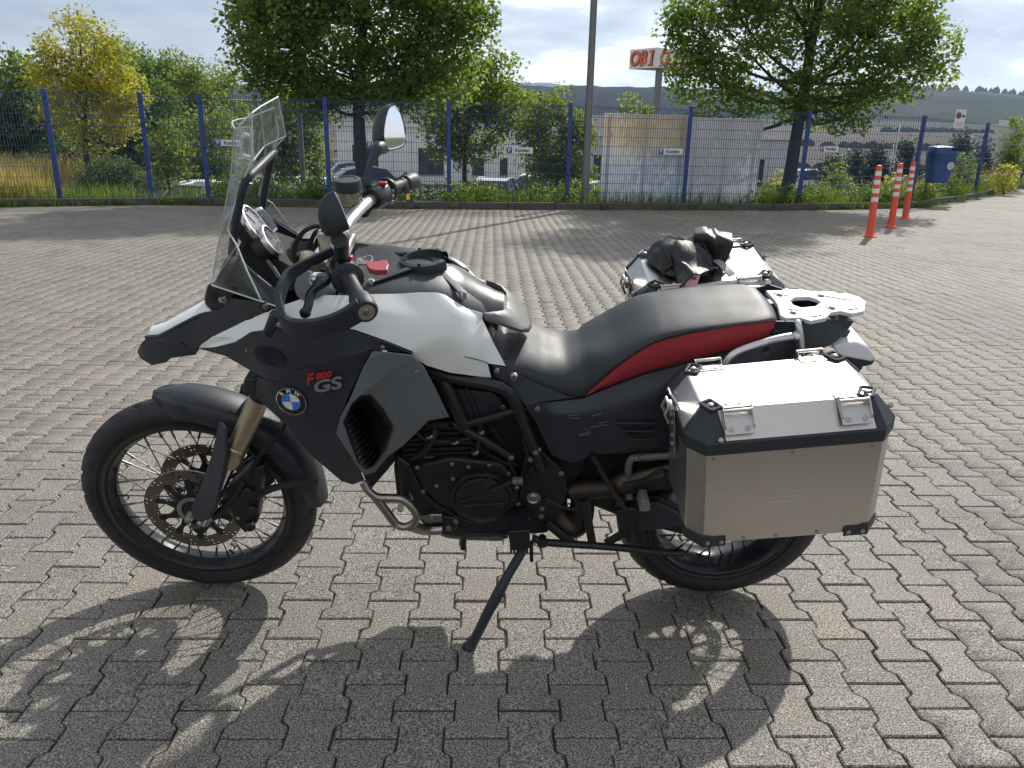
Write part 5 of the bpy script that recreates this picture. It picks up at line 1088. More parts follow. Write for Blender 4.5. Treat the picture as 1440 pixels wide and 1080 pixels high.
# number plate carrier with its pale upper cover
pc_ = [at(*p) for p in ((1171, 487, .09), (1204, 481, .08), (1222, 488, .08), (1230, 500, .085), (1229, 510, .09), (1190, 503, .10), (1178, 497, .10))]
n = len(pc_); mb = MB(); mb.add(*g_prism([p for p in pc_], (0, -.165, 0))); mb.build('plate_carrier', M['signwhite'], bike, 30, .006)
pu = [at(*p) for p in ((1190, 504, .088), (1229, 501, .085), (1231, 508, .085), (1226, 514, .085), (1214, 516, .085), (1212, 521, .085), (1204, 525, .085), (1195, 520, .085))]
prism('plate_carrier_underside', pu, (0, -.16, 0), M['plastic'], bike, .004)
for s in (1, -1):
    tube('grab_rail', [q*(1, s, 1) for q in P1((1019, 512, .18), (1027, 501, .178), (1045, 491, .172), (1090, 477, .158), (1119, 472, .145))], .0095, M['silver'], bike, 14)
    tube('rail_post', [q*(1, s, 1) for q in P1((1121, 452, .125), (1123, 460, .142), (1126, 478, .15), (1128, 520, .155))], .0085, M['silver'], bike, 12)
    lathe('rail_clamp', at(1120, 472, .145)*(1, s, 1), (1, 0, -.3), [(.0125, -.006), (.0125, .006)], M['silver'], bike, 16)
    # side covers below the seat
    SC = [(693, 513, .158), (708, 517, .16), (752, 538, .162), (800, 557.5, .160), (812, 559, .160), (760, 566, .178), (740, 572, .18), (728, 556, .176), (716, 541, .17), (695, 531, .165)]
    LP = [(737, 573, .178), (760, 567, .178), (820, 560, .160), (848, 548, .154), (904, 527, .146), (966, 511, .138), (1020, 498, .132), (1020, 540, .155), (960, 570, .18), (948, 600, .185), (945, 637, .18), (883, 637, .175), (833, 640, .175), (806, 652, .17), (775, 640, .172), (752, 592, .178), (840, 577, .196), (905, 562, .196), (935, 545, .19), (800, 590, .194), (780, 582, .19)]
    if s > 0:
        sc, _ = panel('side_panel', SC, [(0, 1, 8, 9), (1, 2, 7, 8), (2, 3, 4, 5, 6, 7)], M['plastic'])
        lp_, _ = panel('rear_side_cover', LP, [(0, 1, 20, 15), (1, 2, 3, 16, 20), (3, 4, 18, 17, 16), (4, 5, 6, 7, 8, 18), (18, 8, 9, 17), (20, 16, 19), (15, 20, 19, 14), (16, 17, 9, 10, 11, 19), (19, 11, 12, 13, 14)], M['plastic'], bevel=.004, soft=3)
        for a, b in (((866, 595), (921, 595)), ((874, 606), (921, 606)), ((883, 617), (921, 617))): tube('louvre', [at(a[0], a[1], .193), at(b[0], b[1], .193)], .0042, M['gloss'], lp_, 8, 1)
        lk = at(722.5, 531, .172); lathe('seat_lock', lk, (0, 1, 0), [(.0001, .006), (.009, .006), (.0115, .003), (.0125, -.004)], M['steel'], sc, 24); box('lock_slot', lk+np.array((0, .006, 0)), .0025, .002, .011, M['dark'], sc, bevel=0)
        bolts('bolt', [at(698.5, 522, .168), at(755.5, 574.5, .185), at(707.5, 572, .165)], .0075, M['bolt'], bike)
        for k in range(9):
            a = (810+RNG.uniform(-20, 40), 590+RNG.uniform(-8, 24)); tube('scratch', [at(*a, .1965), at(a[0]+RNG.uniform(6, 16), a[1]+RNG.uniform(-5, 4), .1965)], .0009, M['grey'], lp_, 4, 1)

q = [at(*p) for p in ((700, 500, .125), (820, 546, .135), (904, 512, .128), (1000, 488, .118), (1083, 462, .10), (1083, 492, .13), (1020, 515, .145), (960, 560, .15), (830, 600, .15), (730, 566, .145))]
mb = MB(); mb.V = list(map(tuple, q+mirror_y(q))); n = len(q); mb.F = [tuple(range(n)), tuple(range(2*n-1, n-1, -1))]+[(i, (i+1) % n, n+(i+1) % n, n+i) for i in range(n)]; mb.mi = [0]*len(mb.F); mb.build('seat_base', M['dark'], bike, 0)
q = [at(*p) for p in ((790, 640, .1), (945, 632, .1), (985, 600, .1), (1060, 560, .1), (1100, 600, .1), (1060, 660, .1), (950, 690, .1), (830, 690, .1))]
mb = MB(); mb.V = list(map(tuple, q+mirror_y(q))); n = len(q); mb.F = [tuple(range(n)), tuple(range(2*n-1, n-1, -1))]+[(i, (i+1) % n, n+(i+1) % n, n+i) for i in range(n)]; mb.mi = [0]*len(mb.F); mb.build('inner_mudguard', M['dark'], bike, 0)
# ---- aluminium panniers
PH = R(7)
U = np.array((-math.cos(PH), 0, math.sin(PH))); Wv = np.array((math.sin(PH), 0, math.cos(PH))); PB = at(987, 767, .5)*(1, 0, 1)
def pannier(s, yi, yo, du, dw, UL):
    """s side; yi / yo inner and outer offset"""
    def b(u, y, w): return PB+U*(u+du)+Wv*(w+dw)+np.array((0, s*y, 0))
    c = .04
    def octo(e, w, lo=0.): return [b(*p, w) for p in ((.0, yo+e), (UL, yo+e), (UL+.033+e, yo-c), (UL+.033+e, yi+c), (UL, yi-e), (0, yi-e), (-.033-e, yi+c), (-.033-e, yo-c))]
    bot = octo(-.004, 0); V, F = g_grid([bot+[bot[0]], (lambda q: q+[q[0]])(octo(0, .03)), (lambda q: q+[q[0]])(octo(0, .285))]); F += [tuple(range(8)), tuple(range(18, 26))]
    body = mk('pannier', V, F, M['alu'], bike, 25, bevel=.004)
    bd = octo(.007, .268); V, F = g_grid([bd+[bd[0]], (lambda q: q+[q[0]])(octo(.007, .303))]); F += [tuple(range(8)), tuple(range(9, 17))]
    mk('lid_band', V, F, M['plastic'], body, 25, bevel=.004)
    yt, yb = yo-.05, yi+.03; wo, wi = .354, .340
    topp = [b(*p) for p in ((.018, yt, wo), (UL-.016, yt, wo), (UL-.004, yt-.014, wo), (UL-.004, yb+.014, wi), (UL-.016, yb, wi), (.018, yb, wi), (.006, yb+.014, wi), (.006, yt-.014, wo))]
    lo = octo(.004, .300); V = lo+topp; F = [(i, (i+1) % 8, 8+(i+1) % 8, 8+i) for i in range(8)]+[tuple(range(8, 16))]
    lid = mk('lid', V, F, M['alu'], body, 20, bevel=.003)
    # black corner guards, moulded over the lid corners
    cg = [(-.033-.006, yo-c, .0, yo+.006, 7, 0), (UL, yo+.006, UL+.039, yo-c, 1, 2), (UL+.039, yi+c, UL, yi-.006, 3, 4), (.0, yi-.006, -.039, yi+c, 5, 6)]
    for k, (ia, ib) in enumerate(((7, 0), (1, 2), (3, 4), (5, 6))):
        A, B_, C_, D_ = lo[ia], lo[ib], topp[ib], topp[ia]
        prv, nxt = lo[(ia-1) % 8], lo[(ib+1) % 8]; pt, nt = topp[(ia-1) % 8], topp[(ib+1) % 8]
        t = .13; cen = sum(topp)/8
        ex = .075 if True else 0
        def along(p, q, L): return p+nrm(q-p)*L
        pts = [along(A, prv, .022), A, B_, along(B_, nxt, .05), along(C_, nt, .022), C_, D_, along(D_, pt, .012)]
        n_out = nrm(sum(pts)/8-(b(UL/2, (yi+yo)/2, .25)))
        pts = [p+n_out*.004 for p in pts]
        V, F = g_shell(pts, [(0, 1, 6, 7), (1, 2, 5, 6), (2, 3, 4, 5)], .006, n_out); mk('corner_guard', V, F, M['plastic'], body, 25, bevel=.003)
        # lashing eye on the top corner
        e0 = (C_+D_)/2; tow = nrm(cen-e0); a_, b_ = tow, np.cross(Wv, tow)
        eb = MB(); r0 = e0+tow*.012+Wv*.004
        for p, q in (((-.012, -.019), (-.012, .019)), ((-.012, .019), (.016, .019)), ((.016, .019), (.016, -.019)), ((.016, -.019), (-.012, -.019))): eb.add(*g_tube([r0+a_*p[0]+b_*p[1], r0+a_*q[0]+b_*q[1]], .0042, 8, 1))
        eb.build('lashing_eye', M['plastic'], body)
        lathe('rivet', r0+a_*.002, Wv, [(.007, -.004), (.007, .003), (.004, .005), (.0001, .005)], M['bolt'], body, 14)
        rvp = pts[3]*.78+pts[0]*.1+pts[2]*.12 if False else along(B_, nxt, .036)+n_out*.0045+Wv*.008
        fn = np.array((0, s*(1 if k in (0, 1) else -1), .6)); lathe('rivet', rvp, fn, [(.0065, -.002), (.0065, .002), (.0035, .004), (.0001, .004)], M['bolt'], body, 14)
    # carrying handles: folded plates with a bar, two along each long edge
    for (uc, side) in ((.075, 1), (UL-.062, 1), (.065, -1), (UL-.075, -1)):
        yl, yh = (yo, yt) if side > 0 else (yi, yb); w0, w1 = .318, (wo if side > 0 else wi)
        lo_, hi_ = b(uc, yl+.004*side, w0), b(uc, yh, w1+.001); up_ = nrm(hi_-lo_); nn_ = nrm(np.cross(up_, U)); nn_ = nn_*(1 if nn_[2] > 0 else -1); L_ = np.linalg.norm(hi_-lo_)
        h = MB(); h.add(*g_box(lo_+up_*L_*.48+nn_*.0015, .064, L_*.92, .003, (U, up_, nn_)))
        h.add(*g_box(hi_+np.array((0, -s*side*.012, 0))+Wv*.001, .064, .026, .003, (U, np.array((0, 1., 0)), np.cross(U, (0, 1, 0)))))
        for e in (-.031, .031): h.add(*g_prism([lo_+up_*L_*t+nn_*z+U*e for t, z in ((.18, 0), (.25, .011), (.8, .019), (1.0, .016), (1.02, 0))], U*.003))
        h.add(*g_tube([lo_+up_*L_*.80+nn_*.016-U*.032, lo_+up_*L_*.80+nn_*.016+U*.033], .0042, 10, 1))
        ho = h.build('lid_handle', M['alu'], body, 30, .0008)
        for e in (-.018, .018): lathe('rivet', lo_+up_*L_*.2+nn_*.003+U*e, nn_, [(.0062, 0), (.0062, .002), (.004, .0035), (.0001, .0035)], M['bolt'], body, 12)
        for e in (-.015, .015): lathe('rivet', hi_+np.array((0, -s*side*.014, 0))+Wv*.0025+U*e, Wv, [(.0058, 0), (.005, .002), (.0001, .0025)], M['alubright'], body, 12)
    # latch on the front and rear ends
    for u0, du_ in ((-.036, -1),):
        lb = MB(); yc = (yi+yo)/2
        lb.add(*g_box(b(u0+du_*.008, yc, .245), .003, .046, .11, (U, np.array((0, 1., 0)), Wv)))
        lb.add(*g_box(b(u0+du_*.014, yc, .305), .012, .04, .022, (U, np.array((0, 1., 0)), Wv)))
        lb.add(*g_tube([b(u0+du_*.02, yc-.02, .275), b(u0+du_*.03, yc-.02, .30), b(u0+du_*.02, yc-.02, .322), b(u0+du_*.02, yc+.02, .322), b(u0+du_*.03, yc+.02, .30), b(u0+du_*.02, yc+.02, .275)], .0045, 8, 1))
        lb.add(*g_box(b(u0+du_*.006, yc, .33), .003, .034, .05, (nrm(U-Wv*.5*du_), np.array((0, 1., 0)), nrm(Wv+U*.5*du_))))
        lb.build('latch', M['alu'], body, 30, .001)
        for w in (.20, .225, .262): lathe('rivet', b(u0+du_*.0095, yc, w), U*du_, [(.006, 0), (.006, .002), (.0001, .003)], M['bolt'], body, 12)
    # foot corner brackets with two rivets each
    for u0, u1, us in ((-.033, 0, 1), (UL+.033, UL, -1)):
        pts = [b(u0-.003*us, yo-c-.02, -.004), b(u0-.003*us, yo-c-.02, .024), b(u0-.003*us, yo-c, .026), b(u1, yo+.003, .03), b(u1+us*.012, yo+.003, .030), b(u1+us*.022, yo+.003, .024), b(u1+us*.056, yo+.003, .024), b(u1+us*.056, yo+.003, -.004), b(u1, yo+.003, -.004), b(u0-.003*us, yo-c, -.004)]
        V, F = g_shell(pts, [(0, 1, 2, 9), (9, 2, 3, 8), (8, 3, 4, 5, 6, 7)], .004, (0, s, 0)); mk('foot_bracket', V, F, M['plastic'], body, 25, bevel=.0015)
        for e in (.012, .045): lathe('rivet', b(u1+us*e, yo+.003, .009), (0, s, 0), [(.0058, 0), (.0058, .002), (.003, .0035), (.0001, .0035)], M['bolt'], body, 12)
    for u in (.02, UL*.5, UL-.02, .10, UL*.45, UL*.7): 
        wz = .255 if u in (.02, UL*.5, UL-.02) else .012
        lathe('rivet', b(u, yo, wz), (0, s, 0), [(.0045, 0), (.004, .0016), (.0001, .002)], M['bolt'], body, 10)
    for k in range(3):
        u = RNG.uniform(.02, UL-.08); w = RNG.uniform(.05, .24); tube('scratch', [b(u, yo+.0004, w), b(u+RNG.uniform(.015, .07), yo+.0004, w+RNG.uniform(-.006, .006))], .0003, M['alu'], body, 4, 1)
    return body, b, topp
pl_, bl, tl_ = pannier(1, .205, .5, 0, 0, .39)
pr_, br, tr_ = pannier(-1, .215, .545, -.006, .006, .372)
# pannier rails and passenger peg carrier
for s in (1, -1):
    tube('pannier_rail', [q*(1, s, 1) for q in P1((884, 700, .17), (884, 676, .175), (884, 655, .18), (887, 647, .183), (894, 643.5, .186), (920, 642, .19), (950, 640, .195), (1020, 632, .2))], .0105, M['galv'] if s > 0 else M['metal_black'], bike, 12)
    tube('frame_strut', [q*(1, s, 1) for q in P1((833, 640, .185), (850, 670, .19), (872, 706, .19), (885, 725, .185))], .0085, M['metal_black'], bike, 10)
bolts('bolt', [at(894, 643.5, .198), at(902, 642.5, .199)], .0055, M['bolt'], bike)
# ---- frame tubes, engine, exhaust, stand
for s in (1, -1):
    T = lambda *p: [q*(1, s, 1) for q in P1(*p)]
    tube('frame_tube', T((560, 508, .14), (600, 521, .165), (640, 531.5, .18), (690, 541, .187), (706, 546, .189), (718, 556, .19), (728, 574, .19), (740, 605, .188), (753, 637, .184), (760, 660, .18)), .0165, M['metal_black'], bike, 14)
    tube('frame_tube', T((615, 515, .15), (626, 540, .172), (640, 570, .18), (654, 600, .184)), .0195, M['metal_black'], bike, 14)
    tube('frame_tube', T((655, 596, .186), (690, 587, .19), (724, 577, .19)), .0115, M['metal_black'], bike, 12, 3)
    tube('frame_tube', T((640, 596, .18), (655, 605, .187), (690, 624, .19), (720, 643, .188)), .0125, M['metal_black'], bike, 12)
    tube('frame_tube', T((735, 612, .175), (740, 630, .178), (747, 650, .178)), .008, M['metal_black'], bike, 10)
    tube('frame_tube', T((600, 597, .165), (632, 597, .18)), .010, M['metal_black'], bike, 10, 1)
    prism('frame_infill', T((641, 547, .165), (690, 552, .168), (702, 559, .168), (709, 573, .168), (657, 592, .166)), (0, -.004*s, 0), M['plastic'], bike, .002)
    prism('pivot_plate', T((738, 640, .172), (762, 636, .172), (790, 660, .17), (800, 690, .165), (790, 720, .16), (770, 750, .165), (745, 752, .165), (728, 720, .165), (730, 680, .17)), (0, -.03*s, 0), M['engine'], bike, .006)
    pb = at(750, 700, .175)*(1, s, 1); lathe('pivot_bolt', pb, (0, s, 0), [(.02, -.004), (.02, .003), (.0165, .004), (.013, .002), (.010, .006), (.0001, .006)], M['steel'], bike, 24)
    bolts('bolt', T((719, 643, .2), (789, 665, .175), (742, 730, .17), (762, 715, .17), (761, 726, .17), (753, 636, .2), (746, 646, .19)), .0075, M['bolt'], bike, (0, s, 0))
prism('engine_core', [q for q in P1((560, 500, .13), (690, 505, .13), (800, 560, .13), (830, 640, .13), (800, 700, .13), (760, 745, .13), (620, 745, .13), (560, 680, .13), (545, 600, .13))], (0, -.26, 0), M['dark'], bike, .01)
eng = MB()
eng.add(*g_prism(P1((553, 655, .155), (585, 640, .16), (640, 645, .16), (720, 650, .165), (735, 690, .165), (733, 750, .16), (716, 755, .155), (700, 751, .155), (640, 752, .155), (598, 742, .155), (557, 695, .15)), (0, -.31, 0)))
engine = eng.build('engine', M['engine'], bike, 30, .008)
# cylinder block with its fins
cyl = MB()
for k in range(8):
    u = k/7; a0_, a1_ = (580-16*u, 596+50*u), (672+14*u, 592+50*u)
    w = .004
    cyl.add(*g_prism([at(a0_[0], a0_[1], .158), at(a1_[0], a1_[1], .162), at(a1_[0], a1_[1]+3.2, .162), at(a0_[0], a0_[1]+3.2, .158)], (0, -.32, 0)))
cyl.build('cylinder_fins', M['engine'], engine, 0, .001)
prism('cylinder', P1((572, 598, .148), (680, 594, .15), (695, 650, .15), (560, 656, .148)), (0, -.3, 0), M['engine'], engine, .004)
prism('front_cover', P1((556, 640, .165), (578, 655, .175), (592, 690, .178), (617, 712, .178), (640, 716, .175), (640, 742, .165), (600, 738, .16), (562, 695, .16)), (0, -.05, 0), M['engine'], engine, .008)
prism('side_cover', P1((577, 656, .175), (636, 645, .185), (706, 652, .185), (728, 680, .185), (728, 712, .185), (700, 730, .185), (660, 733, .185), (618, 712, .182), (594, 690, .18)), (0, -.05, 0), M['engine'], engine, .008)
cc = at(678, 698, .187)
lathe('clutch_cover', cc, (0, 1, 0), [(.088, -.02), (.090, 0), (.088, .008), (.080, .011), (.077, .009), (.074, .015), (.06, .021), (.03, .024), (.0001, .025)], M['engine'], engine, 56, 40)
for p, q in (((645, 705), (690, 695)), ((690, 695), (712, 680)), ((648, 711), (708, 708)), ((652, 690), (700, 668))): tube('cover_rib', [at(*p, .212), at(*q, .212)], .0035, M['engine'], engine, 8, 1)
tube('cover_arc', P1((650, 672, .2), (672, 668, .205), (695, 670, .205), (708, 682, .2)), .005, M['engine'], engine, 8)
tube('cover_rim', P1((577, 656, .177), (594, 690, .182), (618, 712, .184), (660, 733, .187), (700, 730, .187)), .003, M['engine'], engine, 6)
bolts('case_bolt', P1((587, 657, .182), (636, 652, .187), (659, 657, .187), (688, 654, .187), (715, 666, .187), (727, 685, .187), (614, 683, .184), (637, 673, .187), (595, 691, .183), (729, 709, .187), (728, 720, .187)), .006, M['bolt'], engine)
tube('water_hose', P1((575, 660, .16), (576, 690, .165), (580, 700, .165), (577, 704, .165)), .004, M['greyprint'], engine, 6)
tube('gear_lever', P1((734, 682, .20), (722, 677, .21), (706, 684, .215), (690, 690, .215)), .007, M['engine'], engine, 8)
tube('gear_pedal', P1((720, 748, .2), (690, 751, .22), (662, 752, .235), (653, 755, .24), (651.5, 771, .24)), [.007, .007, .007, .008, .0095], M['metal_black'], bike, 10)
box('foot_lever_rubber', at(728, 676, .215), .03, .02, .016, M['grey'], engine, bevel=.004)
# crash bars
for s in (1, -1):
    T = lambda *p: [q*(1, s, 1) for q in P1(*p)]
    cb = tube('crash_bar', T((511, 678, .23), (518, 690, .235), (530, 699, .235), (546, 700, .23), (562, 701, .23), (574, 708, .23), (583, 719, .23), (586, 728, .228), (580, 737, .226), (568, 741, .226), (558, 738, .226)), .0115, M['steel'], bike, 14)
    tube('crash_bar_strut', T((526, 697, .234), (540, 715, .23), (556, 737, .226)), .0125, M['steel'], cb, 12, 2)
    tube('crash_bar_strut', T((565, 702, .21), (563, 716, .17)), .010, M['steel'], cb, 12, 1)
    tube('crash_bar_foot', T((578, 739, .222), (592, 744, .2), (604, 745, .185), (621, 744, .178)), .0165, M['steel'], cb, 14)
    prism('crash_bar_bracket', T((592, 728, .185), (604, 724, .19), (622, 724, .19), (622, 735, .19), (596, 735, .185)), (0, -.02*s, 0), M['steel'], cb, .003)
    prism('crash_bar_bracket', T((622, 727, .185), (643, 728, .185), (645, 736, .185), (640, 747, .185), (622, 748, .185)), (0, -.02*s, 0), M['metal_black'], cb, .004)
    bolts('bolt', T((641, 732.5, .187), (631, 742, .19), (606, 731, .192)), .0085, M['bolt'], cb, (0, s, 0))
prism('skid_plate', P1((598, 746, .13), (640, 752, .13), (700, 752, .13), (716, 757, .12), (700, 762, .1), (630, 758, .1)), (0, -.24, 0), M['engine'], bike, .006)
# exhaust
tube('exhaust_pipe', P1((792, 660, .10), (782, 690, .115), (780, 715, .12), (790, 732, .125), (804, 738, .125), (815, 728, .125), (819, 705, .125), (812, 690, .125)), [.03, .036, .04, .043, .043, .04, .035, .03], M['exhaust'], bike, 20, 6)
tube('exhaust_pipe', P1((804, 690, .14), (822, 688, .15), (850, 686, .155), (868, 682, .155)), [.026, .0275, .028, .030], M['exhaust'], bike, 20, 4)
mf = tube('silencer', P1((864, 682, .155), (874, 678, .155), (905, 671, .16), (945, 660, .165), (1010, 640, .165), (1100, 612, .165), (1150, 596, .165)), [.030, .036, .042, .047, .05, .05, .046], M['exhaust'], bike, 28, 5)
tube('heat_shield', P1((876, 682, .20), (905, 676, .21), (925, 664, .215), (935, 663, .215), (942, 680, .21)), .007, M['metal_black'], mf, 8)
# swing arm, lower rails and peg brackets
prism('swing_arm', P1((780, 672, .13), (830, 690, .135), (880, 700, .14), (930, 700, .14), (985, 728, .14), (1030, 745, .14), (1030, 763, .14), (985, 759, .14), (930, 746, .14), (890, 737, .14), (872, 728, .14), (832, 712, .135), (785, 700, .13)), (0, -.28, 0), M['engine'], bike, .01)
prism('chain_guard', P1((880, 712, .155), (925, 706, .155), (955, 722, .155), (964, 741, .155), (900, 748, .155), (880, 738, .155)), (0, -.03, 0), M['plastic'], bike, .006)
tube('lower_rail', P1((750, 757, .19), (770, 763, .19), (830, 767, .19), (880, 771, .19), (920, 776, .185), (960, 778, .18)), .0115, M['metal_black'], bike, 12)
for p in (((822, 704, .175), (833, 764, .185)), ((768, 735, .17), (806, 766, .185)), ((852, 764, .185), (880, 748, .18)), ((870, 705, .175), (888, 760, .18))): tube('rail_strut', P1(*p), .0105, M['metal_black'], bike, 10, 1, up=(0, 1, 0), flat=(.5, 1.2))
prism('peg_mount', P1((866, 720, .19), (890, 714, .195), (905, 722, .2), (898, 745, .195), (872, 752, .19)), (0, -.02, 0), M['engine'], bike, .004)
prism('passenger_peg', P1((903, 704, .25), (913, 704, .25), (915, 718, .25), (908, 721, .25), (899, 719, .25)), (0, -.06, 0), M['greyprint'], bike, .004)
pg = MB(); a = at(728, 757, .17); 
pg.add(*g_prism(P1((714, 748, .28), (744, 746, .28), (746, 770, .28), (738, 775, .28), (718, 774, .28)), (0, -.10, 0)))
for k in range(6): pg.add(*g_prism([at(717+4.5*k, 773, .28), at(720.5+4.5*k, 773, .28), at(720+4.5*k, 779, .28), at(717.5+4.5*k, 779, .28)], (0, -.1, 0)))
pg.build('foot_peg', M['metal_black'], bike, 30, .003)
lathe('rail_end', at(763, 765, .20), (0, 1, 0), [(.012, -.03), (.016, 0), (.0001, .004)], M['engine'], bike, 18)
tube('stand_spring', P1((747, 762, .22), (747.5, 789, .225)), .0055, M['dark'], bike, 8, 1)
ss = tube('side_stand', P1((738, 768, .21), (728, 786, .235), (716, 806, .262), (706, 824, .283), (700, 836, .293), (688, 858, .31), (675, 884, .325), (664, 906, .335)), [.013, .014, .0135, .0155, .017, .0155, .0145, .0145], M['plastic'], bike, 14)
ft = at(660, 911, .335); lathe('stand_foot', ft+np.array((0, 0, -.002)), nrm((-.35, -.35, 1)), [(.014, -.006), (.023, -.003), (.023, .006), (.016, .014), (.0135, .035)], M['metal_black'], ss, 20)
bolts('bolt', P1((758, 632, .19),), .006, M['bolt'], bike)

# hoses, cables and the chain
for pts, r, m in (([(600, 590, .13), (612, 606, .17), (604, 625, .175), (590, 640, .165)], .011, 'rubber'), ([(648, 600, .15), (664, 622, .17), (690, 640, .18), (712, 652, .185)], .0045, 'dark'), ([(655, 545, .165), (668, 575, .172), (676, 610, .175), (668, 640, .18)], .0065, 'rubber'), ([(690, 600, .165), (704, 620, .172), (712, 640, .175), (726, 655, .18)], .004, 'dark'), ([(584, 605, .165), (600, 618, .17), (640, 620, .172), (668, 612, .172)], .006, 'rubber'), ([(735, 690, .18), (742, 668, .185), (752, 655, .182), (770, 648, .176)], .005, 'dark'), ([(766, 700, .168), (790, 712, .16), (806, 716, .15), (830, 712, .15)], .0055, 'rubber'), ([(905, 690, .16), (930, 676, .19), (943, 668, .2), (950, 690, .19)], .005, 'dark')):
    tube('hose', P1(*pts), r, M[m], bike, 8)
for p in ((604, 612, .178), (676, 606, .18), (668, 634, .185), (640, 620, .18)): lathe('hose_clamp', at(*p), (.4, 0, 1), [(.0125, -.004), (.0125, .004)], M['bolt'], bike, 14)
# ------------------------------------------------------------ jacket bundled on the right-hand pannier
JC = (tr_[0]+tr_[1]+tr_[4]+tr_[5])/4
def bw(p): return BO+BX*p[0]+BY*p[1]+BZ*p[2]
jk_root = empty('jacket', bw(JC)); jk_root.rotation_mode = 'QUATERNION'
jk_root.matrix_world = Matrix(((BX[0], BY[0], BZ[0], bw(JC)[0]), (BX[1], BY[1], BZ[1], bw(JC)[1]), (BX[2], BY[2], BZ[2], bw(JC)[2]), (0, 0, 0, 1)))
tag(jk_root, 'crumpled black jacket lying on the lid of the far pannier', 'jacket')
M['jacket'] = pbr('black_nylon', (.012, .013, .017), .34, noise_amt=.2, noise_scale=20, bump=.5, bump_scale=500, rough_var=.1)
def cloth(c, rx, ry, rz, seed, amp=.2, fd=(1, .4, .3)):
    bm = bmesh.new(); bmesh.ops.create_icosphere(bm, subdivisions=6, radius=1); fd = Vector(fd).normalized()
    for v in bm.verts:
        p = v.co.copy(); sd_ = Vector((seed, seed*.7, -seed))
        big_ = noise.noise(p*1.1+sd_); wv = noise.noise_vector(p*1.2+sd_*1.3)
        ph = (p.dot(fd)*5.2+wv.x*3.4+wv.y*1.2); r1_ = 1-abs(math.sin(ph))**1.15
        ph2 = (p.dot(fd.cross(Vector((.2, .3, 1))))*9+wv.z*4.5); r2_ = 1-abs(math.sin(ph2))**1.2
        d = 1+amp*(.6*big_+.5*r1_+.16*r2_)
        v.co = Vector((p.x*rx*d, p.y*ry*d, max(p.z*d, -.3)*rz))
    V = [np.array(v.co)+c for v in bm.verts]; F = [[v.index for v in f.verts] for f in bm.faces]; bm.free(); return V, F
JL = lambda px, py, y: at(px, py, y)-JC
def heap(c, R0, H, seed, n=84):
    """cloth lying in a heap: a soft mound with folds running across it, its hem wavy and touching the lid"""
    rows = []
    for i in range(n//2+1):
        t = i/(n//2); row = []
        for k in range(n):
            th = 2*math.pi*k/n; cx_, sy_ = math.cos(th), math.sin(th)
            Rt = R0*(1+.22*noise.noise(Vector((cx_*1.1+seed, sy_*1.1, 0)))+.09*noise.noise(Vector((cx_*3+seed, sy_*3, 4))))*np.array((1., .92))
            x, y = cx_*Rt[0]*t, sy_*Rt[1]*t
            wv = noise.noise(Vector((x*9+seed, y*9, 1.)))*2.6; s1 = (x*.55+y*.83)/.021+wv*1.5; s2 = (x*.9-y*.43)/.034+wv*2+1.3
            f = .011*(math.cos(s1)*.5+.5)**2+.013*(math.cos(s2)*.5+.5)**1.5+.012*noise.noise(Vector((x*22, y*22, seed)))
            env = (1-t**2.6); z = H*env*(.78+.5*noise.noise(Vector((x*7+seed, y*7, 9))))+f*min(1, (1-t)*5+.25)-.004*t
            row.append((c[0]+x*(1+.10*math.sin(3*t)), c[1]+y, max(z, 0)+c[2]))
        rows.append(row+[row[0]])
    return g_grid(rows)
jb = MB(); c0 = JL(964, 354, -.40); c0[2] = -.004
jb.add(*heap(c0, .108, .098, 2.3)); jb.add(*heap(c0+np.array((.012, .055, .0)), .085, .072, 7.9))
jo = jb.build('jacket_body', M['jacket'], jk_root, 75); m_ = jo.modifiers.new('smooth', 'SUBSURF'); m_.levels = 1; m_.render_levels = 1
def sleeve(P, r, flat, upv, seed):
    V, F = g_tube(P, r, 40, 14, up=upv, flat=flat); F = F[:-2]; out = []
    for v in V:
        q = Vector(v); n_ = noise.noise_vector(q*13+Vector((seed, 0, 0)))*.010; f_ = math.sin(q.x*95+q.y*40+noise.noise(q*16+Vector((seed, 1, 0)))*4)*.0035; out.append(np.array(v)+np.array(n_)+np.array((0, .3, 1))*f_)
    return out, F
for P, r, fl, up_, sd_ in (([JL(975, 345, -.40), JL(990, 346, -.39), JL(1006, 350, -.38), JL(1023, 354, -.375)], [.04, .05, .056, .054], (1.0, .8), (0, 0, 1), 1.), ([JL(958, 352, -.36), JL(966, 368, -.31), JL(975, 383, -.275), JL(984, 394, -.25)], [.038, .042, .044, .05], (.85, 1.25), (0, 0, 1), 4.), ([JL(948, 348, -.38), JL(940, 362, -.34), JL(946, 380, -.30)], [.045, .04, .03], (1, .7), (0, 0, 1), 7.)):
    V, F = sleeve([np.array(p) for p in P], r, fl, up_, sd_); so = mk('sleeve', V, F, M['jacket'], jk_root, 60)
    m_ = so.modifiers.new('cloth', 'SOLIDIFY'); m_.thickness = .004; m_.offset = -1
box('care_label', JL(973, 396, -.235), .036, .002, .05, M['signwhite'], jk_root, (nrm((1, -.1, .25)), nrm((0, 1, .3)), nrm((-.25, -.3, 1))), .001)
box('care_label_mark', JL(975, 391, -.232), .02, .002, .008, M['redprint'], jk_root, (nrm((1, -.1, .25)), nrm((0, 1, .3)), nrm((-.25, -.3, 1))), .001)
box('care_label', JL(1019, 362, -.345), .034, .002, .022, M['signwhite'], jk_root, (nrm((1, 0, -.35)), nrm((0, 1, .4)), nrm((.35, -.4, 1))), .001)
tube('waist_strap', [JL(1008, 366, -.33), JL(1016, 372, -.30), JL(1023, 380, -.27), JL(1030, 387, -.25)], .014, pbr('grey_webbing', (.32, .32, .33), .6), jk_root, 8, 4, up=(1, 0, 0), flat=(1, .16))
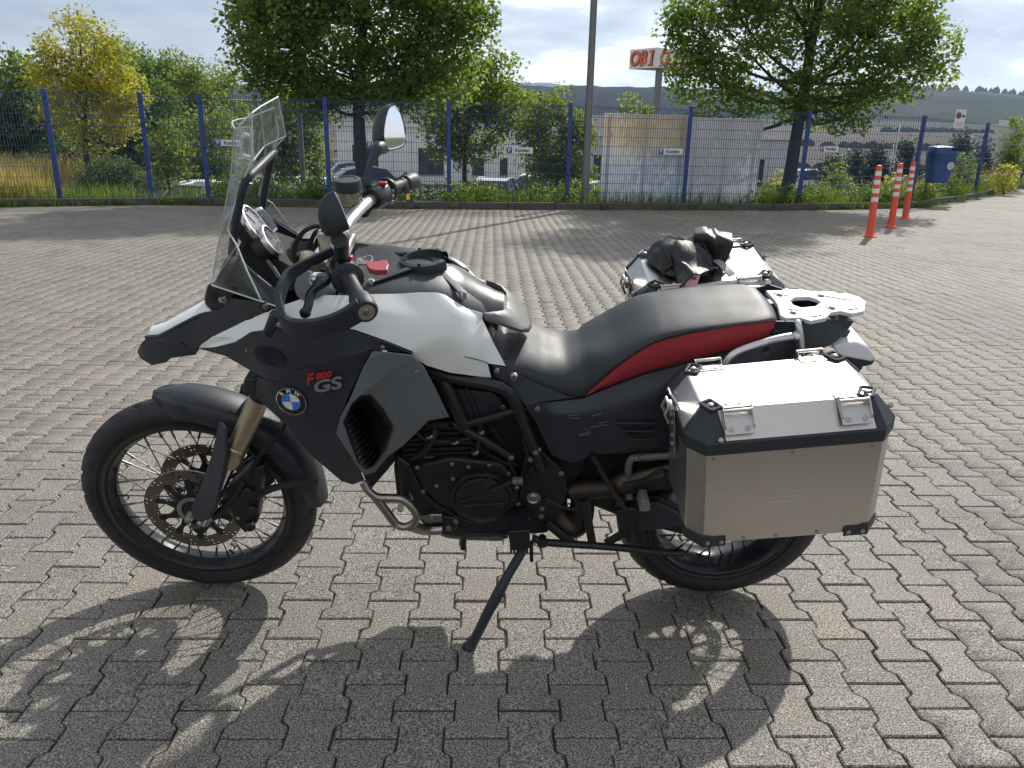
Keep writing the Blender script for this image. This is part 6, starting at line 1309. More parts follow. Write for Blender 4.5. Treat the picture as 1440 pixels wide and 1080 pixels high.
tube('jacket_seam', [JL(988, 342, -.345), JL(996, 354, -.335), JL(1003, 366, -.325)], .0018, M['gloss'], jk_root, 6)
# ------------------------------------------------------------ buildings below the car park
M['wallwhite'] = pbr('pale_cladding', (.9, .89, .87), .7, noise_amt=.05, noise_scale=1.5, stain=(.7, (.7, .68, .65), .4)); M['wallgrey'] = pbr('grey_cladding', (.6, .6, .61), .7, noise_amt=.06, noise_scale=1.5)
M['frame'] = pbr('dark_window_frame', (.035, .038, .042), .5); M['roofwhite'] = pbr('white_roof_trim', (.75, .75, .74), .6, noise_amt=.06, noise_scale=1)
def z_at(px, py, d): return float(wp(px, py, d)[2])
def building(lab, px0, px1, roof_py, dist, dist2, depth, wins, wall, zb=-1.55):
    a, b = wp(px0, 220, dist), wp(px1, 220, dist2); zt = z_at((px0+px1)/2, roof_py, (dist+dist2)/2); L = math.hypot(b[0]-a[0], b[1]-a[1]); d = np.array(((b[0]-a[0])/L, (b[1]-a[1])/L, 0)); nn_ = np.cross(d, up)
    e = empty('building', ((a[0]+b[0])/2, (a[1]+b[1])/2, zb)); tag(e, lab, 'building'); O = np.array(e.location); h = zt-zb
    # front wall is built round its window openings
    holes = []
    for (w0, w1, t, bt) in wins:
        q0, q1 = wp(w0, 220, 1), wp(w1, 220, 1)
        def hit(r):
            r2 = r-CAM; A_ = np.array(((r2[0], -d[0]), (r2[1], -d[1]))); s_ = np.linalg.solve(A_, np.array((a[0], a[1]))); return s_[1], s_[0]
        u0, m0 = hit(q0); u1, m1 = hit(q1); dd = m0
        holes.append((u0, u1, z_at((w0+w1)/2, bt, dd)-zb, z_at((w0+w1)/2, t, dd)-zb))
    holes.sort(); mb = MB(); cur = 0; X = lambda u, z, o=0.: d*(u-L/2)+up*z-nn_*o
    def slab(u0, u1, z0, z1):
        if u1-u0 > .01 and z1-z0 > .01: mb.add(*g_prism([X(u0, z0), X(u1, z0), X(u1, z1), X(u0, z1)], -nn_*.25))
    for (u0, u1, z0, z1) in holes: slab(cur, u0, 0, h); slab(u0, u1, 0, z0); slab(u0, u1, z1, h); cur = u1
    slab(cur, L, 0, h)
    mb.add(*g_prism([X(0, 0, .26), X(0, 0, depth), X(0, h, depth), X(0, h, .26)], d*.25)); mb.add(*g_prism([X(L-.25, 0, .26), X(L-.25, 0, depth), X(L-.25, h, depth), X(L-.25, h, .26)], d*.25)); mb.add(*g_prism([X(.26, 0, depth-.25), X(L-.26, 0, depth-.25), X(L-.26, h, depth-.25), X(.26, h, depth-.25)], -nn_*.25))
    mb.build('wall', wall, e, 0)
    for k in range(1, int(L/1.15)):
        u = k*1.15
        if not any(h0-.05 < u < h1+.05 for h0, h1, *_ in holes): box('cladding_joint', X(u, h/2, -.004), .022, .012, h-.1, M['galv'], e, (d, -nn_, up), 0)
    rf = MB(); rf.add(*g_prism([X(-.15, h+.002, -.15), X(L+.15, h+.002, -.15), X(L+.15, h+.002, depth+.15), X(-.15, h+.002, depth+.15)], up*.22)); rf.build('roof', M['roofwhite'], e, 0)
    for (u0, u1, z0, z1) in holes:
        w = MB(); uu = [u0, u1]; n = 2 if u1-u0 > 1.1 else 1; fw_ = .075
        for k in range(n+1): u = u0+(u1-u0)*k/n; u = min(max(u, u0+fw_/2), u1-fw_/2); w.add(*g_box(X(u, (z0+z1)/2, .06), fw_, .08, z1-z0, (d, -nn_, up)))
        for z in (z0+fw_/2, z1-fw_/2): w.add(*g_box(X((u0+u1)/2, z, .062), u1-u0, .07, fw_, (d, -nn_, up)))
        f = w.build('window', M['frame'], e, 0)
        for k in range(n): box('pane', X(u0+(u1-u0)*(k+.5)/n, (z0+z1)/2, .09), (u1-u0)/n-.06, .012, z1-z0-.1, M['winglass'], f, (d, -nn_, up), 0)
        box('sill', X((u0+u1)/2, z0-.02, -.03), u1-u0+.1, .1, .03, M['galv'], f, (d, -nn_, up), 0)
    return e
building('low pale flat roofed building behind the big tree trunk', 474, 742, 179.5, 50, 50, 9, [(496, 532, 204, 240), (588, 624, 208.5, 245.5), (664, 681, 222, 246), (703, 714, 222, 246)], M['wallwhite'])
building('low grey flat roofed hall behind the weathered boards', 812, 1118, 194, 44, 43, 14, [(835, 849, 218, 254), (900, 930, 218, 250), (1063, 1076, 224, 261)], M['wallgrey'])
building('dark blue warehouse far away between the left trees', 300, 392, 141, 150, 150, 20, [(320, 330, 170, 178), (345, 355, 170, 178)], pbr('blue_warehouse_wall', (.07, .09, .17), .6, noise_amt=.05), -2.)
# ------------------------------------------------------------ sign tower
cz = wp(924, 82, 85.); C_ = cz; L_ = wp(885.5, 84, 87.8); R_ = wp(977, 84, 88.2); zt_, zb_ = z_at(924, 66.5, 85), z_at(924, 95, 85)
pb_ = wp(927, 100, 86.5); e = empty('sign_tower', (pb_[0], pb_[1], -4.)); tag(e, 'tall sign tower with orange letters rising behind the right tree', 'sign tower'); O = np.array(e.location)
box('tower_column', (0, 0, (zb_+4)/2), .62, .62, zb_+4, M['galv'], e, bevel=.02)
tri = [np.array((p[0], p[1], zb_))-O for p in (C_, R_, L_)]; back = (tri[1]+tri[2])/2+np.array((0, 1.0, 0))
prism('sign_box', [tri[0], tri[1], back, tri[2]], (0, 0, zt_-zb_), M['signwhite'], e, .02)
M['orangeprint'] = pbr('orange_letters', (.80, .13, .045), .5)
for p, q in ((tri[2], tri[0]), (tri[0], tri[1])):
    d = nrm(q-p); L = np.linalg.norm(q-p); nn_ = np.cross(d, up); c = (p+q)/2+up*(zt_-zb_)/2
    for mat, off, sh_, bo_ in ((M['ink'], .012, np.array((.07, 0, -.05)), .095), (M['orangeprint'], .05, np.zeros(3), .055)):
        for ch, u in (('O', -.31), ('B', .0), ('I', .29)):
            cc = c+d*(L*u)+nn_*off+d*sh_[0]+up*sh_[2]; text('sign_letter', ch, cc, d, up, (zt_-zb_)*.98, mat, e, .01, shear=.12, bold=bo_, sx=.92)
            if ch in 'BI':
                for vz in (-.33, .33): box('letter_serif', cc+up*vz*(zt_-zb_)+d*(.05 if vz > 0 else -.06)+(d*-.16 if ch == 'B' else d*0)-nn_*.002, .62 if ch == 'I' else .3, .02, .17, mat, e, (d, -nn_, up), 0)
    for a_, b_ in (((p, q), 0),): pass
for (px, t, bt, dd) in ((1256, 178, 236, 70), (1250, 205, 246, 66)):
    b = wp(px, bt, dd); e = empty('flag_pole', (b[0], b[1], float(terr(b[0], b[1])))); tag(e, 'thin white pole in the valley, %s of the pair behind the bollards' % ('right one' if px > 1253 else 'left one'), 'pole', 'white poles in the valley')
    h = z_at(px, t, dd)-e.location.z; lathe('pole', (0, 0, 0), (0, 0, 1), [(.09, 0), (.05, h)], M['signwhite'], e, 10); lathe('pole_cap', (0, 0, h), (0, 0, 1), [(.08, 0), (.08, .05), (.0001, .09)], M['signwhite'], e, 10)

# ------------------------------------------------------------ parked cars below the fence
def paint(name, c): return pbr(name, c, .3, metal=.3, coat=.8)
def make_car(col):
    e = empty('parked_car')
    prof = [(-2.15, .42, .80), (-2.1, .80, .84), (-1.75, .92, .86), (-1.0, .95, .88), (.6, .93, .88), (1.1, .90, .87), (1.8, .80, .83), (2.12, .62, .78), (2.18, .42, .74)]
    rows = []
    for x, zt, hw in prof: rows.append([(x, -hw*.93, .22), (x, -hw, .45), (x, -hw*.98, zt*.86), (x, -hw*.88, zt), (x, 0, zt+.03), (x, hw*.88, zt), (x, hw*.98, zt*.86), (x, hw, .45), (x, hw*.93, .22)])
    V, F = g_grid(rows); F += [tuple(range(9)), tuple(range(len(V)-9, len(V)))]; mk('body', V, F, col, e, 40)
    bt = [(-1.95, .9), (-1.45, 1.42), (-.9, 1.49), (-.1, 1.47), (.35, 1.38), (1.15, .91)]
    rows = [[(x, -w, z) for x, z, w in ((x, z, .80-.24*max(0, (z-.9)/.6)) for x, z in bt)], [(x, w, z) for x, z, w in ((x, z, .80-.24*max(0, (z-.9)/.6)) for x, z in bt)]]
    A, B_ = rows; V = A+B_; n = len(A); F = [(i, i+1, n+i+1, n+i) for i in range(n-1)]+[tuple(range(n)), tuple(range(2*n-1, n-1, -1))]; gl_ = mk('windows', V, F, M['carglass'], e, 20)
    rf = [(p[0], p[1]*1.01, p[2]+.006) for p in (A[1], A[2], A[3], A[4], B_[4], B_[3], B_[2], B_[1])]; mk('roof', rf+[(x, y, z-.05) for x, y, z in rf], [(0, 1, 6, 7), (1, 2, 5, 6), (2, 3, 4, 5)]+[(i, (i+1) % 8, (i+1) % 8+8, i+8) for i in range(8)], col, e, 30)
    for s in (1, -1):
        P_ = A if s < 0 else B_
        for i, j in ((0, 1), (5, 4)): tube('pillar', [np.array(P_[i])*(1, 1.01, 1), np.array(P_[j])*(1, 1.01, 1)], .04, col, e, 6, 1)
        tube('pillar', [(-.3, s*.80, .92), (-.35, s*.585, 1.46)], .035, M['frame'], e, 6, 1); tube('roof_rail', [(-1.3, s*.55, 1.47), (-.9, s*.56, 1.52), (.1, s*.56, 1.48)], .018, M['alubright'], e, 6, 2)
        box('wing_mirror', (.85, s*.97, .98), .12, .16, .12, col, e, bevel=.03)
        box('headlight', (2.0, s*.58, .66), .22, .34, .13, M['lens'], e, bevel=.03); box('tail_light', (-2.05, s*.66, .78), .16, .22, .2, M['redplastic'], e, bevel=.03)
        for x in (-1.32, 1.33):
            w = lathe('wheel', (x, s*.78, .32), (0, s, 0), [(.19, -.1), (.29, -.1), (.32, -.06), (.32, .07), (.29, .1), (.20, .1), (.19, .06)], M['rubber'], e, 24); lathe('hub_cap', (x, s*.78, .32), (0, s, 0), [(.0001, .07), (.06, .075), (.19, .06)], M['alubright'], w, 14)
    return e
cars = [(318, 249, 24.6, 62, (.55, .57, .6), 'pale silver car behind the fence left of the windscreen'), (402, 252, 26.0, 75, (.035, .05, .10), 'dark blue car with its roof seen under the windscreen spoiler'), (452, 246.5, 28.2, 80, (.72, .72, .73), 'white car parked beside the grey lamp post'), (494, 235, 37, 28, (.16, .17, .18), 'dark grey estate car left of the big trunk'), (512, 229, 43, 20, (.2, .22, .25), 'grey car behind the dark grey estate near the pale building'),
        (702, 246, 30.2, 78, (.05, .055, .065), 'dark car under the parking sign between the green trees'), (764, 240, 34, 70, (.7, .7, .7), 'white car behind the bushy green tree by the fence'), (836, 246, 29.5, 60, (.66, .67, .69), 'pale car beside the tall lamp post'), (1152, 231, 47, 15, (.7, .7, .72), 'white car far below right of the right tree trunk'), (930, 262, 27, 70, (.4, .1, .08), None)]
for px, py, dd, rz, c, lab in cars:
    if lab is None: continue
    e = make_car(paint('car_paint_%d' % px, c)); b = wp(px, py, dd); e.location = (b[0], b[1], float(terr(b[0], b[1]))+.02); e.rotation_euler = (0, 0, R(rz+(180 if px in (494,) else 0))); tag(e, lab, 'car', 'cars parked below the fence')

# ------------------------------------------------------------ trees, shrubs and weeds
def leaf_mat(name, c0, c1, c2, trans=.5):
    m = bpy.data.materials.new(name); m.use_nodes = True; n, l = nodes_of(m); b = n['Principled BSDF']; b.inputs['Roughness'].default_value = .45; b.inputs['Specular IOR Level'].default_value = .35
    a = n.new('ShaderNodeAttribute'); a.attribute_name = 'tone'; r = n.new('ShaderNodeValToRGB'); e = r.color_ramp.elements; e.new(.5)
    for k, (p, c) in enumerate(((0., c0), (.55, c1), (1., c2))): e[k].position = p; e[k].color = (*c, 1)
    l.new(a.outputs['Fac'], r.inputs[0]); l.new(r.outputs[0], b.inputs['Base Color']); t = n.new('ShaderNodeBsdfTranslucent')
    g = n.new('ShaderNodeMix'); g.data_type = 'RGBA'; g.blend_type = 'MULTIPLY'; g.inputs[0].default_value = 1; l.new(r.outputs[0], g.inputs[6]); g.inputs[7].default_value = (1.75, 1.95, .7, 1); l.new(g.outputs[2], t.inputs[0])
    ms = n.new('ShaderNodeMixShader'); ms.inputs[0].default_value = trans; l.new(b.outputs[0], ms.inputs[1]); l.new(t.outputs[0], ms.inputs[2]); l.new(ms.outputs[0], n['Material Output'].inputs[0]); return m
LEAF = dict(maple=leaf_mat('maple_leaf', (.085, .13, .05), (.135, .185, .066), (.22, .25, .08), .62), deep=leaf_mat('deep_green_leaf', (.07, .115, .055), (.105, .155, .07), (.16, .20, .085), .56), fresh=leaf_mat('fresh_green_leaf', (.085, .125, .036), (.14, .18, .052), (.25, .25, .065), .6),
            yellow=leaf_mat('yellow_leaf', (.20, .20, .06), (.33, .295, .08), (.46, .37, .095), .55), olive=leaf_mat('olive_leaf', (.11, .15, .065), (.16, .20, .08), (.23, .24, .105), .58), conifer=leaf_mat('conifer_needles', (.022, .04, .026), (.034, .056, .036), (.055, .075, .045), .25), hedge=leaf_mat('hedge_leaf', (.05, .088, .04), (.08, .125, .05), (.17, .21, .09), .45), dry=leaf_mat('dry_grass_blade', (.24, .18, .09), (.35, .265, .13), (.41, .30, .15), .5), weed=leaf_mat('weed_leaf', (.07, .11, .034), (.12, .17, .048), (.22, .25, .08), .55))
M['bark'] = pbr('bark', (.055, .05, .046), .9, noise_amt=.5, noise_scale=14, bump=.7, bump_scale=40, streak=(3, 3, .6))
def leaves(Pos, size, droop=.3, asp=.62, var=.35):
    """one folded kite of two triangles pairs per position"""
    n = len(Pos); d = RNG.normal(size=(n, 3)); d[:, 2] = d[:, 2]*.6-droop; d /= np.linalg.norm(d, axis=1)[:, None]; h = RNG.normal(size=(n, 3)); h[:, 2] += .8; s = np.cross(d, h); s /= np.linalg.norm(s, axis=1)[:, None]+1e-9; nn = np.cross(s, d)
    L = (size*(1+var*(RNG.random(n)*2-1)))[:, None]; W_ = L*asp*.5; fold = L*.12
    V = np.stack([Pos, Pos+d*L*.45+s*W_+nn*fold, Pos+d*L, Pos+d*L*.45-s*W_+nn*fold], 1).reshape(-1, 3)
    k = np.arange(n)*4; F = np.concatenate([np.stack([k, k+1, k+2], 1), np.stack([k, k+2, k+3], 1)]); return V, F
def crown_points(clumps, dens, sub_r, n_leaf, shell_=.55):
    P = []; T = []; subs = []
    for (c, r) in clumps:
        r = np.array(r); vol = r[0]*r[1]*r[2]; ns_ = max(3, int(dens*(vol**.62)))
        for _ in range(ns_):
            v = RNG.normal(size=3); v /= np.linalg.norm(v); q = c+v*r*(shell_+(1-shell_)*RNG.random()**.6); subs.append(q); k = int(n_leaf*(.6+.8*RNG.random()))
            sr = sub_r*(.7+.6*RNG.random()); g_ = RNG.normal(size=(k, 3)); g_ *= np.minimum(1, 1.55/(np.linalg.norm(g_, axis=1)[:, None]+1e-6)); P.append(q+g_*np.array((sr, sr, sr*.66))); tt = np.clip(.5+.16*RNG.normal()+.14*RNG.normal(size=k), 0, 1); T.append(tt)
    return np.concatenate(P), np.concatenate(T), subs
def tree(name, lab, cat, group, base_px, dist, clumps_px, mat, dens, n_leaf, size, trunk_r=.12, sub_r=.26, limb=True, shell_=.55, trunk_top=None, depth=1., base_z=None, droop=.3, asp=.62, twig=.35):
    """clumps given where the photograph shows them; turned into metres at the tree's own distance"""
    b = wp(base_px[0], base_px[1], dist); bz = float(terr(b[0], b[1])) if base_z is None else base_z; O = np.array((b[0], b[1], bz)); e = empty(name, O); tag(e, lab, cat, group)
    cl = []
    for q in clumps_px:
        px, py, rx, ry = q[:4]; dz = q[4] if len(q) > 4 else 0.; c = wp(px, py, dist)+np.array((0, dz, 0)); k = dist/F_PX; cl.append((c-O, (rx*k, (rx+ry)*.5*k*depth, ry*k)))
    P, T, subs = crown_points(cl, dens, sub_r, n_leaf, shell_)
    V, F = leaves(P, size, droop, asp); o = np_mesh('crown', V, [F], LEAF[mat], e, np.repeat(T, 4)); 
    mb = MB(); tops = sorted(cl, key=lambda c: c[0][2]); hc = np.mean([c[0] for c in cl], 0); top = np.array(trunk_top) if trunk_top is not None else np.array((hc[0]*.6, hc[1]*.6, max(c[0][2] for c in cl)*.9)); sway = RNG.normal(size=3)*.06
    fork = min(c[0][2]-c[1][2]*.4 for c in cl); fork = max(fork, top[2]*.22)
    ax = [np.array((0, 0, -.15)), np.array((0, 0, .1)), np.array((top[0]*.15+sway[0], top[1]*.15+sway[1], fork)), np.array((top[0]*.55-sway[0], top[1]*.55, (fork+top[2])/2)), top]
    mb.add(*g_tube(ax, [trunk_r*1.35, trunk_r*1.08, trunk_r*.86, trunk_r*.5, trunk_r*.12], 10, 5)); sp = spline(ax, 8)
    if limb:
        for c, r in cl:
            z0 = fork+.55*(max(c[2]-fork, 0))*.6; i = int(np.argmin(abs(sp[:, 2]-min(z0, top[2]*.95)))); s0 = sp[i]; md = s0*.5+c*.5+np.array((0, 0, -.12*np.linalg.norm(c-s0)))+RNG.normal(size=3)*.08; rr = trunk_r*max(.13, .34*(1-s0[2]/max(top[2], .1))+.08)
            mb.add(*g_tube([s0, md, c], [rr, rr*.7, rr*.35], 7, 5))
            near = [q for q in subs if np.linalg.norm((q-c)/np.array(r)) < 1.05]
            for q in near[:int(len(near)*twig)]: mb.add(*g_tube([c*.75+md*.25, (c+q)/2+RNG.normal(size=3)*.06, q], [rr*.34, rr*.22, .006], 5, 3))
    if limb or trunk_r > .02: mb.build('trunk', M['bark'], e, 60)
    return e
tree('maple_tree', 'big dark green maple behind the motorcycle mirror', 'tree', None, (513, 285), 17.9, [(505, 20, 130, 62), (405, 55, 62, 62), (600, 45, 72, 62), (505, -75, 115, 62), (420, -40, 80, 60), (590, -50, 85, 62), (415, 118, 55, 36), (510, 112, 78, 42), (600, 112, 62, 38), (650, 22, 38, 42), (365, 80, 32, 40), (352, -5, 30, 36), (560, 150, 40, 22, 1.), (460, 145, 42, 22), (500, -130, 80, 50)], 'maple', 46, 66, .112, .15, .27, trunk_top=(.1, .1, 6.2))
tree('maple_tree', 'green maple with sky showing through beside the orange bollards', 'tree', None, (1104, 290), 18.9, [(1140, 20, 95, 45), (1040, 60, 70, 42), (1230, 45, 75, 45), (1130, -50, 110, 55), (1020, -10, 62, 45), (1260, -15, 68, 48), (985, 105, 45, 34), (1060, 125, 55, 28), (1160, 105, 55, 34), (1255, 105, 52, 34), (1180, 165, 42, 20), (1010, 165, 48, 20), (1300, 55, 36, 40), (975, 45, 34, 40), (1110, 150, 30, 22), (1215, 140, 36, 20), (1310, 95, 22, 22), (1140, -140, 105, 60), (1070, -205, 70, 50), (1205, -205, 70, 55), (1140, -265, 60, 45)], 'maple', 40, 66, .112, .15, .27, trunk_top=(.45, .1, 8.8), twig=.4)
tree('yellow_tree', 'small maple with yellow autumn leaves at the left', 'tree', None, (126, 240), 22.5, [(100, 62, 34, 34), (130, 95, 50, 36), (95, 120, 42, 40), (150, 130, 42, 34), (120, 165, 52, 28), (160, 178, 34, 22), (75, 95, 24, 30), (140, 200, 28, 18), (112, 40, 14, 20), (183, 150, 18, 16), (135, 52, 14, 18)], 'yellow', 42, 60, .10, .085, .24, base_z=.0)
tree('small_tree', 'green young tree with yellowing tips right of the big maple', 'tree', None, (655, 272), 20.6, [(655, 125, 62, 38), (700, 140, 40, 34), (622, 165, 34, 30), (665, 185, 42, 30), (628, 205, 22, 20), (690, 95, 30, 20), (640, 90, 36, 22), (715, 170, 26, 26), (662, 215, 26, 16)], 'fresh', 56, 54, .10, .07, .22)
tree('small_tree', 'bushy green tree with two upright tips left of the tall lamp post', 'tree', None, (787, 283), 19.6, [(785, 205, 44, 46), (760, 178, 28, 28), (810, 218, 28, 38), (788, 140, 13, 24), (758, 158, 12, 22), (770, 232, 36, 28), (806, 180, 22, 20)], 'fresh', 78, 52, .09, .05, .2)
tree('slim_tree', 'slim yellow green treetop showing above the tan board', 'tree', None, (891, 275), 23.5, [(888, 147, 9, 16), (900, 158, 10, 9), (884, 170, 14, 14), (892, 200, 18, 28), (912, 157, 6, 5)], 'fresh', 60, 34, .11, .045, .16)
tree('dark_tree', 'dark green tree at the left edge of the frame', 'tree', None, (30, 240), 25.5, [(25, 105, 22, 32), (38, 145, 34, 34), (12, 180, 34, 36), (60, 180, 34, 30), (20, 215, 42, 22), (-25, 150, 30, 60)], 'deep', 55, 46, .14, .1, .27, base_z=.0)
BG = [(162, 100, 26, 40, 31, 'deep', 'dark green birch just right of the yellow tree'), (203, 112, 30, 36, 33, 'deep', 'mid green bushy tree right of the dark birch'), (240, 112, 22, 34, 34, 'olive', 'narrow pointed green tree in the middle of the left grove'), (276, 128, 26, 36, 33, 'olive', 'pale olive tree behind the second fence sign post'), (315, 140, 32, 40, 35, 'olive', 'pale olive tree at the right end of the left grove'), (185, 195, 40, 45, 29, 'deep', 'low dark tree in shade behind the clipped bush'), (95, 215, 55, 35, 28, 'deep', 'low dark tree behind the trunk of the yellow tree'), (300, 200, 40, 40, 27, 'olive', 'leafy olive tree behind the first parking sign'), (222, 160, 30, 40, 30, 'deep', 'shaded green tree behind the small bright shrub')]
for px, py, rx, ry, dd, mt, lab in BG:
    tree('grove_tree', lab, 'tree', 'grove trees beyond the fence at the left', (px, 250), dd, [(px, py, rx, ry), (px-rx*.5, py+ry*.75, rx*.8, ry*.6), (px+rx*.5, py+ry*.8, rx*.8, ry*.6), (px+rx*.1, py-ry*.7, rx*.42, ry*.5), (px, py+ry*1.5, rx*1.05, ry*.7), (px-rx*.55, py-ry*.25, rx*.4, ry*.4)], mt, 44, 46, .12, .09, .30, base_z=-.3, droop=.1)
tree('shrub_tree', 'bright green shrub between two left fence posts', 'shrub', None, (238, 262), 20.5, [(238, 195, 22, 26), (225, 222, 26, 22), (252, 220, 22, 22), (240, 245, 26, 14)], 'fresh', 60, 40, .10, .03, .17, base_z=.02)
for px, lab in ((400, 'leafy green tree seen through the windscreen spoiler'), (440, 'leafy green tree between the grey lamp post and the big trunk')):
    tree('leafy_tree', lab, 'tree', 'trees behind the windscreen', (px, 262), 23.5 if px < 420 else 24.5, [(px, 170, 28 if px < 420 else 15, 34), (px-10, 205, 30 if px < 420 else 14, 30), (px+4, 215, 20 if px < 420 else 11, 28), (px, 150, 26 if px < 420 else 14, 22), (px-6, 236, 30 if px < 420 else 14, 16)], 'fresh' if px < 420 else 'maple', 55, 46, .12, .06, .22)
# clipped bush, valley shrubs and conifers
tree('clipped_bush', 'clipped dark green bush behind the fence below the yellow tree', 'bush', None, (155, 266), 18.4, [(150, 245, 36, 20), (176, 248, 22, 18), (128, 248, 16, 17), (160, 236, 30, 12)], 'hedge', 190, 50, .055, .03, .12, shell_=.75, base_z=.02)
for px, top, bt, dd, w, lab in ((1170, 222, 262, 36, 16, 'dark conifer left of the white poles'), (1232, 205, 262, 42, 22, 'dark conifer between the white poles and the sign'), (1276, 197, 258, 44, 16, 'dark conifer just left of the litter bin'), (1352, 190, 262, 40, 22, 'tall dark conifer right of the litter bin'), (1383, 202, 258, 42, 16, 'dark conifer behind the second right fence post'), (1205, 212, 262, 48, 18, 'dark conifer behind the nearest bollard'), (1420, 208, 260, 46, 20, 'dark conifer at the right edge of the frame')):
    h = bt-top; tree('conifer', lab, 'conifer', 'dark conifers in the valley at the right', (px, 262), dd, [(px, top+h*t, max(2, w*(t*.95+.05)), h*.13) for t in (.06, .2, .34, .48, .62, .76, .9)], 'conifer', 80, 34, .2, .07, .3, base_z=-2.2, droop=.5, asp=.35, shell_=.4)
for px, py, rx, ry, dd, mt, lab in ((1172, 252, 24, 22, 21.5, 'olive', 'loose yellow green shrub right of the right tree trunk'), (1095, 262, 8, 20, 20.4, 'yellow', 'thin yellow shrub at the foot of the right tree'), (1355, 240, 34, 24, 24.5, 'olive', 'grey green shrub below the no parking notice'), (1412, 250, 18, 20, 24.8, 'yellow', 'yellow green shrub before the last fence post'), (1428, 200, 22, 40, 27.5, 'fresh', 'green bush at the right edge above the kerb'), (1296, 268, 14, 12, 20.3, 'yellow', 'low yellow flowering weed under the litter bin'), (1258, 262, 12, 18, 20.4, 'yellow', 'yellow flowering weed behind the middle bollard'), (1330, 260, 30, 14, 22.2, 'weed', 'low spreading shrub right of the litter bin')):
    tree('shrub', lab, 'shrub', 'shrubs just behind the fence', (px, py+ry), dd, [(px, py, rx*.7, ry*.8), (px-rx*.4, py+ry*.4, rx*.55, ry*.55), (px+rx*.45, py+ry*.35, rx*.55, ry*.55), (px+rx*.1, py-ry*.5, rx*.35, ry*.5)], mt, 75, 36, .085, .02, .15)
def blades(name, pts, h, w, mat, lean=.35, seed=0):
    n = len(pts); a = RNG.random(n)*2*math.pi; H = h*(.55+.9*RNG.random(n)); wv = np.stack([np.cos(a)*w, np.sin(a)*w, np.zeros(n)], 1); ld = RNG.normal(size=(n, 2))*lean*H[:, None]
    mid = pts+np.stack([ld[:, 0]*.35, ld[:, 1]*.35, H*.6], 1); tip = pts+np.stack([ld[:, 0], ld[:, 1], H], 1); V = np.stack([pts-wv, pts+wv, mid+wv*.7, mid-wv*.7, tip], 1).reshape(-1, 3); k = np.arange(n)*5
    return np_mesh(name, V, [np.stack([k, k+1, k+2, k+3], 1), np.stack([k+3, k+2, k+4], 1)], LEAF[mat], None, np.repeat(np.clip(RNG.normal(.5, .22, n), 0, 1), 5))
def strip(n, x0, x1, d0, d1, keep=None):
    x = RNG.uniform(x0, x1, n); y = np.interp(x, KX, KY)+d0+(d1-d0)*RNG.random(n)**1.3
    if keep is not None: k = np.array([keep(a, b) for a, b in zip(x, y)]); x, y = x[k], y[k]
    return np.stack([x, y, terr(x, y)], 1)
nz = lambda a, b, s=.9: noise.noise(Vector((a*s, b*s, 1.7)))
tag(blades('grass', strip(26000, -13.5, 24, .16, 4.5, lambda a, b: nz(a, b) > -.25), .26, .006, 'weed'), 'uncut green grass along the foot of the fence', 'grass', kind='stuff')
tag(blades('dry_grass', np.concatenate([strip(13000, -15, -8.9, .5, 9.5, lambda a, b: a < -9.3 or b < np.interp(a, KX, KY)+1.2), strip(2500, 8, 22, .6, 4, lambda a, b: nz(a, b) > .1)]), .55, .007, 'dry', .28), 'tall dry straw coloured grass behind the left fence', 'grass', kind='stuff')
P_ = strip(2600, -6.5, 13, .35, 3.2, lambda a, b: nz(a, b, .7) > -.15 and not (1.9 < a < 6.0 and b < np.interp(a, KX, KY)+.9)); P2 = np.repeat(P_, 12, 0)+RNG.normal(size=(len(P_)*12, 3))*np.array((.12, .12, .0))+np.stack([np.zeros(len(P_)*12)]*2+[RNG.random(len(P_)*12)*.42*np.repeat(.4+.8*RNG.random(len(P_)), 12)], 1)
V, F = leaves(P2, .085, -.1); tag(np_mesh('weeds', V, [F], LEAF['weed'], None, np.repeat(np.clip(RNG.normal(.5, .25, len(P2)), 0, 1), 4)), 'leafy green weeds growing up through the fence foot', 'weeds', kind='stuff')
tuft = []
for k in range(150):
    x = RNG.choice([RNG.uniform(-12, -5), RNG.uniform(-5, 12), RNG.uniform(8, 17)], p=[.5, .25, .25]); c = np.array((x, kerb_y(x)-.03, 0)); m_ = int(RNG.integers(8, 40)); q = c+RNG.normal(size=(m_, 3))*np.array((.09, .022, 0)); tuft.append(q)
tag(blades('gutter_grass', np.concatenate(tuft), .13, .005, 'weed', .5), 'tufts of grass growing from the joint at the kerb', 'grass', kind='stuff')
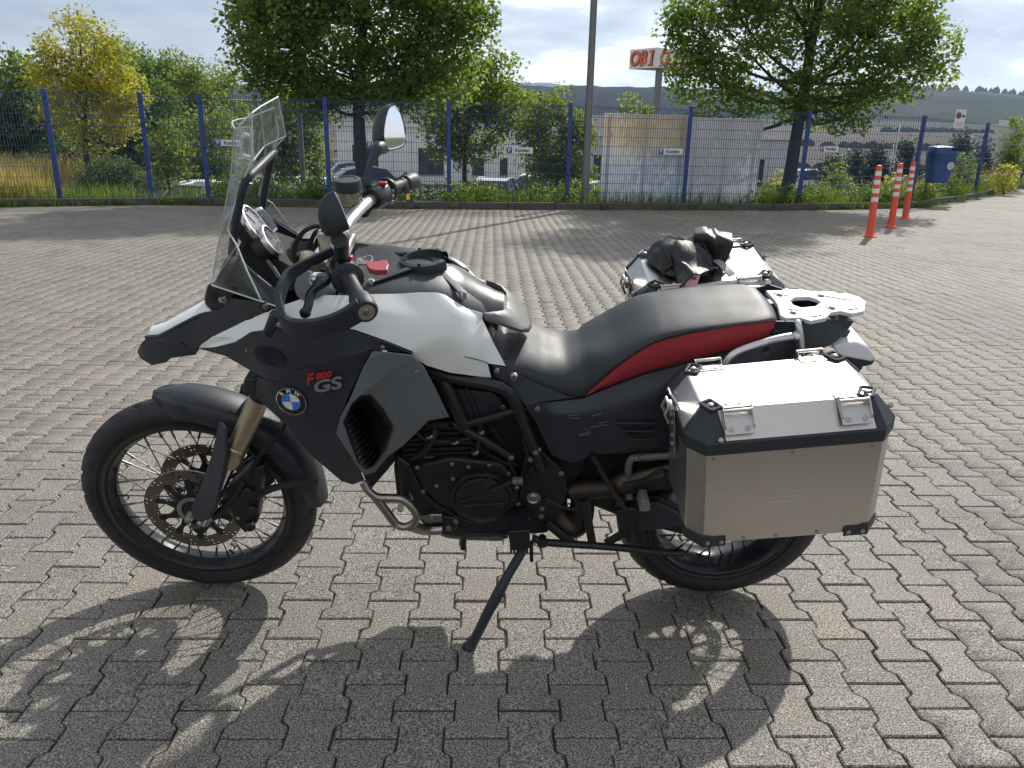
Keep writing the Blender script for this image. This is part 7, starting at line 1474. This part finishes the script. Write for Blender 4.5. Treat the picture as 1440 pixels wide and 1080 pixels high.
# distant tree line on the right-hand skyline and hedges across the fields
def far_trees(name, pts, hmin, hmax, mat, lab, wide=1.):
    mb = MB()
    for (x, y, z) in pts:
        h = RNG.uniform(hmin, hmax); w = h*RNG.uniform(.3, .55)*wide; V, F = g_lathe((x, y, z-h*.15), (0, 0, 1), [(w*.5, 0), (w*1.0, h*.35), (w*.7, h*.75), (.1, h*1.1)], 5, hint=(math.cos(x), math.sin(x), 0)); mb.add(V, F)
    o = mb.build(name, mat, None, 60); tag(o, lab, 'trees', kind='stuff')
fm = hill_mat('far_tree_cover', (.012, .022, .012), (.02, .032, .016), (.03, .042, .02), .05)
pts = []
for x in np.concatenate([np.linspace(560, 1700, 190)]):
    if nz(x*.02, 3, 1.) < -.18: continue
    y = 1850+RNG.normal(0, 20); pts.append((x+RNG.normal(0, 4), y, 92+30*math.exp(-((x-1080)/420)**2)-95*float(smooth(700, 250, x))+4*math.sin(x*.009)-3))
far_trees('skyline_trees', pts, 9, 20, fm, 'ragged line of trees along the far right hilltop')
pts = []
for (x0, x1, y0, y1, n) in ((150, 330, 640, 560, 90), (420, 560, 860, 900, 60), (60, 200, 310, 330, 90), (-250, 60, 300, 300, 150)):
    for t in np.linspace(0, 1, n):
        x, y = x0+(x1-x0)*t+RNG.normal(0, 2), y0+(y1-y0)*t+RNG.normal(0, 4); pts.append((x, y, float(terr(x, y))))
far_trees('field_hedges', pts, 2.5, 5.5, fm, 'dark hedges crossing the far fields', 2.2)
# ------------------------------------------------------------ haze
hz = mk('haze', *g_box((0, 4000, 228), 19000, 8400, 484), None, smooth=0); hm = bpy.data.materials.new('haze_air'); hm.use_nodes = True; n, l = nodes_of(hm); n.remove(n['Principled BSDF']); v = n.new('ShaderNodeVolumePrincipled'); v.inputs['Color'].default_value = (.58, .75, 1., 1); v.inputs['Density'].default_value = 1.25e-4; v.inputs['Anisotropy'].default_value = .3; l.new(v.outputs[0], n['Material Output'].inputs['Volume']); hz.data.materials.append(hm); tag(hz, kind='stuff')
